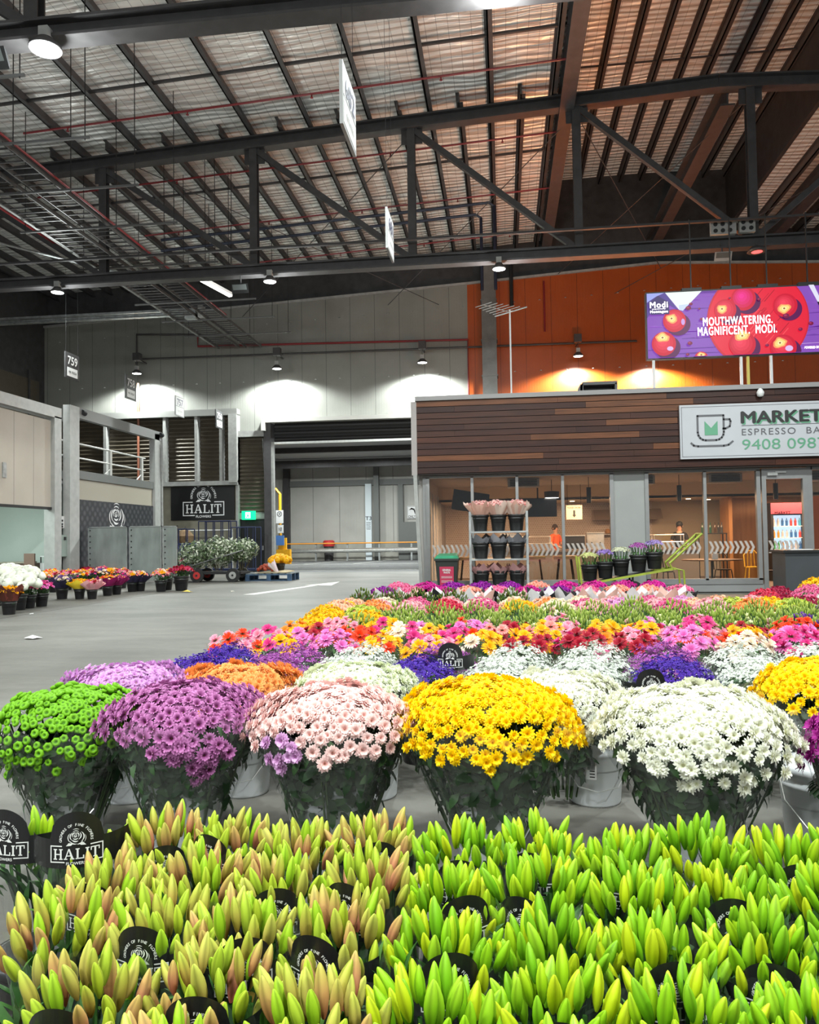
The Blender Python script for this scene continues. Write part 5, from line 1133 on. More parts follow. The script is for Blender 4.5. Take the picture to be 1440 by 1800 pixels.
# ================================================================== PEOPLE in the espresso bar
def skin_mesh(name, joints, edges, m, parent, sub=2, root=0):
    me = bpy.data.meshes.new(name); me.from_pydata([j[0] for j in joints], edges, []); me.update()
    o = bpy.data.objects.new(name, me); COL.objects.link(o); o.parent = parent
    o.modifiers.new('skin', 'SKIN'); sv = me.skin_vertices[0].data
    for i, j in enumerate(joints): sv[i].radius = j[1] if isinstance(j[1], tuple) else (j[1], j[1]); sv[i].use_root = (i == root)
    s = o.modifiers.new('sub', 'SUBSURF'); s.levels = sub; s.render_levels = sub
    me.materials.append(m)
    for p in me.polygons: p.use_smooth = True
    return o
def person(x, y, rz, label, shirt, trousers, cap=None, apron=None, hands_z=1.05):
    t = thing('person', label, 'person', (x, y, 0.02), rz)
    skin = mat('skin', (.55, .30, .20), .5, 0, .05, 8)
    J = [((0, 0, .95), (.15, .10)), ((0, 0, 1.12), (.125, .09)), ((0, -.01, 1.32), (.16, .105)), ((0, 0, 1.44), (.09, .07)), ((0, -.01, 1.50), .055), ((0, -.02, 1.58), (.068, .075)), ((0, -.02, 1.66), (.078, .092)), ((0, -.01, 1.73), (.06, .07))]
    E_ = [(0, 1), (1, 2), (2, 3), (3, 4), (4, 5), (5, 6), (6, 7)]
    for s in (-1, 1):
        n = len(J); J += [((s*.18, 0, 1.40), .062), ((s*.24, -.04, 1.15), .045), ((s*.17, -.28, hands_z+.03), .036), ((s*.15, -.36, hands_z), (.04, .022)), ((s*.145, -.42, hands_z-.01), (.036, .016))]
        E_ += [(3, n), (n, n+1), (n+1, n+2), (n+2, n+3), (n+3, n+4)]
        for k in range(4): J.append(((s*.145+(k-1.5)*.02, -.47-.012*(1.5-abs(k-1.5)), hands_z-.015), .008)); J.append(((s*.145+(k-1.5)*.022, -.50, hands_z-.035), .007)); E_ += [(n+4, len(J)-2), (len(J)-2, len(J)-1)]
        J.append(((s*.145-s*.045, -.41, hands_z), .010)); E_.append((n+3, len(J)-1))
        n = len(J); J += [((s*.10, 0, .86), .09), ((s*.11, 0, .48), .058), ((s*.11, .02, .10), .04), ((s*.12, -.04, .04), (.045, .035)), ((s*.12, -.17, .03), (.04, .025))]
        E_ += [(0, n), (n, n+1), (n+1, n+2), (n+2, n+3), (n+3, n+4)]
    skin_mesh('body', J, E_, skin, t)
    # clothes follow the body
    S_ = [((0, 0, .93), (.165, .115)), ((0, 0, 1.12), (.14, .105)), ((0, -.01, 1.32), (.175, .12)), ((0, 0, 1.43), (.10, .085))]; Es = [(0, 1), (1, 2), (2, 3)]
    for s in (-1, 1): n = len(S_); S_ += [((s*.18, 0, 1.40), .075), ((s*.23, -.03, 1.2), .06)]; Es += [(3, n), (n, n+1)]
    skin_mesh('shirt', S_, Es, shirt, t)
    T_ = [((0, 0, .96), (.16, .112))]; Et = []
    for s in (-1, 1): n = len(T_); T_ += [((s*.10, 0, .86), .10), ((s*.11, 0, .48), .072), ((s*.11, .02, .10), .06)]; Et += [(0, n), (n, n+1), (n+1, n+2)]
    skin_mesh('trousers', T_, Et, trousers, t)
    mb = MB(); mb.lathe([(.001, .135), (.05, .125), (.085, .08), (.098, .02), (.092, -.04), (.075, -.05)], (0, .005, 1.665), 16); mb.build('hair', mat('hair_dark', (.03, .018, .012), .7), t, smooth=True)
    for s in (-1, 1):
        mb = MB(); mb.lathe([(.001, -.01), (.01, 0), (.001, .01)], (s*.03, -.105, 1.665), 8); mb.build('eye', M_black, t)
        mb = MB(); mb.lathe([(.001, -.03), (.016, -.01), (.018, .015), (.001, .03)], (s*.085, 0, 1.655), 8); mb.build('ear', skin, t)
    mb = MB(); mb.add([(-.012, -.105, 1.625), (.012, -.105, 1.625), (0, -.13, 1.63), (0, -.105, 1.67)], [(0, 1, 2), (0, 2, 3), (1, 3, 2)]); mb.build('nose', skin, t)
    mb = MB(); mb.box(-.022, .022, -.107, -.10, 1.592, 1.60); mb.build('mouth', mat('lips', (.35, .10, .08), .5), t)
    if cap:
        mb = MB(); mb.lathe([(.10, .03), (.102, .06), (.085, .12), (.04, .155), (.001, .16)], (0, -.005, 1.66), 16); mb.poly([(-.08, 1.69), (.08, 1.69), (.07, 1.70), (-.07, 1.70)], -.19, .1); mb.build('cap', cap, t)
    if apron:
        mb = MB(); mb.add([(-.13, -.135, .6), (.13, -.135, .6), (.15, -.13, 1.0), (.10, -.14, 1.38), (-.10, -.14, 1.38), (-.15, -.13, 1.0)], [(0, 1, 2, 5), (5, 2, 3, 4)]); mb.build('apron', apron, t)
person(1.62, 25.3, .8, 'person in a bright orange shirt standing behind the bar counter', mat('shirt_orange', (.8, .12, .03), .7), mat('trouser_dark', (.02, .02, .025), .8))
person(5.42, 25.2, -.3, 'person in a black T-shirt and black cap behind the bar counter', mat('shirt_black', (.012, .012, .014), .8), mat('trouser_dark', (.02, .02, .025), .8), mat('cap_black', (.01, .01, .01), .7), None)
# ================================================================== FLOWERS
# templates: (verts n x 3, tris m x 3, colours n x 3)
def rot_to(n, spin=0.0):
    q = Vector((0, 0, 1)).rotation_difference(Vector(n).normalized())
    return q @ Quaternion((0, 0, 1), spin)
def tpl(vs, fs, cs): return (np.array(vs, float), np.array(fs, int), np.array(cs, float))
def tjoin(ts):
    V = []; F_ = []; C_ = []; n = 0
    for v, f, c in ts: V.append(v); F_.append(f+n); C_.append(c); n += len(v)
    return (np.concatenate(V), np.concatenate(F_), np.concatenate(C_))
def tx(t, M=None, loc=None, sc=1.0, cf=None):
    v, f, c = t; v = v*sc
    if M is not None: v = v @ np.array(M).T
    if loc is not None: v = v+np.array(loc)
    if cf is not None: c = np.clip(c*np.array(cf), 0, 1)
    return (v, f, c)
def q3(q): return np.array(q.to_matrix())
def tmesh(name, t, m, smooth=True):
    v, f, c = t; me = bpy.data.meshes.new(name)
    me.vertices.add(len(v)); me.vertices.foreach_set('co', v.astype(np.float32).ravel())
    me.loops.add(len(f)*3); me.loops.foreach_set('vertex_index', f.astype(np.int32).ravel())
    me.polygons.add(len(f)); me.polygons.foreach_set('loop_start', np.arange(0, len(f)*3, 3, dtype=np.int32)); me.polygons.foreach_set('loop_total', np.full(len(f), 3, dtype=np.int32))
    if smooth: me.polygons.foreach_set('use_smooth', np.ones(len(f), dtype=bool))
    me.update(calc_edges=True)
    a = me.color_attributes.new('Col', 'FLOAT_COLOR', 'POINT'); a.data.foreach_set('color', np.concatenate([c, np.ones((len(c), 1))], 1).astype(np.float32).ravel())
    me.materials.append(m); return me
def tobj(name, t, m, parent=None, smooth=True):
    o = bpy.data.objects.new(name, tmesh(name, t, m, smooth)); COL.objects.link(o)
    if parent is not None: o.parent = parent
    return o
M_petal = attr_mat('petals', .55, .22, spec=.25)
M_bud = attr_mat('lily_bud_skin', .45, .12, spec=.3)
M_leaf = attr_mat('leaves', .5, .2, spec=.35)
M_sleeve = film_mat('clear_sleeve', (.985, .99, .99), .015, .03, .1, .8)
M_sleeve2 = film_mat('dome_sleeve', (.98, .985, .985), .03, .045, .12, .9)
M_wrap = attr_mat('wrapping_paper', .6, .15, spec=.3)
M_pot = mat('black_bucket', (.014, .014, .015), .4)
M_pail = mat('white_pail', (.62, .64, .66), .35, 0, .04, 3)
M_pail2 = mat('milky_pail', (.45, .47, .49), .3, 0, .05, 3)

def petal(L_, w, rise, droop, c0, c1, a=0.0, base=0.0, tipw=.25, cup=0.0):
    # one petal growing along +X from the head's centre
    rows = ((0, .35), (.4, .95), (.78, 1.0)); vs = []; cs = []
    for u, k in rows:
        x = base+L_*u; z = rise*L_*math.sin(u*PI*.55)-droop*L_*u*u; c = [c0[i]+(c1[i]-c0[i])*u for i in range(3)]
        vs += [(x, -w*k/2, z+cup*w*k), (x, w*k/2, z+cup*w*k)]; cs += [c, c]
    vs.append((base+L_, 0, rise*L_*math.sin(PI*.55)-droop*L_)); cs.append(list(c1))
    f = [(0, 2, 3), (0, 3, 1), (2, 4, 5), (2, 5, 3), (4, 6, 5)]
    ca, sa = math.cos(a), math.sin(a)
    return tpl([(x*ca-y*sa, x*sa+y*ca, z) for x, y, z in vs], f, cs)
def head(R, n, w, layers, c0, c1, cc=None, cr=.22, rise0=.25, seed=0, jit=.08):
    r_ = random.Random(seed); ts = []
    for k in range(layers):
        u = k/max(1, layers-1) if layers > 1 else 0; Lk = R*(1-.42*u); rise = rise0+1.0*u; nn = max(5, int(n*(1-.35*u)))
        for i in range(nn):
            a = 2*PI*(i+.5*k)/nn+r_.uniform(-.1, .1); f = 1+r_.uniform(-jit, jit)
            p = petal(Lk*f, w, rise+r_.uniform(-.1, .1), .12, c0, c1, a, R*.06); ts.append(tx(p, None, (0, 0, -.0*R+k*R*.06), 1, (1+r_.uniform(-.08, .08),)*3))
    if cc:
        vs = [(0, 0, R*.18)]; cs = [cc]; m = 8
        for j, (q, z) in enumerate(((.6, .15), (1, .04))):
            for i in range(m): a = 2*PI*i/m; vs.append((R*cr*q*math.cos(a), R*cr*q*math.sin(a), R*z)); cs.append([x*(1-.25*j) for x in cc])
        fs = [(0, 1+i, 1+(i+1) % m) for i in range(m)]+[(1+i, 1+m+i, 1+m+(i+1) % m) for i in range(m)]+[(1+i, 1+m+(i+1) % m, 1+(i+1) % m) for i in range(m)]
        ts.append(tpl(vs, fs, cs))
    return tjoin(ts)
def button(R, c_rim, c_mid, seed=0):
    # green pompon chrysanthemum: domed button with a dimple and a fringe of tiny petals
    r_ = random.Random(seed); prof = [(0, .12), (.25, .16), (.45, .42), (.75, .45), (1.0, .1), (.8, -.35), (.3, -.5)]; m = 14; vs = []; cs = []; fs = []
    for j, (q, z) in enumerate(prof):
        for i in range(m):
            a = 2*PI*i/m; k = 1+(.09 if i % 2 else -.06)*(1 if j in (3, 4) else 0); vs.append((R*q*k*math.cos(a), R*q*k*math.sin(a), R*z)); cs.append(c_mid if j < 2 else c_rim)
    for j in range(len(prof)-1):
        for i in range(m): a, b, c, d = j*m+i, j*m+(i+1) % m, (j+1)*m+(i+1) % m, (j+1)*m+i; fs += [(a, d, c), (a, c, b)]
    return tpl(vs, fs, cs)
def ball(R, c, ruffle=.15, seed=0, c2=None, n=9, m=12):
    r_ = random.Random(seed); vs = []; cs = []; fs = []
    for j in range(n+1):
        th = PI*j/n
        for i in range(m):
            a = 2*PI*i/m; k = R*(1+r_.uniform(-ruffle, ruffle)); vs.append((k*math.sin(th)*math.cos(a), k*math.sin(th)*math.sin(a), k*.8*math.cos(th))); u = r_.random(); cc = c2 or c; cs.append([c[q]+(cc[q]-c[q])*u for q in range(3)])
    for j in range(n):
        for i in range(m): a, b, c_, d = j*m+i, j*m+(i+1) % m, (j+1)*m+(i+1) % m, (j+1)*m+i; fs += [(a, d, c_), (a, c_, b)]
    return tpl(vs, fs, cs)
def leafblade(L_, w, c, bend=.3):
    vs = [(0, 0, 0), (L_*.35, -w/2, L_*.12), (L_*.35, w/2, L_*.12), (L_*.35, 0, L_*.06), (L_*.75, -w*.35, L_*(.12-bend*.3)), (L_*.75, w*.35, L_*(.12-bend*.3)), (L_, 0, -L_*bend*.5)]
    fs = [(0, 1, 3), (0, 3, 2), (1, 4, 3), (3, 5, 2), (3, 4, 5), (4, 6, 5)]
    return tpl(vs, fs, [c]*7)
def stem(a, b, r, c, n=4):
    a = Vector(a); b = Vector(b); d = (b-a).normalized(); x = d.cross(Vector((0, 1, .1))).normalized(); y = d.cross(x); vs = []
    for p in (a, b):
        for i in range(n): t_ = 2*PI*i/n; vs.append(p+(x*math.cos(t_)+y*math.sin(t_))*r)
    fs = []
    for i in range(n): j = (i+1) % n; fs += [(i, j, n+j), (i, n+j, n+i)]
    return tpl([tuple(v) for v in vs], fs, [c]*len(vs))
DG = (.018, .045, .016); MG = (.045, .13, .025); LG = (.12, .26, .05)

def bucket_mesh(name, r0, r1, h, m, rim=.012, rings=True, n=28):
    mb = MB(); P = [(r0*.96, 0), (r0, .01), (r1, h-.02)]
    if rings: P = [(r0*.96, 0), (r0, .01), (r0+(r1-r0)*.72, h*.72), (r0+(r1-r0)*.74+rim*.6, h*.74), (r0+(r1-r0)*.8+rim*.6, h*.78), (r0+(r1-r0)*.82, h*.80), (r1-.002, h-.04)]
    P += [(r1+rim, h-.03), (r1+rim, h), (r1-.004, h), (r0+(r1-r0)*.5, h*.5), (0.001, h*.45)]
    mb.lathe(P, n=n); o = mb.build(name, m, None, smooth=False)
    me = o.data; bpy.data.objects.remove(o); me.polygons.foreach_set('use_smooth', [len(p.vertices) == 4 for p in me.polygons]); return me
ME_POT = bucket_mesh('bucket', .115, .15, .30, M_pot)
ME_PAIL = bucket_mesh('bucket', .135, .16, .36, M_pail)
ME_PAIL2 = bucket_mesh('bucket', .135, .16, .36, M_pail2)
mbh = MB(); mbh.tube([(.165, 0, .33), (.17, -.1, .22), (.1, -.17, .12), (0, -.19, .1), (-.1, -.17, .12), (-.17, -.1, .22), (-.165, 0, .33)], .003, 5); _o = mbh.build('bucket_handle', M_silver); ME_HANDLE = _o.data; bpy.data.objects.remove(_o)
mbl = MB()
for i in range(14): a0 = -1.9+.018*i; a1 = a0+.008+.004*(i % 3 == 0); mbl.add([(.1535*math.cos(a), .1535*math.sin(a), z) for a, z in ((a0, .2), (a1, .2), (a1, .26), (a0, .26))], [(0, 1, 2, 3)])
for z in (.19, .175, .16): mbl.add([(.1515*math.cos(a), .1515*math.sin(a), z_) for a, z_ in ((-1.9, z), (-1.66, z), (-1.66, z+.006), (-1.9, z+.006))], [(0, 1, 2, 3)])
_o = mbl.build('bucket_label', M_black); ME_BLAB = _o.data; bpy.data.objects.remove(_o)
mbl = MB(); mbl.add([(.1527*math.cos(a), .1527*math.sin(a), z_) for a, z_ in ((-1.95, .15), (-1.6, .15), (-1.6, .28), (-1.95, .28))], [(0, 1, 2, 3)]); _o = mbl.build('label_paper', M_whitep); ME_LPAP = _o.data; bpy.data.objects.remove(_o)
def bucket(x, y, label, group=None, me=None, cat='bucket', handle=False, lab=False, z=0, sc=1.0):
    if not handle and not lab:
        o = bpy.data.objects.new('flower_bucket', me or ME_POT); COL.objects.link(o); o.location = (x, y, z); o.scale = (sc, sc, sc); return tag(o, label, cat, group)
    t = thing('flower_bucket', label, cat, (x, y, z), 0, group); inst('pail', me, t)
    if handle: inst('wire_handle', ME_HANDLE, t)
    if lab: inst('sticker', ME_LPAP, t); inst('sticker_print', ME_BLAB, t)
    return t

def sleeve_tpl(r0, r1, z0, z1, seed, n=56, folds=5, ruff=.02, gather=.0):
    r_ = random.Random(seed); ph = [r_.uniform(0, 6.28) for _ in range(6)]; rows = 9; vs = []; fs = []
    for j in range(rows):
        u = j/(rows-1); 
        for i in range(n):
            a = 2*PI*i/n; f = abs(math.sin(folds*a/2+ph[0]))**.5; w = .035*math.sin(9*a+ph[1])+.025*math.sin(17*a+ph[2]+3*u)
            r = (r0+(r1-r0)*u**1.15)*(.93+.09*f+w*u); z = z0+(z1-z0)*u
            if j == rows-1: z += ruff*math.sin(7*a+ph[3])+ruff*.7*math.sin(13*a+ph[4]); r *= 1.02
            vs.append((r*math.cos(a), r*math.sin(a), z))
    for j in range(rows-1):
        for i in range(n): a, b, c, d = j*n+i, j*n+(i+1) % n, (j+1)*n+(i+1) % n, (j+1)*n+i; fs += [(a, b, c), (a, c, d)]
    return tpl(vs, fs, [(1, 1, 1)]*len(vs))

def dome(x, y, label, cat, R, zt, zr, N, heads, hs, cols, seed, tongues=(), group=None, zb=.34, rb=.13, nindiv=100, foliage=1.0, sleeve=True, face=(-.35, -1, .55), headname='flower_head', squash=1.0, patch=None, depth=.9):
    # one bunch: blooms over an inverted cone of stems and leaves, in a clear sleeve
    r_ = random.Random(seed); t = thing('chrysanthemum_bunch' if cat == 'flowers' else cat, label, 'flowers', (x, y, 0), 0, group)
    P = []; G = PI*(3-math.sqrt(5))
    for i in range(N):
        q = math.sqrt((i+.5)/N); a = i*G; lump = .06*math.sin(3*a+seed)*q+.05*math.sin(5*a+seed*2.3+4*q)+.02*math.sin(8*a+6*q)
        rr_ = R*q*(1+.6*lump); z = zr+(zt-zr)*(1-q**2.9)**.75+r_.uniform(-.014, .016)+lump*.35*q+.008*math.sin(9*rr_*math.cos(a)/R+seed)*math.cos(8*rr_*math.sin(a)/R)
        if q > .88: z -= .03*(q-.88)/.12
        P.append([rr_*math.cos(a), rr_*math.sin(a)*depth, z, q, a])
    for (ta, tw, td) in tongues:
        m = int(26*tw*td/.1)
        for i in range(max(4, m)):
            a = ta+r_.uniform(-tw, tw); dz = r_.uniform(0, td)*(1-.6*abs(a-ta)/tw); rr_ = R*(1.0-.55*dz/.25)+r_.uniform(-.012, .008); P.append([rr_*math.cos(a), rr_*math.sin(a)*depth, zr-.015-dz, 1.0, a])
    fv = Vector(face).normalized(); items = []
    for px_, py_, pz_, q, a in P:
        up = max(0.12, 1-q*q*.85); n = Vector((math.cos(a)*q*1.0, math.sin(a)*q*1.0, up)).normalized(); n = (n+Vector((r_.uniform(-.22, .22), r_.uniform(-.22, .22), r_.uniform(-.1, .1)))).normalized()
        items.append((n.dot(fv)-.5*py_/R*.6, px_, py_, pz_, n))
    items.sort(key=lambda s: -s[0]); rest = []
    for k, (s_, px_, py_, pz_, n) in enumerate(items):
        h = r_.randrange(len(heads)); 
        if patch and math.hypot(px_-patch[0], pz_-patch[1]) < patch[2] and py_ < 0: h = len(heads)-1
        elif patch and h == len(heads)-1: h = 0
        q = rot_to(n, r_.uniform(0, 6.28)); sc = hs*r_.uniform(.82, 1.15)
        if k < nindiv: inst(headname, heads[h][1], t, (px_, py_, pz_), q, sc)
        else: rest.append(tx(heads[h][0], q3(q), (px_, py_, pz_), sc))
    if rest:
        o = tobj(headname, tjoin(rest), M_petal, t); o['kind'] = 'stuff'
    # foliage cone
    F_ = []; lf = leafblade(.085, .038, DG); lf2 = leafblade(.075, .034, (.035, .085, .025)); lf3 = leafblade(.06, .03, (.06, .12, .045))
    for i in range(int(1150*foliage)):
        u = r_.uniform(0, 1)**.7; a = r_.uniform(0, 2*PI); rad = (rb*.9+(R*.90-rb*.9)*u)*math.sqrt(r_.uniform(.45, 1.0)); z = zb+(zr-.02-zb)*u
        n = Vector((math.cos(a)*1.2, math.sin(a)*1.2, r_.uniform(-.2, .9))).normalized()
        F_.append(tx(r_.choice((lf, lf, lf2, lf3)), q3(rot_to(n, r_.uniform(0, 6.28))), (rad*math.cos(a), rad*math.sin(a)*depth, z), r_.uniform(.5, 1.0)))
    for i in range(int(60*foliage)):
        a = r_.uniform(0, 2*PI); q = r_.uniform(.3, 1); F_.append(stem((rb*.8*q*math.cos(a), rb*.8*q*math.sin(a), zb-.12), (R*.92*q*math.cos(a), R*.92*q*math.sin(a)*depth, zr+.02), .004, (.05, .09, .03)))
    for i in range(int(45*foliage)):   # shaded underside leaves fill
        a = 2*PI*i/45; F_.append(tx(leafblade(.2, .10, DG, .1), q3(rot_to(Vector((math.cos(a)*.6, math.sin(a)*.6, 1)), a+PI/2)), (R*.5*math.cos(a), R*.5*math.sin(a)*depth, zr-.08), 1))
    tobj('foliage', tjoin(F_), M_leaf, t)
    if sleeve:
        s_ = sleeve_tpl(rb*1.05, R*1.06, zb-.05, zr+.05, seed, ruff=.018); v = s_[0].copy(); v[:, 1] *= depth; tobj('sleeve', (v, s_[1], s_[2]), M_sleeve2, t)
    return t
def variants(fn, n, m=None, nm='flower_head'):
    out = []
    for i in range(n): t = fn(i); out.append((t, tmesh(nm, t, m or M_petal)))
    return out
# head kinds
H_purple = variants(lambda i: head(1, 17, .27, 2, (.13, .0, .08), (.60, .22, .50), (.10, .03, .03), .24, .10, i, .12), 4)
H_lilac = variants(lambda i: head(1, 16, .28, 2, (.52, .20, .50), (.74, .42, .76), (.55, .38, .30), .22, .12, i, .12), 3)
H_pale = variants(lambda i: head(1, 17, .34, 3, (.82, .44, .40), (.90, .68, .65), (.62, .40, .26), .18, .2, i, .14), 4)
H_pale += variants(lambda i: head(1, 17, .34, 3, (.62, .26, .58), (.76, .45, .74), (.55, .35, .35), .18, .2, i+9, .14), 1)
H_yel = variants(lambda i: head(1, 13, .34, 3, (.90, .50, .0), (.95, .70, .0), (.85, .52, .0), .2, .35, i, .18), 4)
H_white = variants(lambda i: head(1, 14, .30, 3, (.74, .74, .50), (.86, .86, .78), (.70, .68, .36), .2, .35, i, .18), 4)
H_cream = variants(lambda i: head(1, 15, .30, 3, (.68, .74, .40), (.85, .87, .75), (.6, .68, .2), .2, .35, i, .18), 3)
H_orange = variants(lambda i: head(1, 17, .25, 3, (.78, .24, .04), (.90, .42, .13), (.7, .22, .03), .2, .3, i, .2), 3)
H_green = variants(lambda i: button(1, (.17, .42, .012), (.07, .20, .01), i), 3)
H_mag = variants(lambda i: head(1, 18, .24, 3, (.26, .0, .17), (.42, .03, .30), None, .2, .3, i, .2), 3)
FR = 'chrysanthemum bunches in the front row'
Ux = lambda px, y: (px-885.8)/1380*y*1.01
rows1 = [
 (90, 3.0, 'bushy green button chrysanthemum bunch at the left end of the front row', H_green, .0165, 580, .34, .80, .66, 1, ((-1.2, .5, .10), (-2.2, .5, .14))),
 (312, 2.95, 'deep purple daisy chrysanthemum bunch in the front row', H_purple, .030, 270, .325, .825, .70, 2, ((-1.05, .38, .16), (-1.5, .35, .08))),
 (582, 2.95, 'pale pink chrysanthemum bunch with one lilac patch in the front row', H_pale, .026, 380, .325, .82, .69, 3, ((-2.1, .3, .10), (-1.1, .45, .03))),
 (853, 2.95, 'bright yellow chrysanthemum bunch in the front row', H_yel, .023, 560, .35, .845, .69, 4, ((-1.9, .5, .04), (-1.1, .5, .04))),
 (1195, 2.95, 'large white chrysanthemum bunch in the front row', H_white, .025, 520, .355, .82, .68, 5, ((-1.9, .3, .12), (-1.35, .35, .12))),
 (1480, 2.85, 'dark magenta chrysanthemum bunch cut by the right edge', H_mag, .030, 200, .22, .82, .60, 6, ((-2.2, .5, .12),)),
]
pl = [('milky pail', ME_PAIL2), ('white pail', ME_PAIL)]
for i, (px_, y, lb, hd_, hs, N, R, zt, zr, sd, tg) in enumerate(rows1):
    dome(Ux(px_, y), y, lb, 'flowers', R, zt, zr, N, hd_, hs, None, sd, tg, FR, patch=((-.13, .62, .10) if hd_ is H_pale else None))
    bucket(Ux(px_, y), y, 'pale plastic pail under the %s' % lb.split(' in the')[0].split(' at the')[0].split(' cut')[0], 'pails of the front row', (ME_PAIL2, ME_PAIL)[i % 2], handle=True, lab=False)
rows2 = [
 (200, 3.62, 'lilac pink daisy chrysanthemum bunch at the left of the second row', H_lilac, .026, 290, .31, .79, .68, 11, ()),
 (412, 3.75, 'apricot orange chrysanthemum bunch in the second row', H_orange, .032, 230, .30, .765, .655, 12, ()),
 (620, 3.75, 'cream white chrysanthemum bunch in the second row, behind the pale pink one', H_cream, .024, 420, .31, .775, .66, 13, ()),
 (978, 3.72, 'white chrysanthemum bunch in the second row, between the yellow and the large white', H_white, .025, 360, .30, .745, .62, 14, ()),
 (1403, 3.62, 'yellow chrysanthemum bunch in the second row at the right edge', H_yel, .024, 400, .31, .82, .67, 15, ()),
 (1205, 3.8, 'low white chrysanthemum bunch in the second row hidden behind the large white one', H_white, .028, 120, .24, .72, .60, 16, ()),
]
for i, (px_, y, lb, hd_, hs, N, R, zt, zr, sd, tg) in enumerate(rows2):
    if i == 5: continue
    dome(Ux(px_, y), y, lb, 'flowers', R, zt, zr, N, hd_, hs, None, sd, tg, 'chrysanthemum bunches in the second row', foliage=.6, nindiv=90)
for (px_, y, lb, lab_, me) in ((205, 3.62, 'white pail under the lilac chrysanthemums', False, ME_PAIL), (420, 3.75, 'white pail under the apricot chrysanthemums', False, ME_PAIL), (650, 3.75, 'white pail under the cream chrysanthemums', True, ME_PAIL),
                      (1030, 3.75, 'white pail with a barcode sticker between the yellow and white bunches', True, ME_PAIL), (1425, 3.62, 'white pail under the yellow bunch at the right edge', False, ME_PAIL), (1385, 3.3, 'white pail with a wire handle beside the magenta bunch', False, ME_PAIL)):
    bucket(Ux(px_, y), y, lb, 'pails of the second row', me, handle=True, lab=lab_)

# ---- lilies in bud, the nearest flowers
def budt(L_, R, cb, cm, ct, seed=0, bend=.0):
    r_ = random.Random(seed); m = 12; prof = [(0, .22), (.06, .42), (.18, .72), (.35, .95), (.5, 1), (.65, .92), (.8, .70), (.9, .46), (.97, .24), (1, .05)]; vs = []; cs = []; fs = []
    for j, (u, k) in enumerate(prof):
        for i in range(m):
            a = 2*PI*i/m; g = 1-.16*(i % 4 == 0)*(k**.5)+.04*(i % 4 == 2); x = R*k*g*math.cos(a)+bend*L_*u*u; y = R*k*g*math.sin(a); vs.append((x, y, L_*u))
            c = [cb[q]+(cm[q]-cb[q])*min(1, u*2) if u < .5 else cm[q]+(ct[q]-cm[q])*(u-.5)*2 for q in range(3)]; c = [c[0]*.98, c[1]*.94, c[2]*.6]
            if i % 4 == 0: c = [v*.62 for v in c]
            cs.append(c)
    for j in range(len(prof)-1):
        for i in range(m): a, b, c, d = j*m+i, j*m+(i+1) % m, (j+1)*m+(i+1) % m, (j+1)*m+i; fs += [(a, b, c), (a, c, d)]
    return tpl(vs, fs, cs)
gb = [((.10, .30, .010), (.21, .48, .012), (.30, .58, .02)), ((.16, .37, .010), (.30, .54, .012), (.44, .64, .03)), ((.08, .25, .010), (.16, .42, .012), (.25, .52, .03)), ((.30, .45, .012), (.46, .60, .012), (.52, .64, .03)), ((.12, .32, .012), (.24, .50, .02), (.36, .60, .04))]
pb = [((.34, .17, .06), (.42, .34, .10), (.42, .54, .08)), ((.24, .34, .04), (.38, .54, .06), (.44, .62, .07)), ((.44, .15, .11), (.52, .30, .17), (.50, .50, .14)), ((.30, .22, .06), (.44, .40, .11), (.46, .58, .10)), ((.18, .38, .02), (.30, .55, .03), (.38, .62, .05)), ((.50, .12, .14), (.56, .25, .20), (.56, .44, .18)), ((.40, .28, .10), (.52, .47, .16), (.54, .62, .15)), ((.28, .36, .03), (.42, .56, .05), (.46, .62, .07))]
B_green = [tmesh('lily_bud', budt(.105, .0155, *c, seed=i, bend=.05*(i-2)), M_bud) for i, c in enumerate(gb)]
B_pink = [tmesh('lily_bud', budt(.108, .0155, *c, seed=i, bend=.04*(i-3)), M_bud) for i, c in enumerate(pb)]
# sleeve tag: black band with a half-round top carrying the growers' emblem, wrapped round the sleeve
def wrap_cyl(mb, R, dz=0.0):
    mb.v = [((R+p[1])*math.sin(p[0]/R), -(R+p[1])*math.cos(p[0]/R), p[2]+dz) for p in mb.v]; return mb
def grid_fill(mb, x0, x1, zf0, zf1, n=16):
    vs = []; 
    for i in range(n+1):
        x = x0+(x1-x0)*i/n; vs += [(x, 0, zf0(x)), (x, 0, zf1(x))]
    mb.add(vs, [(2*i, 2*i+2, 2*i+3, 2*i+1) for i in range(n)])
TW = .17
mb = MB(); grid_fill(mb, -.15, .15, lambda x: -.033, lambda x: .033, 20)
def topc(x): return .033+math.sqrt(max(0, .062**2-x*x))
grid_fill(mb, -.062, .062, lambda x: .033, topc, 16)
TAGR = .112
_o = wrap_cyl(mb, TAGR).build('sleeve_tag', mat('tag_black', (.008, .008, .009), .35)); ME_TAG = _o.data; bpy.data.objects.remove(_o)
mb = MB(); grower_logo(mb, 0, 0, .118, 0.0); 
for i, p in enumerate(mb.v): mb.v[i] = (p[0], .0015, p[2])
_o = wrap_cyl(mb, TAGR).build('tag_print', mat('tag_white', (.72, .72, .70), .5)); ME_TAGP = _o.data; bpy.data.objects.remove(_o)
LV = []
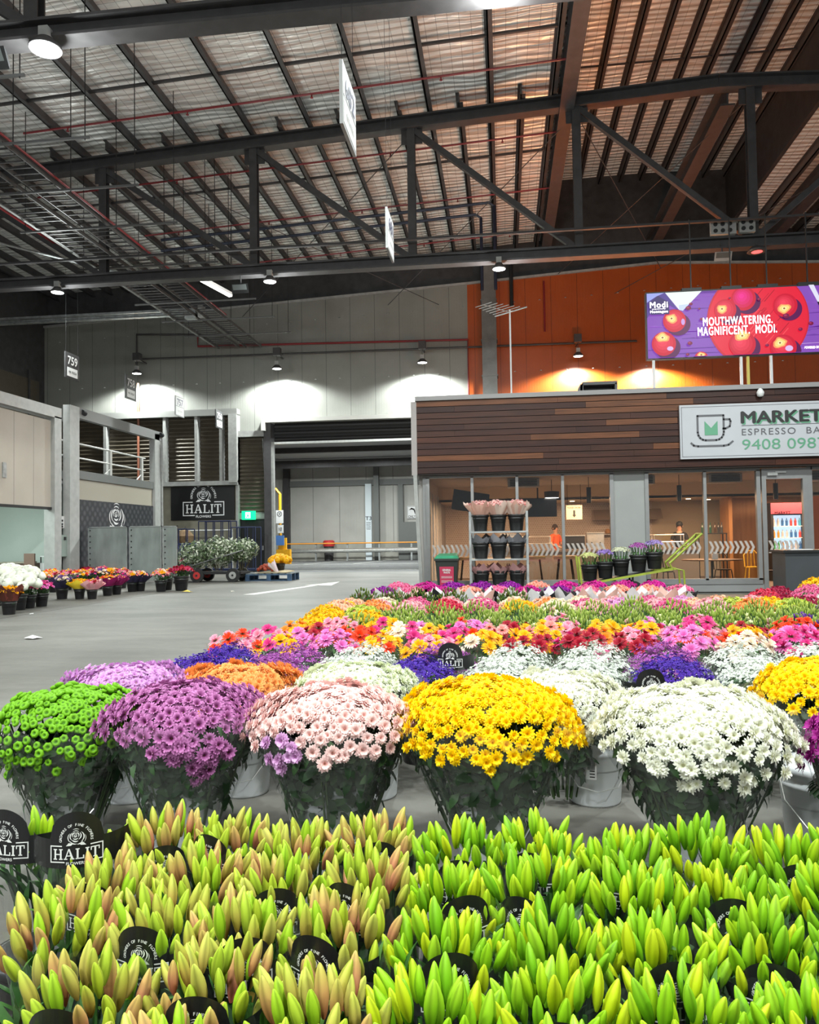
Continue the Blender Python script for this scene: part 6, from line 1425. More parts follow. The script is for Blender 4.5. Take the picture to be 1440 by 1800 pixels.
for k in range(3):
    r_ = random.Random(40+k); F_ = []
    for i in range(26):
        a = r_.uniform(0, 6.28); q = r_.uniform(.1, .075); F_.append(tx(leafblade(.13, .024, r_.choice((MG, MG, (.03, .09, .02), (.08, .20, .03))), .15), q3(rot_to(Vector((math.cos(a)*.55, math.sin(a)*.55, 1)), r_.uniform(0, 6.28)) @ Quaternion((0, 1, 0), -1.1)), (q*math.cos(a), q*math.sin(a), r_.uniform(.36, .48)), r_.uniform(.6, 1.0)))
    for i in range(10): a = r_.uniform(0, 6.28); F_.append(stem((.03*math.cos(a), .03*math.sin(a), .12), (.075*math.cos(a), .075*math.sin(a), .53), .005, MG, 5))
    for i in range(14): a = 2*PI*i/14; F_.append(tx(leafblade(.25, .06, DG, .05), q3(rot_to(Vector((math.cos(a)*.15, math.sin(a)*.15, 1)), 0) @ Quaternion((0, 1, 0), -1.35)), (.04*math.cos(a), .04*math.sin(a), .28), 1))
    LV.append(tmesh('lily_leaves', tjoin(F_), M_leaf))
SLV = [tmesh('sleeve', sleeve_tpl(.055, .125, .16, .565, 60+k, n=40, folds=4, ruff=.012), M_sleeve) for k in range(4)]
def lily(x, y, lb, meshes, seed, grp, nb=25, zt=.655, tagz=None, spread=1.0, tagrot=0.0):
    r_ = random.Random(seed); t = thing('lily_bunch', lb, 'flowers', (x, y, 0), 0, grp)
    inst('leaves', LV[seed % 3], t, (0, 0, 0), Quaternion((0, 0, 1), r_.uniform(0, 6.28))); inst('sleeve', SLV[seed % 4], t, (0, 0, 0), Quaternion((0, 0, 1), r_.uniform(0, 6.28)))
    G = PI*(3-math.sqrt(5))
    for i in range(nb):
        q = math.sqrt((i+.4)/nb); a = i*G+r_.uniform(-.25, .25); rad = .112*q*spread
        n = Vector((math.cos(a)*q*.45+r_.uniform(-.17, .17), math.sin(a)*q*.45+r_.uniform(-.17, .17), 1)).normalized(); sc = r_.uniform(.62, .92)
        zz_ = zt-.105*sc-.055*q*q+r_.uniform(-.038, .014)
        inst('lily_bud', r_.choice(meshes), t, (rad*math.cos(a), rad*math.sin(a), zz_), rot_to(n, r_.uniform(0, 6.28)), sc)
    if tagz:
        g = inst('sleeve_tag', ME_TAG, t, (0, 0, tagz), Quaternion((0, 0, 1), tagrot)); inst('tag_print', ME_TAGP, g)
    return t
k = 0; lilies = []
ys = (1.16, 1.39, 1.63, 1.87, 2.12)
for j, y in enumerate(ys):
    xl = -.68*y-.02; xr = .42*y+.12; x = -.25-.105
    xsL = []
    while x > xl: xsL.append(x); x -= .205
    xsR = []; x = -.25+.115
    while x < xr: xsR.append(x); x += .212
    if j == 4: xsL = [x for x in xsL if x > -1.08]
    if j == 3: xsL = [x for x in xsL if x > -.98]
    for side, xs_ in (('pink', sorted(xsL)), ('green', sorted(xsR))):
        for i, x in enumerate(xs_):
            k += 1; rs = random.Random(k*7)
            lb = 'sleeved %s lily buds, %s from left in the %s %s row' % ('pink-flushed' if side == 'pink' else 'lime green', ORD[i+1], ('nearest', 'second', 'third', 'fourth', 'last')[j], 'pink' if side == 'pink' else 'green')
            tz = rs.choice((.50, .52, .515)) if (k % 5 != 0) else None
            lily(x+rs.uniform(-.015, .015), y+rs.uniform(-.015, .015)+(.04 if i % 2 else 0), lb, B_pink if side == 'pink' else B_green, k, '%s lily bunches' % side, 37, .655+rs.uniform(-.014, .012), tz, 1.0, rs.uniform(-.4, .4))
            lilies.append((x, y))
# low crate rows carrying the lily bunches
for j, y in enumerate(ys):
    for side, (a, b) in (('left', (-.68*y-.16, -.26)), ('right', (-.24, .42*y+.24))):
        if j >= 3 and side == 'left': a = -1.10 if j == 3 else -1.18
        t = thing('flower_crate', 'black crate row holding the %s lilies, %s row' % ('pink' if side == 'left' else 'green', ('nearest', 'second', 'third', 'fourth', 'last')[j]), 'crate', ((a+b)/2, y+.02, 0), 0, 'crates under the lilies')
        w_ = (b-a)/2; mb = MB(); mb.box(-w_, w_, -.105, .105, 0, .02).box(-w_, w_, -.105, -.095, .02, .30).box(-w_, w_, .095, .105, .02, .30).box(-w_, -w_+.01, -.095, .095, .02, .30).box(w_-.01, w_, -.095, .095, .02, .30); mb.build('tray', M_pot, t)
        mb = MB(); mb.box(-w_, w_, -.1, .1, .13, .15); mb.build('insert', M_pot, t)
# low green buds with bold bands at the far left
for i, (px_, y, tz) in enumerate(((28, 2.15, .57), (118, 2.10, .585))):
    lily(Ux(px_, y), y, ('low green lily bunch with a bold black band at the left edge', 'low green lily bunch with a HALIT band, left of the pink buds')[i], B_green, 300+i, 'banded lily bunches at the left', 12, .635, None, .9)
    t = [o for o in bpy.data.objects if o.name.startswith('lily_bunch')]
    root = max((o for o in t if o.parent is None), key=lambda o: int(o.name.split('.')[1]) if '.' in o.name else 0)
    g = inst('sleeve_tag', ME_TAG, root, (0, 0, tz), Quaternion((0, 0, 1), -.15+.5*i), 1.15); inst('tag_print', ME_TAGP, g)
    bucket(Ux(px_, y), y, ('black bucket under the low green lily bunch at the left edge', 'black bucket under the low green HALIT lily bunch')[i], 'buckets of the banded lilies', ME_POT, sc=.8)

# ---- rows behind: smaller bunches
def generic(x, y, name, lb, grp, bloom_t, foliage_t, sleeve=None, z=0, extra=()):
    t = thing(name, lb, 'flowers', (x, y, z), rnd.uniform(-.3, .3), grp)
    inst('blooms', bloom_t, t)['kind'] = 'stuff'
    if foliage_t: inst('foliage', foliage_t, t)
    if sleeve: inst('sleeve', sleeve, t)
    for nm, me in extra: inst(nm, me, t)
    return t
def fol(seed, R, zr, z0=.26, c=(DG, MG, (.04, .09, .03)), n=150, L_=.07, w=.025, rb=.10):
    r_ = random.Random(seed); F_ = []
    for i in range(n):
        u = r_.uniform(0, 1)**.6; a = r_.uniform(0, 6.28); rad = (rb+(R-rb)*u)*math.sqrt(r_.uniform(.2, 1)); n_ = Vector((math.cos(a), math.sin(a), r_.uniform(-.1, 1.2))).normalized()
        F_.append(tx(leafblade(L_, w, r_.choice(c)), q3(rot_to(n_, r_.uniform(0, 6.28))), (rad*math.cos(a), rad*math.sin(a), z0+(zr-z0)*u), r_.uniform(.6, 1.3)))
    for i in range(20): a = r_.uniform(0, 6.28); q = r_.uniform(.2, 1); F_.append(stem((rb*.7*q*math.cos(a), rb*.7*q*math.sin(a), .16), (R*.9*q*math.cos(a), R*.9*q*math.sin(a), zr), .004, MG))
    return tjoin(F_)
def capscatter(r_, n, R, zt, zr, p=2.2):
    out = []; G = PI*(3-math.sqrt(5)); o = r_.uniform(0, 6)
    for i in range(n):
        q = math.sqrt((i+.5)/n); a = i*G+o; out.append((R*q*math.cos(a), R*q*math.sin(a), zr+(zt-zr)*(1-q**p)**.8, q, a))
    return out
# statice: clouds of tiny florets on branching sprays
def statice(seed, ca, cb, R=.235, zt=.73, zr=.58, nc=125):
    r_ = random.Random(seed); fl = head(1, 5, .7, 1, ca, cb, None, .2, .6, seed); T_ = []
    for (x, y, z, q, a) in capscatter(r_, nc, R, zt, zr):
        z += r_.uniform(-.03, .025); n = Vector((math.cos(a)*q, math.sin(a)*q, .8)).normalized(); side = n.cross(Vector((r_.random(), r_.random(), .3))).normalized()
        for k in range(9):
            u = k/8-.5; p = Vector((x, y, z))+Vector((r_.gauss(0, .013), r_.gauss(0, .013), r_.gauss(0, .010))); T_.append(tx(fl, q3(rot_to((n+side*u).normalized(), r_.uniform(0, 6))), p, r_.uniform(.006, .010), (r_.uniform(.8, 1.05),)*3))
    return tjoin(T_)
ST = {'white': [tmesh('blooms', statice(i, (.74, .80, .66), (.93, .95, .92)), M_petal) for i in range(3)],
      'blue violet': [tmesh('blooms', statice(10+i, (.05, .015, .22), (.10, .03, .50), nc=190), M_petal) for i in range(2)],
      'mauve pink': [tmesh('blooms', statice(20+i, (.30, .06, .34), (.52, .14, .50)), M_petal) for i in range(2)]}
STF = [tmesh('foliage', fol(30+i, .22, .60, .26, (DG, MG, (.07, .14, .06), (.10, .18, .09)), 170, .07, .02), M_leaf) for i in range(2)]
SLS = [tmesh('sleeve', sleeve_tpl(.09, .25, .26, .66, 80+k, n=40, folds=4, ruff=.02), M_sleeve) for k in range(2)]
st1 = [(335, 'blue violet'), (470, 'mauve pink'), (603, 'white'), (738, 'blue violet'), (880, 'white'), (1015, 'white'), (1165, 'blue violet'), (1300, 'white'), (1435, 'white')]
st2 = [(395, 'blue violet'), (510, 'mauve pink'), (640, 'white'), (775, 'mauve pink'), (905, 'white'), (1035, 'white'), (1150, 'mauve pink'), (1275, 'white'), (1400, 'white')]
def nearname(i, n): return '%s from left' % ORD[i+1]
for row, (lst, y) in enumerate(((st1, 4.38), (st2, 4.85))):
    for i, (px_, c) in enumerate(lst):
        x = Ux(px_, y); yy = y+rnd.uniform(-.05, .05)
        t = generic(x, yy, 'statice_bunch', '%s statice bunch, %s in the %s statice row' % (c, nearname(i, 9), ('front', 'rear')[row]), 'statice bunches', rnd.choice(ST[c]), rnd.choice(STF), rnd.choice(SLS), 0)
        bucket(x, yy, 'black bucket, %s under the %s statice row' % (nearname(i, 9), ('front', 'rear')[row]), 'black buckets of the statice', sc=1.0)
# tags standing up in the statice
for i, (px_, y, z, c) in enumerate(((665, 4.18, .60, 0), (1210, 4.14, .56, 0), (1125, 4.2, .60, 0), (790, 4.6, .68, 0))):
    t = thing('sleeve_tag', 'black emblem tag standing between statice bunches, %s from the left' % ORD[i+1], 'tag', (Ux(px_, y), y+.1, z), 0, 'emblem tags in the statice')
    inst('band', ME_TAG, t, (0, 0, 0), None, 1.25); inst('tag_print', ME_TAGP, t, (0, 0, 0), None, 1.25)
# gerberas
GC = {'hot pink': ((.55, .02, .16), (.80, .05, .28)), 'soft pink': ((.80, .18, .30), (.92, .42, .52)), 'golden yellow': ((.85, .34, .0), (.95, .52, .0)), 'orange': ((.80, .18, .0), (.92, .30, .02)), 'dark red': ((.25, .0, .015), (.45, .01, .03)),
      'scarlet': ((.70, .03, .0), (.85, .06, .01)), 'rose mauve': ((.68, .10, .42), (.88, .28, .62)), 'cream': ((.80, .60, .42), (.92, .80, .66)), 'purple': ((.18, .0, .15), (.36, .01, .28)), 'salmon': ((.88, .22, .20), (.95, .38, .34))}
GM = {}
for k_, (c0, c1) in GC.items():
    GM[k_] = [tmesh('flower_head', head(1, 24, .2, 2, c0, c1, (tuple(v*.7 for v in c0)) if i else (.12, .07, .02), .3, .06, i, .05), M_petal) for i in range(2)]
GF = [tmesh('foliage', fol(50+i, .15, .64, .26, (MG, LG, DG), 90, .05, .015, .08), M_leaf) for i in range(2)]
SLG = [tmesh('sleeve', sleeve_tpl(.08, .19, .26, .69, 90+k, n=36, folds=4, ruff=.02), M_sleeve) for k in range(2)]
palette = ['scarlet', 'golden yellow', 'cream', 'hot pink', 'soft pink', 'golden yellow', 'orange', 'hot pink', 'dark red', 'golden yellow', 'rose mauve', 'soft pink', 'salmon', 'scarlet', 'rose mauve', 'dark red', 'golden yellow']
r_ = random.Random(21)
gi = 0
for row, (y, xe) in enumerate(((5.25, 2.25), (5.62, 2.4), (6.0, 2.55))):
    x = -1.85+.12*row; i = 0
    while x < xe:
        main = palette[(i*5+row*3+(i//3)) % len(palette)]; sec = palette[(i*3+row*7+4) % len(palette)]
        lb = 'gerbera bunch, mostly %s with some %s, %s from left, %s gerbera row' % (main, sec, ORD[i+1], ('front', 'middle', 'rear')[row])
        if main == sec: lb = 'gerbera bunch, all %s, %s from left in the %s gerbera row' % (main, ORD[i+1], ('front', 'middle', 'rear')[row])
        t = thing('gerbera_bunch', lb, 'flowers', (x, y+r_.uniform(-.05, .05), 0), 0, 'gerbera bunches')
        inst('foliage', GF[i % 2], t); inst('sleeve', SLG[i % 2], t)
        for (px_, py_, pz_, q, a) in capscatter(r_, 11, .175, .75+r_.uniform(-.02, .03), .65):
            n = Vector((math.cos(a)*q*.8+r_.uniform(-.3, .3), math.sin(a)*q*.8-.35+r_.uniform(-.2, .2), .9)).normalized(); inst('flower_head', r_.choice(GM[main if r_.random() < .7 else sec]), t, (px_, py_, pz_+r_.uniform(-.02, .02)), rot_to(n, r_.uniform(0, 6)), r_.uniform(.044, .06))
        bucket(x, t.location.y, 'black bucket, %s from left under the %s gerbera row' % (ORD[i+1], ('front', 'middle', 'rear')[row]), 'black buckets of the gerberas')
        x += .335; i += 1
# green budded lisianthus with pale roses
def lisi(seed, flower, nflow):
    r_ = random.Random(seed); T_ = []
    bud = tx(budt(.05, .007, (.16, .30, .05), (.36, .52, .12), (.58, .70, .30), seed), None, None, 1)
    v, f, c = bud
    for (x, y, z, q, a) in capscatter(r_, 90, .19, .74, .60):
        n = Vector((math.cos(a)*q*.4+r_.uniform(-.2, .2), math.sin(a)*q*.4+r_.uniform(-.2, .2), 1)).normalized(); T_.append(tx(bud, q3(rot_to(n)), (x+r_.uniform(-.01, .01), y, z+r_.uniform(-.05, .03)), r_.uniform(.7, 1.2), (r_.uniform(.7, 1.2),)*3))
    if nflow:
        fl = ball(1, flower[0], .16, seed, flower[1], 6, 9)
        for i in range(nflow): a = r_.uniform(0, 6.28); q = math.sqrt(r_.random()); T_.append(tx(fl, q3(rot_to((math.cos(a)*q, math.sin(a)*q, .6), 1)), (.18*q*math.cos(a), .18*q*math.sin(a), .70-.1*q*q+r_.uniform(-.02, .03)), r_.uniform(.02, .03)))
    return tjoin(T_)
LS = {'green budded': [tmesh('blooms', lisi(i, None, 0), M_petal) for i in range(2)], 'green budded with pale pink': [tmesh('blooms', lisi(5+i, ((.82, .35, .35), (.92, .55, .52)), 9), M_petal) for i in range(1)],
      'green budded with cream yellow': [tmesh('blooms', lisi(8, ((.80, .78, .35), (.88, .88, .55)), 14), M_petal)], 'green budded with violet': [tmesh('blooms', lisi(9, ((.08, .02, .20), (.16, .04, .34)), 22), M_petal)]}
LF = [tmesh('foliage', fol(70+i, .19, .68, .26, (MG, LG, (.10, .20, .06)), 190, .05, .016, .08), M_leaf) for i in range(2)]
def cush(seed, c0, c1, R=.2, n=70, hs=.028, zt=.74, zr=.62, lay=2):
    r_ = random.Random(seed); h = [head(1, 10, .42, lay, c0, c1, None, .2, .5, seed+i) for i in range(2)]; T_ = []
    for (x, y, z, q, a) in capscatter(r_, n, R, zt, zr):
        nn = Vector((math.cos(a)*q+r_.uniform(-.2, .2), math.sin(a)*q+r_.uniform(-.2, .2), .8)).normalized(); T_.append(tx(r_.choice(h), q3(rot_to(nn, r_.uniform(0, 6))), (x, y, z+r_.uniform(-.015, .015)), hs*r_.uniform(.8, 1.2), (r_.uniform(.85, 1.1),)*3))
    return tjoin(T_)
CU = {}
for nm, (c0, c1) in {'golden yellow': ((.85, .42, 0), (.95, .62, .01)), 'hot pink': ((.6, .06, .22), (.85, .22, .40)), 'soft pink': ((.85, .35, .40), (.92, .55, .58)), 'peach': ((.88, .45, .28), (.94, .62, .45)), 'cream': ((.85, .72, .50), (.92, .85, .68)), 'orange': ((.85, .25, .05), (.92, .42, .12)), 'rose red': ((.55, .02, .06), (.72, .06, .12)), 'mauve': ((.65, .2, .5), (.8, .45, .7)), 'deep violet': ((.09, .02, .22), (.18, .05, .38)), 'crimson': ((.28, .01, .04), (.45, .02, .08)), 'lemon green': ((.42, .50, .05), (.62, .68, .12)), 'white': ((.75, .75, .65), (.9, .9, .85))}.items():
    CU[nm] = [tmesh('blooms', cush(100+i, c0, c1), M_petal) for i in range(2)]
def rowof(y, x0, xe, step, kinds, nm, grp, rowname, fo, sl, jit=.04, zoff=0):
    x = x0; i = 0
    while x < xe:
        kd = kinds(i, x); src = LS if kd in LS else CU
        yy = y+rnd.uniform(-jit, jit)
        what = {'lisianthus_bunch': 'lisianthus', 'carnation_bunch': 'carnation', 'spray_bunch': 'spray flower'}[nm]
        generic(x, yy, nm, '%s %s bunch, %s from left in %s' % (kd, what, ORD[i+1], rowname), grp, rnd.choice(src[kd]), rnd.choice(fo), rnd.choice(sl) if sl else None, zoff)
        bucket(x, yy, 'black bucket, %s from left under %s' % (ORD[i+1], rowname), 'black buckets of the rear rows')
        x += step; i += 1
rowof(6.5, -1.6, 2.75, .37, lambda i, x: ('golden yellow' if i < 1 else 'green budded' if i % 3 == 0 else 'green budded with pale pink' if i % 3 == 1 else 'green budded with cream yellow') if x < 2.2 else 'green budded with violet', 'lisianthus_bunch', 'lisianthus bunches', 'the first green row', LF, None)
rowof(7.0, -1.6, 3.0, .37, lambda i, x: 'golden yellow' if x < -1.1 else ('green budded with violet' if x > 2.2 else 'green budded' if i % 2 else 'green budded with cream yellow'), 'lisianthus_bunch', 'lisianthus bunches', 'the second green row', LF, SLG)
rowof(7.6, -1.75, 2.9, .37, lambda i, x: ('golden yellow', 'lemon green', 'green budded')[i % 3] if x < -.9 else ('green budded with pale pink' if i % 4 == 2 else 'green budded'), 'lisianthus_bunch', 'lisianthus bunches', 'the third green row', LF, SLG)
rowof(8.15, -1.75, 3.3, .38, lambda i, x: ('peach', 'orange', 'soft pink', 'rose red', 'hot pink', 'golden yellow', 'cream', 'soft pink', 'green budded', 'hot pink', 'soft pink', 'orange', 'lemon green', 'green budded with violet')[i % 14], 'carnation_bunch', 'carnation bunches', 'the front carnation row', LF, SLG)
rowof(8.65, -1.8, 3.5, .38, lambda i, x: ('golden yellow', 'soft pink', 'hot pink', 'rose red', 'cream', 'peach', 'orange', 'hot pink', 'mauve', 'soft pink', 'peach', 'lemon green', 'golden yellow', 'crimson')[i % 14], 'carnation_bunch', 'carnation bunches', 'the middle carnation row', LF, SLG, zoff=-.03)
rowof(9.2, -1.8, 3.6, .38, lambda i, x: ('peach', 'cream', 'hot pink', 'soft pink', 'hot pink', 'cream', 'peach', 'cream', 'soft pink', 'hot pink', 'mauve', 'peach', 'soft pink', 'crimson', 'white')[i % 15], 'carnation_bunch', 'carnation bunches', 'the rear carnation row', LF, SLG, zoff=-.05)
# dark twiggy bunches at the left end
TWG = tmesh('blooms', tx(lisi(300, ((.35, .12, .10), (.5, .25, .2)), 6), None, None, 1, (.35, .40, .35)), M_petal)
for i, (x, y) in enumerate(((-1.75, 9.75), (-1.4, 9.7), (-1.05, 9.75), (-.65, 9.7), (.1, 9.7))):
    generic(x, y, 'foliage_bunch', 'dark olive twiggy foliage bunch, %s from left before the wrapped bouquets' % ORD[i+1], 'foliage bunches', TWG, LF[0])
    bucket(x, y, 'black bucket under the dark olive foliage bunch, %s from the left' % ORD[i+1], 'black buckets of the rear rows')

# paper wrapped bouquets
def paper(seed, cols, R=.19, z0=.28, z1=.78, sheets=4, rb=.08):
    r_ = random.Random(seed); T_ = []
    for s in range(sheets):
        a0 = 2*PI*s/sheets+r_.uniform(-.3, .3); half = 2*PI/sheets*.72; c = cols[s % len(cols)]; n = 8; vs = []; fs = []; 
        for j in range(4):
            u = j/3
            for i in range(n+1):
                t_ = i/n*2-1; a = a0+t_*half; pk = max(0, 1-abs(t_)*2.2); pk2 = max(0, 1-abs(abs(t_)-.75)*5)*.6
                r = (rb+(R-rb)*u)*(1+.16*u*math.cos(t_*7+s)+r_.uniform(-.02, .02)); z = z0+(z1-z0)*u+(.12*pk+.09*pk2)*u*u*(1+r_.uniform(-.1, .1))-.04*u
                vs.append((r*(1+.15*u*u*abs(pk))*math.cos(a), r*(1+.15*u*u*abs(pk))*math.sin(a), z))
        m = n+1
        for j in range(3):
            for i in range(n): a, b, c_, d = j*m+i, j*m+i+1, (j+1)*m+i+1, (j+1)*m+i; fs += [(a, b, c_), (a, c_, d)]
        T_.append(tpl(vs, fs, [c]*len(vs)))
    return tjoin(T_)
PW = (.78, .76, .77); PP = (.82, .50, .42); PK = (.02, .02, .022); PG = (.20, .20, .22); PPK = (.55, .30, .30)
PAP = {'white and black paper': [tmesh('paper_wrap', paper(i, (PW, PK, PW, PP)), M_wrap, False) for i in range(2)], 'peach and white paper': [tmesh('paper_wrap', paper(5+i, (PP, PW, PP, PW)), M_wrap, False) for i in range(2)], 'black and white paper': [tmesh('paper_wrap', paper(9+i, (PK, PW, PK, PW)), M_wrap, False) for i in range(2)]}
BQ = {k_: [tmesh('blooms', cush(200+i, *v, R=.16, n=40, hs=.032, zt=.80, zr=.74), M_petal) for i in range(1)] for k_, v in {'purple': ((.20, .0, .24), (.36, .02, .38)), 'magenta': ((.45, .0, .20), (.66, .03, .34)), 'hot pink': ((.7, .08, .25), (.85, .25, .42)), 'salmon': ((.75, .22, .15), (.88, .45, .35)), 'violet': ((.12, .01, .24), (.24, .04, .40))}.items()}
kq = list(BQ); kp = list(PAP)
r_ = random.Random(4)
for row, (y, x0, xe) in enumerate(((10.1, -1.5, 2.2), (10.6, -1.65, 2.5), (11.1, -1.5, 2.4))):
    x = x0; i = 0
    while x < xe:
        c = r_.choice(kq[:4] if x < .5 else kq); pc = r_.choice(kp); t = thing('wrapped_bouquet', '%s bouquet in %s, %s from left, %s wrapped row' % (c, pc, ORD[i+1], ('front', 'middle', 'rear')[row]), 'bouquet', (x, y+r_.uniform(-.05, .05), -.12), r_.uniform(0, 6), 'paper-wrapped bouquets in front of the bar')
        inst('blooms', BQ[c][0], t, (0, 0, (-.10, .05, .08)[row])); inst('paper_wrap', r_.choice(PAP[pc]), t, (0, 0, (.04, -.05, -.10)[row])); inst('foliage', GF[i % 2], t)
        bucket(x, t.location.y, 'black bucket, %s from left under the %s wrapped row' % (ORD[i+1], ('front', 'middle', 'rear')[row]), 'black buckets of the wrapped bouquets')
        x += .39; i += 1
# right end oddments
for i, (px_, y, nm, kd, lb, sc) in enumerate(((1335, 9.9, 'spray_bunch', 'crimson', 'dark crimson bunch standing alone by the bar kerb', 1.0), (1312, 9.5, 'spray_bunch', 'rose red', 'dusty red bunch in a clear sleeve left of the crimson one', 1), (1385, 9.6, 'spray_bunch', 'hot pink', 'mixed pink bunch near the right edge', 1.05), (1410, 9.8, 'spray_bunch', 'cream', 'cream and pink bunch near the right edge', 1.05),
                                            (1425, 10.6, 'spray_bunch', 'lemon green', 'leafy green bunch behind the mixed ones at the right edge', 1.15), (1450, 9.4, 'spray_bunch', 'crimson', 'crimson bunch cut by the right edge', 1.05), (1395, 10.4, 'spray_bunch', 'golden yellow', 'yellow sunflower-like bunch behind the mixed ones', 1.1))):
    x = Ux(px_, y); t = generic(x, y, nm, lb, 'bunches at the right end', CU[kd][0], LF[0], SLG[0], 0); t.scale = (1, 1, sc); bucket(x, y, 'black bucket under the '+lb, 'buckets at the right end')

# the field stands a little further back and lower than first laid out
FK = 1.15
for o in [q for q in COL.objects if q.parent is None and q.get('group') in ('chrysanthemum bunches in the front row', 'chrysanthemum bunches in the second row', 'statice bunches', 'emblem tags in the statice', 'gerbera bunches', 'lisianthus bunches', 'carnation bunches', 'foliage bunches', 'paper-wrapped bouquets in front of the bar', 'bunches at the right end')]:
    o.scale = [c*FK for c in o.scale]; o.location = (o.location.x*FK, o.location.y*FK, 1.4-(1.4-o.location.z)*FK)
for o in [q for q in COL.objects if q.parent is None and q.get('group') in ('pails of the front row', 'pails of the second row', 'black buckets of the statice', 'black buckets of the gerberas', 'black buckets of the rear rows', 'black buckets of the wrapped bouquets', 'buckets at the right end')]:
    o.location = (o.location.x*FK, o.location.y*FK, 0)

# ---- flower rack with three shelves of buckets
t = thing('flower_rack', 'grey steel three-shelf flower trolley in front of the bar windows', 'rack', (-.12, 18.6, 0))
for x in (-.66, .66):
    for y in (-.22, .22): mb = MB(); mb.box(x-.025, x+.025, y-.025, y+.025, .08, 2.02); mb.build('upright', M_galv, t)
for z in (.26, .92, 1.56):
    mb = MB(); mb.box(-.66, .66, -.25, .25, z-.04, z); mb.build('shelf', M_galv, t)
for (x, y) in ((-.62, -.2), (.62, -.2), (-.62, .2), (.62, .2)): mb = MB(); mb.tube([(x-.02, y, .05), (x+.02, y, .05)], .05, 10); mb.build('castor', M_black, t)
RP = {'top': [tmesh('paper_wrap', paper(31+i, ((.88, .55, .45), (.92, .72, .62)), R=.30, z0=.22, z1=.50, rb=.10, sheets=7), M_wrap, False) for i in range(2)], 'middle': [tmesh('paper_wrap', paper(41+i, (PG, (.30, .30, .33)), R=.22, z0=.2, z1=.45, rb=.11), M_wrap, False) for i in range(2)], 'bottom': [tmesh('paper_wrap', paper(51+i, (PPK, (.45, .24, .24)), R=.22, z0=.2, z1=.42, rb=.11), M_wrap, False) for i in range(2)]}
RB = {'top': tmesh('blooms', tx(cush(61, (.85, .35, .35), (.93, .65, .60), R=.24, n=40, hs=.045, zt=.55, zr=.46)), M_petal), 'middle': tmesh('blooms', tx(cush(62, (.15, .14, .15), (.3, .28, .3), R=.13, n=16, hs=.03, zt=.36, zr=.32)), M_petal), 'bottom': tmesh('blooms', tx(cush(63, (.35, .15, .15), (.5, .25, .25), R=.13, n=16, hs=.03, zt=.36, zr=.32)), M_petal)}
for z, sh in ((1.56, 'top'), (.92, 'middle'), (.26, 'bottom')):
    for i in range(3):
        x = -.12-.42+.42*i
        t = thing('wrapped_bouquet', '%s paper bouquet, %s from the left on the %s shelf of the trolley' % ({'top': 'frilly pink', 'middle': 'grey', 'bottom': 'dusty pink'}[sh], ORD[i+1], sh), 'bouquet', (x, 18.6, z), rnd.uniform(0, 6), 'bouquets on the flower trolley')
        inst('paper_wrap', RP[sh][i % 2], t, (0, 0, .06 if sh == 'top' else .0), None, 1.12); inst('blooms', RB[sh], t, (0, 0, .06 if sh == 'top' else .02), None, 1.15)
        bucket(x, 18.6, 'black bucket, %s from the left on the %s shelf of the trolley' % (ORD[i+1], sh), 'buckets on the flower trolley', z=z+.001, sc=1.28)
# ---- hand cart with five buckets
t = thing('flower_cart', 'tilted green-yellow hand cart loaded with flower buckets', 'cart', (2.8, 18.3, 0))
M_cg = mat('cart_green', (.30, .36, .04), .5, .1, .2, 8)
mb = MB(); mb.bar((1.72, 18.05, .32), (3.75, 18.05, .66), .05, .05).bar((1.72, 18.6, .32), (3.75, 18.6, .66), .05, .05).bar((1.72, 18.0, .32), (1.66, 18.0, .95), .04, .04).bar((1.72, 18.6, .32), (1.66, 18.6, .95), .04, .04).bar((3.75, 18.0, .66), (3.75, 18.6, .66), .05, .05); mb.build('frame', M_cg, t, True)
mb = MB(); mb.bar((1.72, 18.32, .33), (3.3, 18.32, .60), .55, .03); mb.build('deck', M_black, t, True)
mb = MB(); mb.tube([(3.70, 18.05, .66), (3.65, 18.05, .78), (4.35, 18.05, 1.42)], .028, 8).tube([(3.70, 18.55, .66), (3.65, 18.55, .78), (4.35, 18.55, 1.42)], .028, 8).tube([(4.35, 18.05, 1.42), (4.35, 18.55, 1.42)], .028, 8).tube([(4.05, 18.05, 1.15), (4.05, 18.55, 1.15)], .02, 8); mb.build('handle', M_cg, t, True)
mb = MB(); mb.tube([(3.75, 18.05, .66), (3.95, 18.05, .62), (3.98, 18.05, .02)], .022, 6).tube([(3.75, 18.55, .66), (3.95, 18.55, .62), (3.98, 18.55, .02)], .022, 6); mb.build('rest_leg', M_cg, t, True)
for y in (17.98, 18.66): mb = MB(); mb.tube([(2.85, y-.03, .2), (2.85, y+.03, .2)], .2, 20); o = mb.build('wheel', M_black, t, True); mb = MB(); mb.tube([(2.85, y-.035, .2), (2.85, y+.035, .2)], .08, 12); h = mb.build('hub', M_grey, o); h.location = -t.location
mb = MB(); mb.bar((2.85, 17.98, .2), (2.85, 18.66, .2), .04, .04).bar((2.85, 18.1, .2), (2.85, 18.1, .5), .04, .04).bar((2.85, 18.55, .2), (2.85, 18.55, .5), .04, .04); mb.build('axle', M_black, t, True)
cartf = [('lemon green', 'pale yellow-green'), ('deep violet', 'lilac'), ('white', 'cream white'), ('hot pink', 'magenta'), ('mauve', 'light violet')]
CUT = {'lemon green': ((.62, .66, .22), (.80, .82, .45)), 'deep violet': ((.32, .18, .62), (.50, .36, .78)), 'white': ((.66, .70, .45), (.85, .86, .70)), 'hot pink': ((.38, .08, .38), (.55, .18, .52)), 'mauve': ((.38, .25, .65), (.58, .45, .80))}
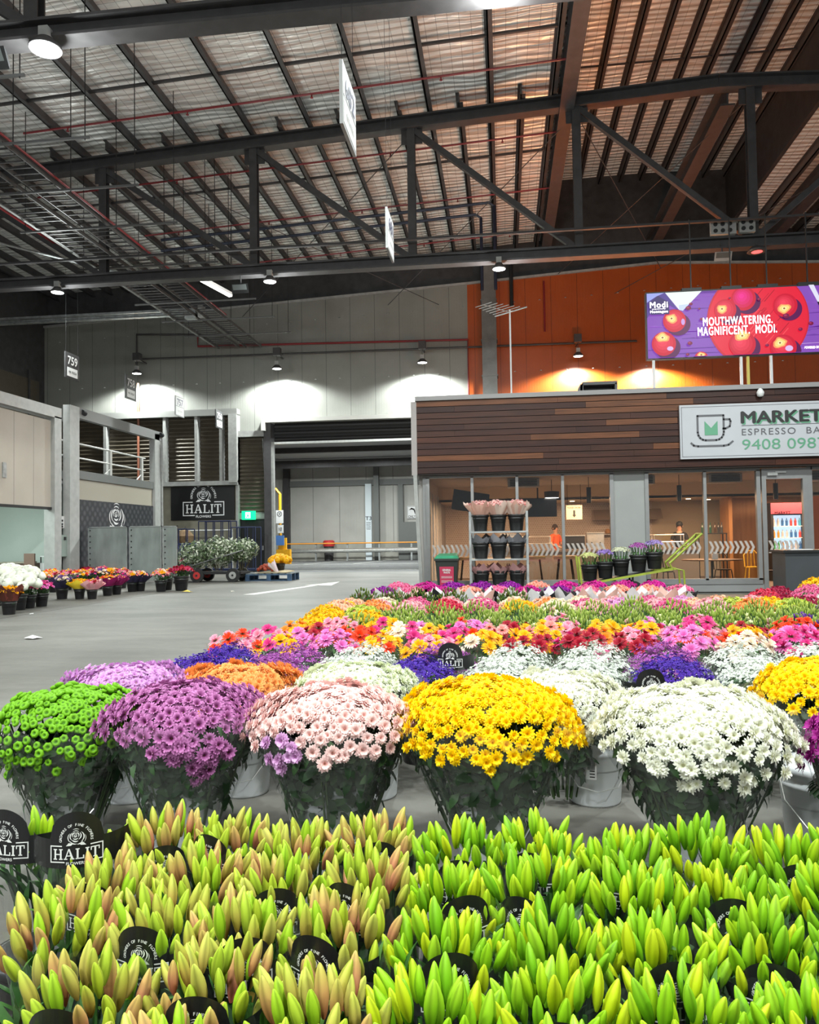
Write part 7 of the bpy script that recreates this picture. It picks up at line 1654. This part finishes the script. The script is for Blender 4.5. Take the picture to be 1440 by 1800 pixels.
for i, (k_, nm) in enumerate(cartf):
    x = 1.93+.35*i+(.04 if i > 2 else 0); z = .355+.168*(x-1.72)+(.02 if i > 2 else 0)
    me = tmesh('blooms', cush(400+i, *CUT[k_], R=.17, n=60, hs=.024, zt=.56, zr=.48), M_petal)
    t = thing('statice_bunch', '%s bunch in a bucket on the tilted cart, %s from its low end' % (nm, ORD[i+1]), 'flowers', (x, 18.3, z), 0, 'bunches on the hand cart'); inst('blooms', me, t)['kind'] = 'stuff'; t.scale = (1.2, 1.2, 1.12)
    F_ = [stem((.06*math.cos(a), .06*math.sin(a), .2), (.14*math.cos(a), .14*math.sin(a), .49), .006, MG) for a in [q*.45 for q in range(14)]]+[tx(leafblade(.09, .03, MG), q3(rot_to((math.cos(q), math.sin(q), .8), q)), (.11*math.cos(q), .11*math.sin(q), .4), 1) for q in [w_*.5 for w_ in range(13)]]
    tobj('foliage', tjoin(F_), M_leaf, t)
    bucket(x, 18.3, 'black bucket of %s flowers on the tilted cart' % nm, 'buckets on the hand cart', z=z, sc=1.26)

# ---- left group of buckets along the shop units
def fluffy(seed, c0, c1, R, n, hs, zt, zr):
    r_ = random.Random(seed); b = [ball(1, c0, .12, seed+i, c1, 8, 12) for i in range(3)]; T_ = []
    for (x, y, z, q, a) in capscatter(r_, n, R, zt, zr, 2): T_.append(tx(r_.choice(b), q3(rot_to((math.cos(a)*q, math.sin(a)*q, .6), r_.uniform(0, 6))), (x, y, z), hs*r_.uniform(.85, 1.15), (r_.uniform(.9, 1.08),)*3))
    return tjoin(T_)
def mixed(seed, cols, R=.19, n=46, hs=.034, zt=.52, zr=.40):
    r_ = random.Random(seed); hh_ = [head(1, 10, .42, 2, *c, None, .2, .5, seed+i) for i, c in enumerate(cols)]; T_ = []
    for (x, y, z, q, a) in capscatter(r_, n, R, zt, zr): nn = Vector((math.cos(a)*q+r_.uniform(-.3, .3), math.sin(a)*q+r_.uniform(-.3, .3), .8)).normalized(); T_.append(tx(r_.choice(hh_), q3(rot_to(nn, r_.uniform(0, 6))), (x, y, z+r_.uniform(-.03, .03)), hs*r_.uniform(.7, 1.3)))
    return tjoin(T_)
cP = lambda *a: [GC[x] for x in a]
LK = {
 'white ball': tmesh('blooms', fluffy(1, (.80, .82, .66), (.93, .93, .84), .26, 16, .10, .62, .42), M_petal),
 'hot pink': tmesh('blooms', mixed(2, cP('hot pink', 'salmon')), M_petal), 'rose mauve': tmesh('blooms', mixed(3, cP('rose mauve', 'hot pink')), M_petal),
 'violet and white': tmesh('blooms', mixed(4, [((.15, .06, .3), (.3, .15, .5)), GC['cream'], ((.1, .05, .2), (.2, .1, .3))]), M_petal), 'mixed red and yellow': tmesh('blooms', mixed(5, cP('scarlet', 'golden yellow', 'cream', 'hot pink')), M_petal),
 'mixed pink': tmesh('blooms', mixed(6, cP('hot pink', 'soft pink', 'cream', 'dark red', 'golden yellow')), M_petal), 'yellow': tmesh('blooms', mixed(7, cP('golden yellow', 'golden yellow')), M_petal),
 'dark red': tmesh('blooms', mixed(8, [GC['dark red'], ((.4, .01, .06), (.55, .03, .12))], zt=.44, zr=.38), M_petal), 'yellow and pink': tmesh('blooms', mixed(9, cP('salmon', 'golden yellow', 'soft pink', 'cream')), M_petal),
 'orange': tmesh('blooms', mixed(10, cP('orange', 'golden yellow', 'cream')), M_petal)}
LP = {'yellow wrap': tmesh('paper_wrap', paper(71, ((.85, .62, .02), (.90, .70, .05)), R=.27, z0=.28, z1=.46, rb=.13), M_wrap, False), 'pink wrap': tmesh('paper_wrap', paper(72, ((.85, .36, .40), (.90, .48, .50)), R=.26, z0=.26, z1=.44, rb=.13), M_wrap, False),
      'burgundy wrap': tmesh('paper_wrap', paper(73, ((.26, .01, .10), (.32, .02, .14)), R=.26, z0=.26, z1=.46, rb=.13), M_wrap, False), 'dark wrap': tmesh('paper_wrap', paper(74, ((.03, .025, .06), (.05, .04, .09)), R=.24, z0=.26, z1=.44, rb=.13), M_wrap, False), 'brown wrap': tmesh('paper_wrap', paper(75, ((.16, .04, .03), (.10, .03, .02)), R=.2, z0=.26, z1=.50, rb=.13), M_wrap, False)}
LFo = tmesh('foliage', fol(90, .17, .42, .2, (DG, MG), 70, .07, .02), M_leaf)
HH = 1.4
def onfloor(px_, py_):
    d = fwd*FPX+rr*(px_-720)+uu*(900-py_); k_ = -HH/d.z; return d.x*k_, d.y*k_
spots = [(16, 1081, 'yellow', 'brown wrap', 1.0, 'yellow flowers in brown wrap, nearest bucket at the left edge'), (33, 1073, 'white ball', None, 1.15, 'big white ball-shaped blooms behind the nearest left bucket'), (51, 1070, 'hot pink', None, 1.0, 'hot pink flowers, third bucket from the left edge'),
         (73, 1067, 'rose mauve', None, 1.0, 'pink and mauve flowers, fourth bucket from the left edge'), (109, 1054, 'violet and white', 'dark wrap', 1.05, 'violet and white flowers in a dark wrap'), (140, 1054, 'yellow', 'yellow wrap', .9, 'flowers in bright yellow paper'), (162, 1054, 'mixed pink', 'pink wrap', .9, 'flowers in soft pink paper'),
         (189, 1048, 'mixed red and yellow', 'burgundy wrap', .95, 'red and yellow flowers in burgundy paper'), (205, 1046, 'mixed pink', 'burgundy wrap', .95, 'mixed pink flowers in burgundy paper'), (232, 1041, 'yellow and pink', 'dark wrap', 1.0, 'yellow and pink flowers in a navy wrap, left one'), (247, 1040, 'yellow and pink', 'dark wrap', 1.0, 'yellow and pink flowers in a navy wrap, right one'),
         (283, 1041, 'yellow and pink', None, 1.1, 'peach and yellow flowers right of the gap'), (294, 1038, 'mixed pink', None, 1.1, 'pink flowers between the peach and the dark red ones'), (319, 1039, 'dark red', None, 1.42, 'dark red roses in the tall bucket, rightmost of the left group'),
         (-8, 1066, 'white ball', None, 1.25, 'white ball-shaped blooms cut by the left edge'), (0, 1056, 'white ball', None, 1.2, 'white ball-shaped blooms, middle back at the left edge'), (14, 1050, 'white ball', None, 1.25, 'white ball-shaped blooms, rear one by the shop unit'), (44, 1054, 'white ball', None, 1.2, 'white ball-shaped blooms, rightmost of the white ones'),
         (75, 1046, 'orange', None, 1.1, 'orange and cream flowers behind the pink ones'), (95, 1042, 'mixed pink', None, 1.1, 'mixed pink flowers behind the violet ones'), (90, 1037, 'mixed red and yellow', None, 1.1, 'red and yellow flowers at the back near the shop post'), (118, 1038, 'mixed pink', None, 1.1, 'pink and cream flowers at the back, second from the post'), (140, 1039, 'mixed red and yellow', None, 1.1, 'red and cream flowers right behind the yellow paper'),
         (158, 1037, 'mixed pink', None, 1.1, 'pink and dark flowers right behind the pink paper'), (176, 1036, 'violet and white', None, 1.1, 'violet flowers before the left steel screen'), (195, 1035, 'orange', None, 1.1, 'orange and yellow flowers before the steel screens gap'), (214, 1035, 'mixed pink', None, 1.1, 'pink flowers before the right steel screen'), (127, 1030, 'hot pink', None, 1.1, 'hot pink flowers, back row left'), (152, 1029, 'dark red', None, 1.2, 'dark red flowers, back row middle'), (180, 1029, 'hot pink', None, 1.1, 'hot pink flowers, back row right')]
for i, (px_, py_, kd, wr, sc, lb) in enumerate(spots):
    x, y = onfloor(px_, py_-1); t = generic(x, y, 'flower_bunch', lb, 'bunches along the left shop units', LK[kd], LFo, None, 0, (('paper_wrap', LP[wr]),) if wr else ()); t.scale = (sc*1.25, sc*1.25, sc*1.06)
    bucket(x, y, 'black bucket of the '+lb, 'black buckets along the left shop units', sc=sc)
# flowers on the pallet
t = generic(-8.1, 27.9, 'flower_bunch', 'golden yellow chrysanthemums on the blue pallet', 'bunches on the pallet', tmesh('blooms', fluffy(21, (.75, .30, 0), (.90, .50, 0), .40, 18, .12, .60, .38), M_petal), None, None, .27)
t = generic(-8.5, 27.5, 'flower_bunch', 'rusty red flowers lying on the pallet before the yellow ones', 'bunches on the pallet', tmesh('blooms', fluffy(22, (.30, .04, .02), (.50, .10, .05), .30, 22, .07, .28, .10), M_petal), None, None, .27)
t = thing('paper_cone', 'crumpled lilac-white paper cone beside the yellow flowers on the pallet', 'wrapping paper', (-8.05, 27.35, .29)); tobj('paper', tx(paper(77, ((.6, .5, .55), (.7, .6, .6)), R=.14, z0=0, z1=.4, rb=.05), q3(rot_to((-.6, 0, .8)))), M_wrap, t, False)
for (x, y, lb) in ((-8.1, 27.9, 'pail of the yellow flowers on the pallet'),): bucket(x, y, lb, None, ME_POT, z=.271, sc=1.1)
# eucalyptus like pale foliage on the cart
r_ = random.Random(9)
FC = ((.28, .34, .22), (.44, .48, .36), (.10, .15, .07), (.62, .64, .52), (.16, .22, .10), (.06, .09, .04))
for i, (cx, cy, cz, R, lb) in enumerate(((-11.0, 27.0, .95, .62, 'large pale grey-green foliage bundle heaped at the left of the pull cart'), (-10.1, 27.05, 1.05, .62, 'pale grey-green foliage bundle in the middle of the pull cart'), (-9.3, 27.2, 1.1, .5, 'pale grey-green foliage bundle hanging over the right of the pull cart'), (-11.6, 26.7, .62, .36, 'low foliage bundle with pink buds at the left end of the pull cart'))):
    t = thing('foliage_bundle', lb, 'foliage', (cx, cy, .36), 0, 'foliage bundles on the pull cart'); F_ = []
    for k_ in range(1000 if i < 3 else 420):
        v = Vector((r_.gauss(0, 1), r_.gauss(0, 1), r_.gauss(0, 1))).normalized(); q = R*r_.uniform(.55, 1.08); p = Vector((v.x*q*1.1, v.y*q*.8, (cz-.36)+v.z*q*.85)); p.z = max(.05, p.z)
        c = r_.choice(FC) if i < 3 or r_.random() < .7 else (.5, .18, .2); F_.append(tx(leafblade(.13, .06, c), q3(rot_to((v+Vector((r_.uniform(-.6, .6),)*3)).normalized(), r_.uniform(0, 6))), p, r_.uniform(.6, 1.3)))
    for k_ in range(16): a = r_.uniform(0, 6.28); F_.append(stem((.1*math.cos(a), .1*math.sin(a), .03), (R*.9*math.cos(a), R*.6*math.sin(a), cz-.36+r_.uniform(-.1, .3)), .008, (.1, .08, .04)))
    tobj('foliage', tjoin(F_), M_leaf, t)
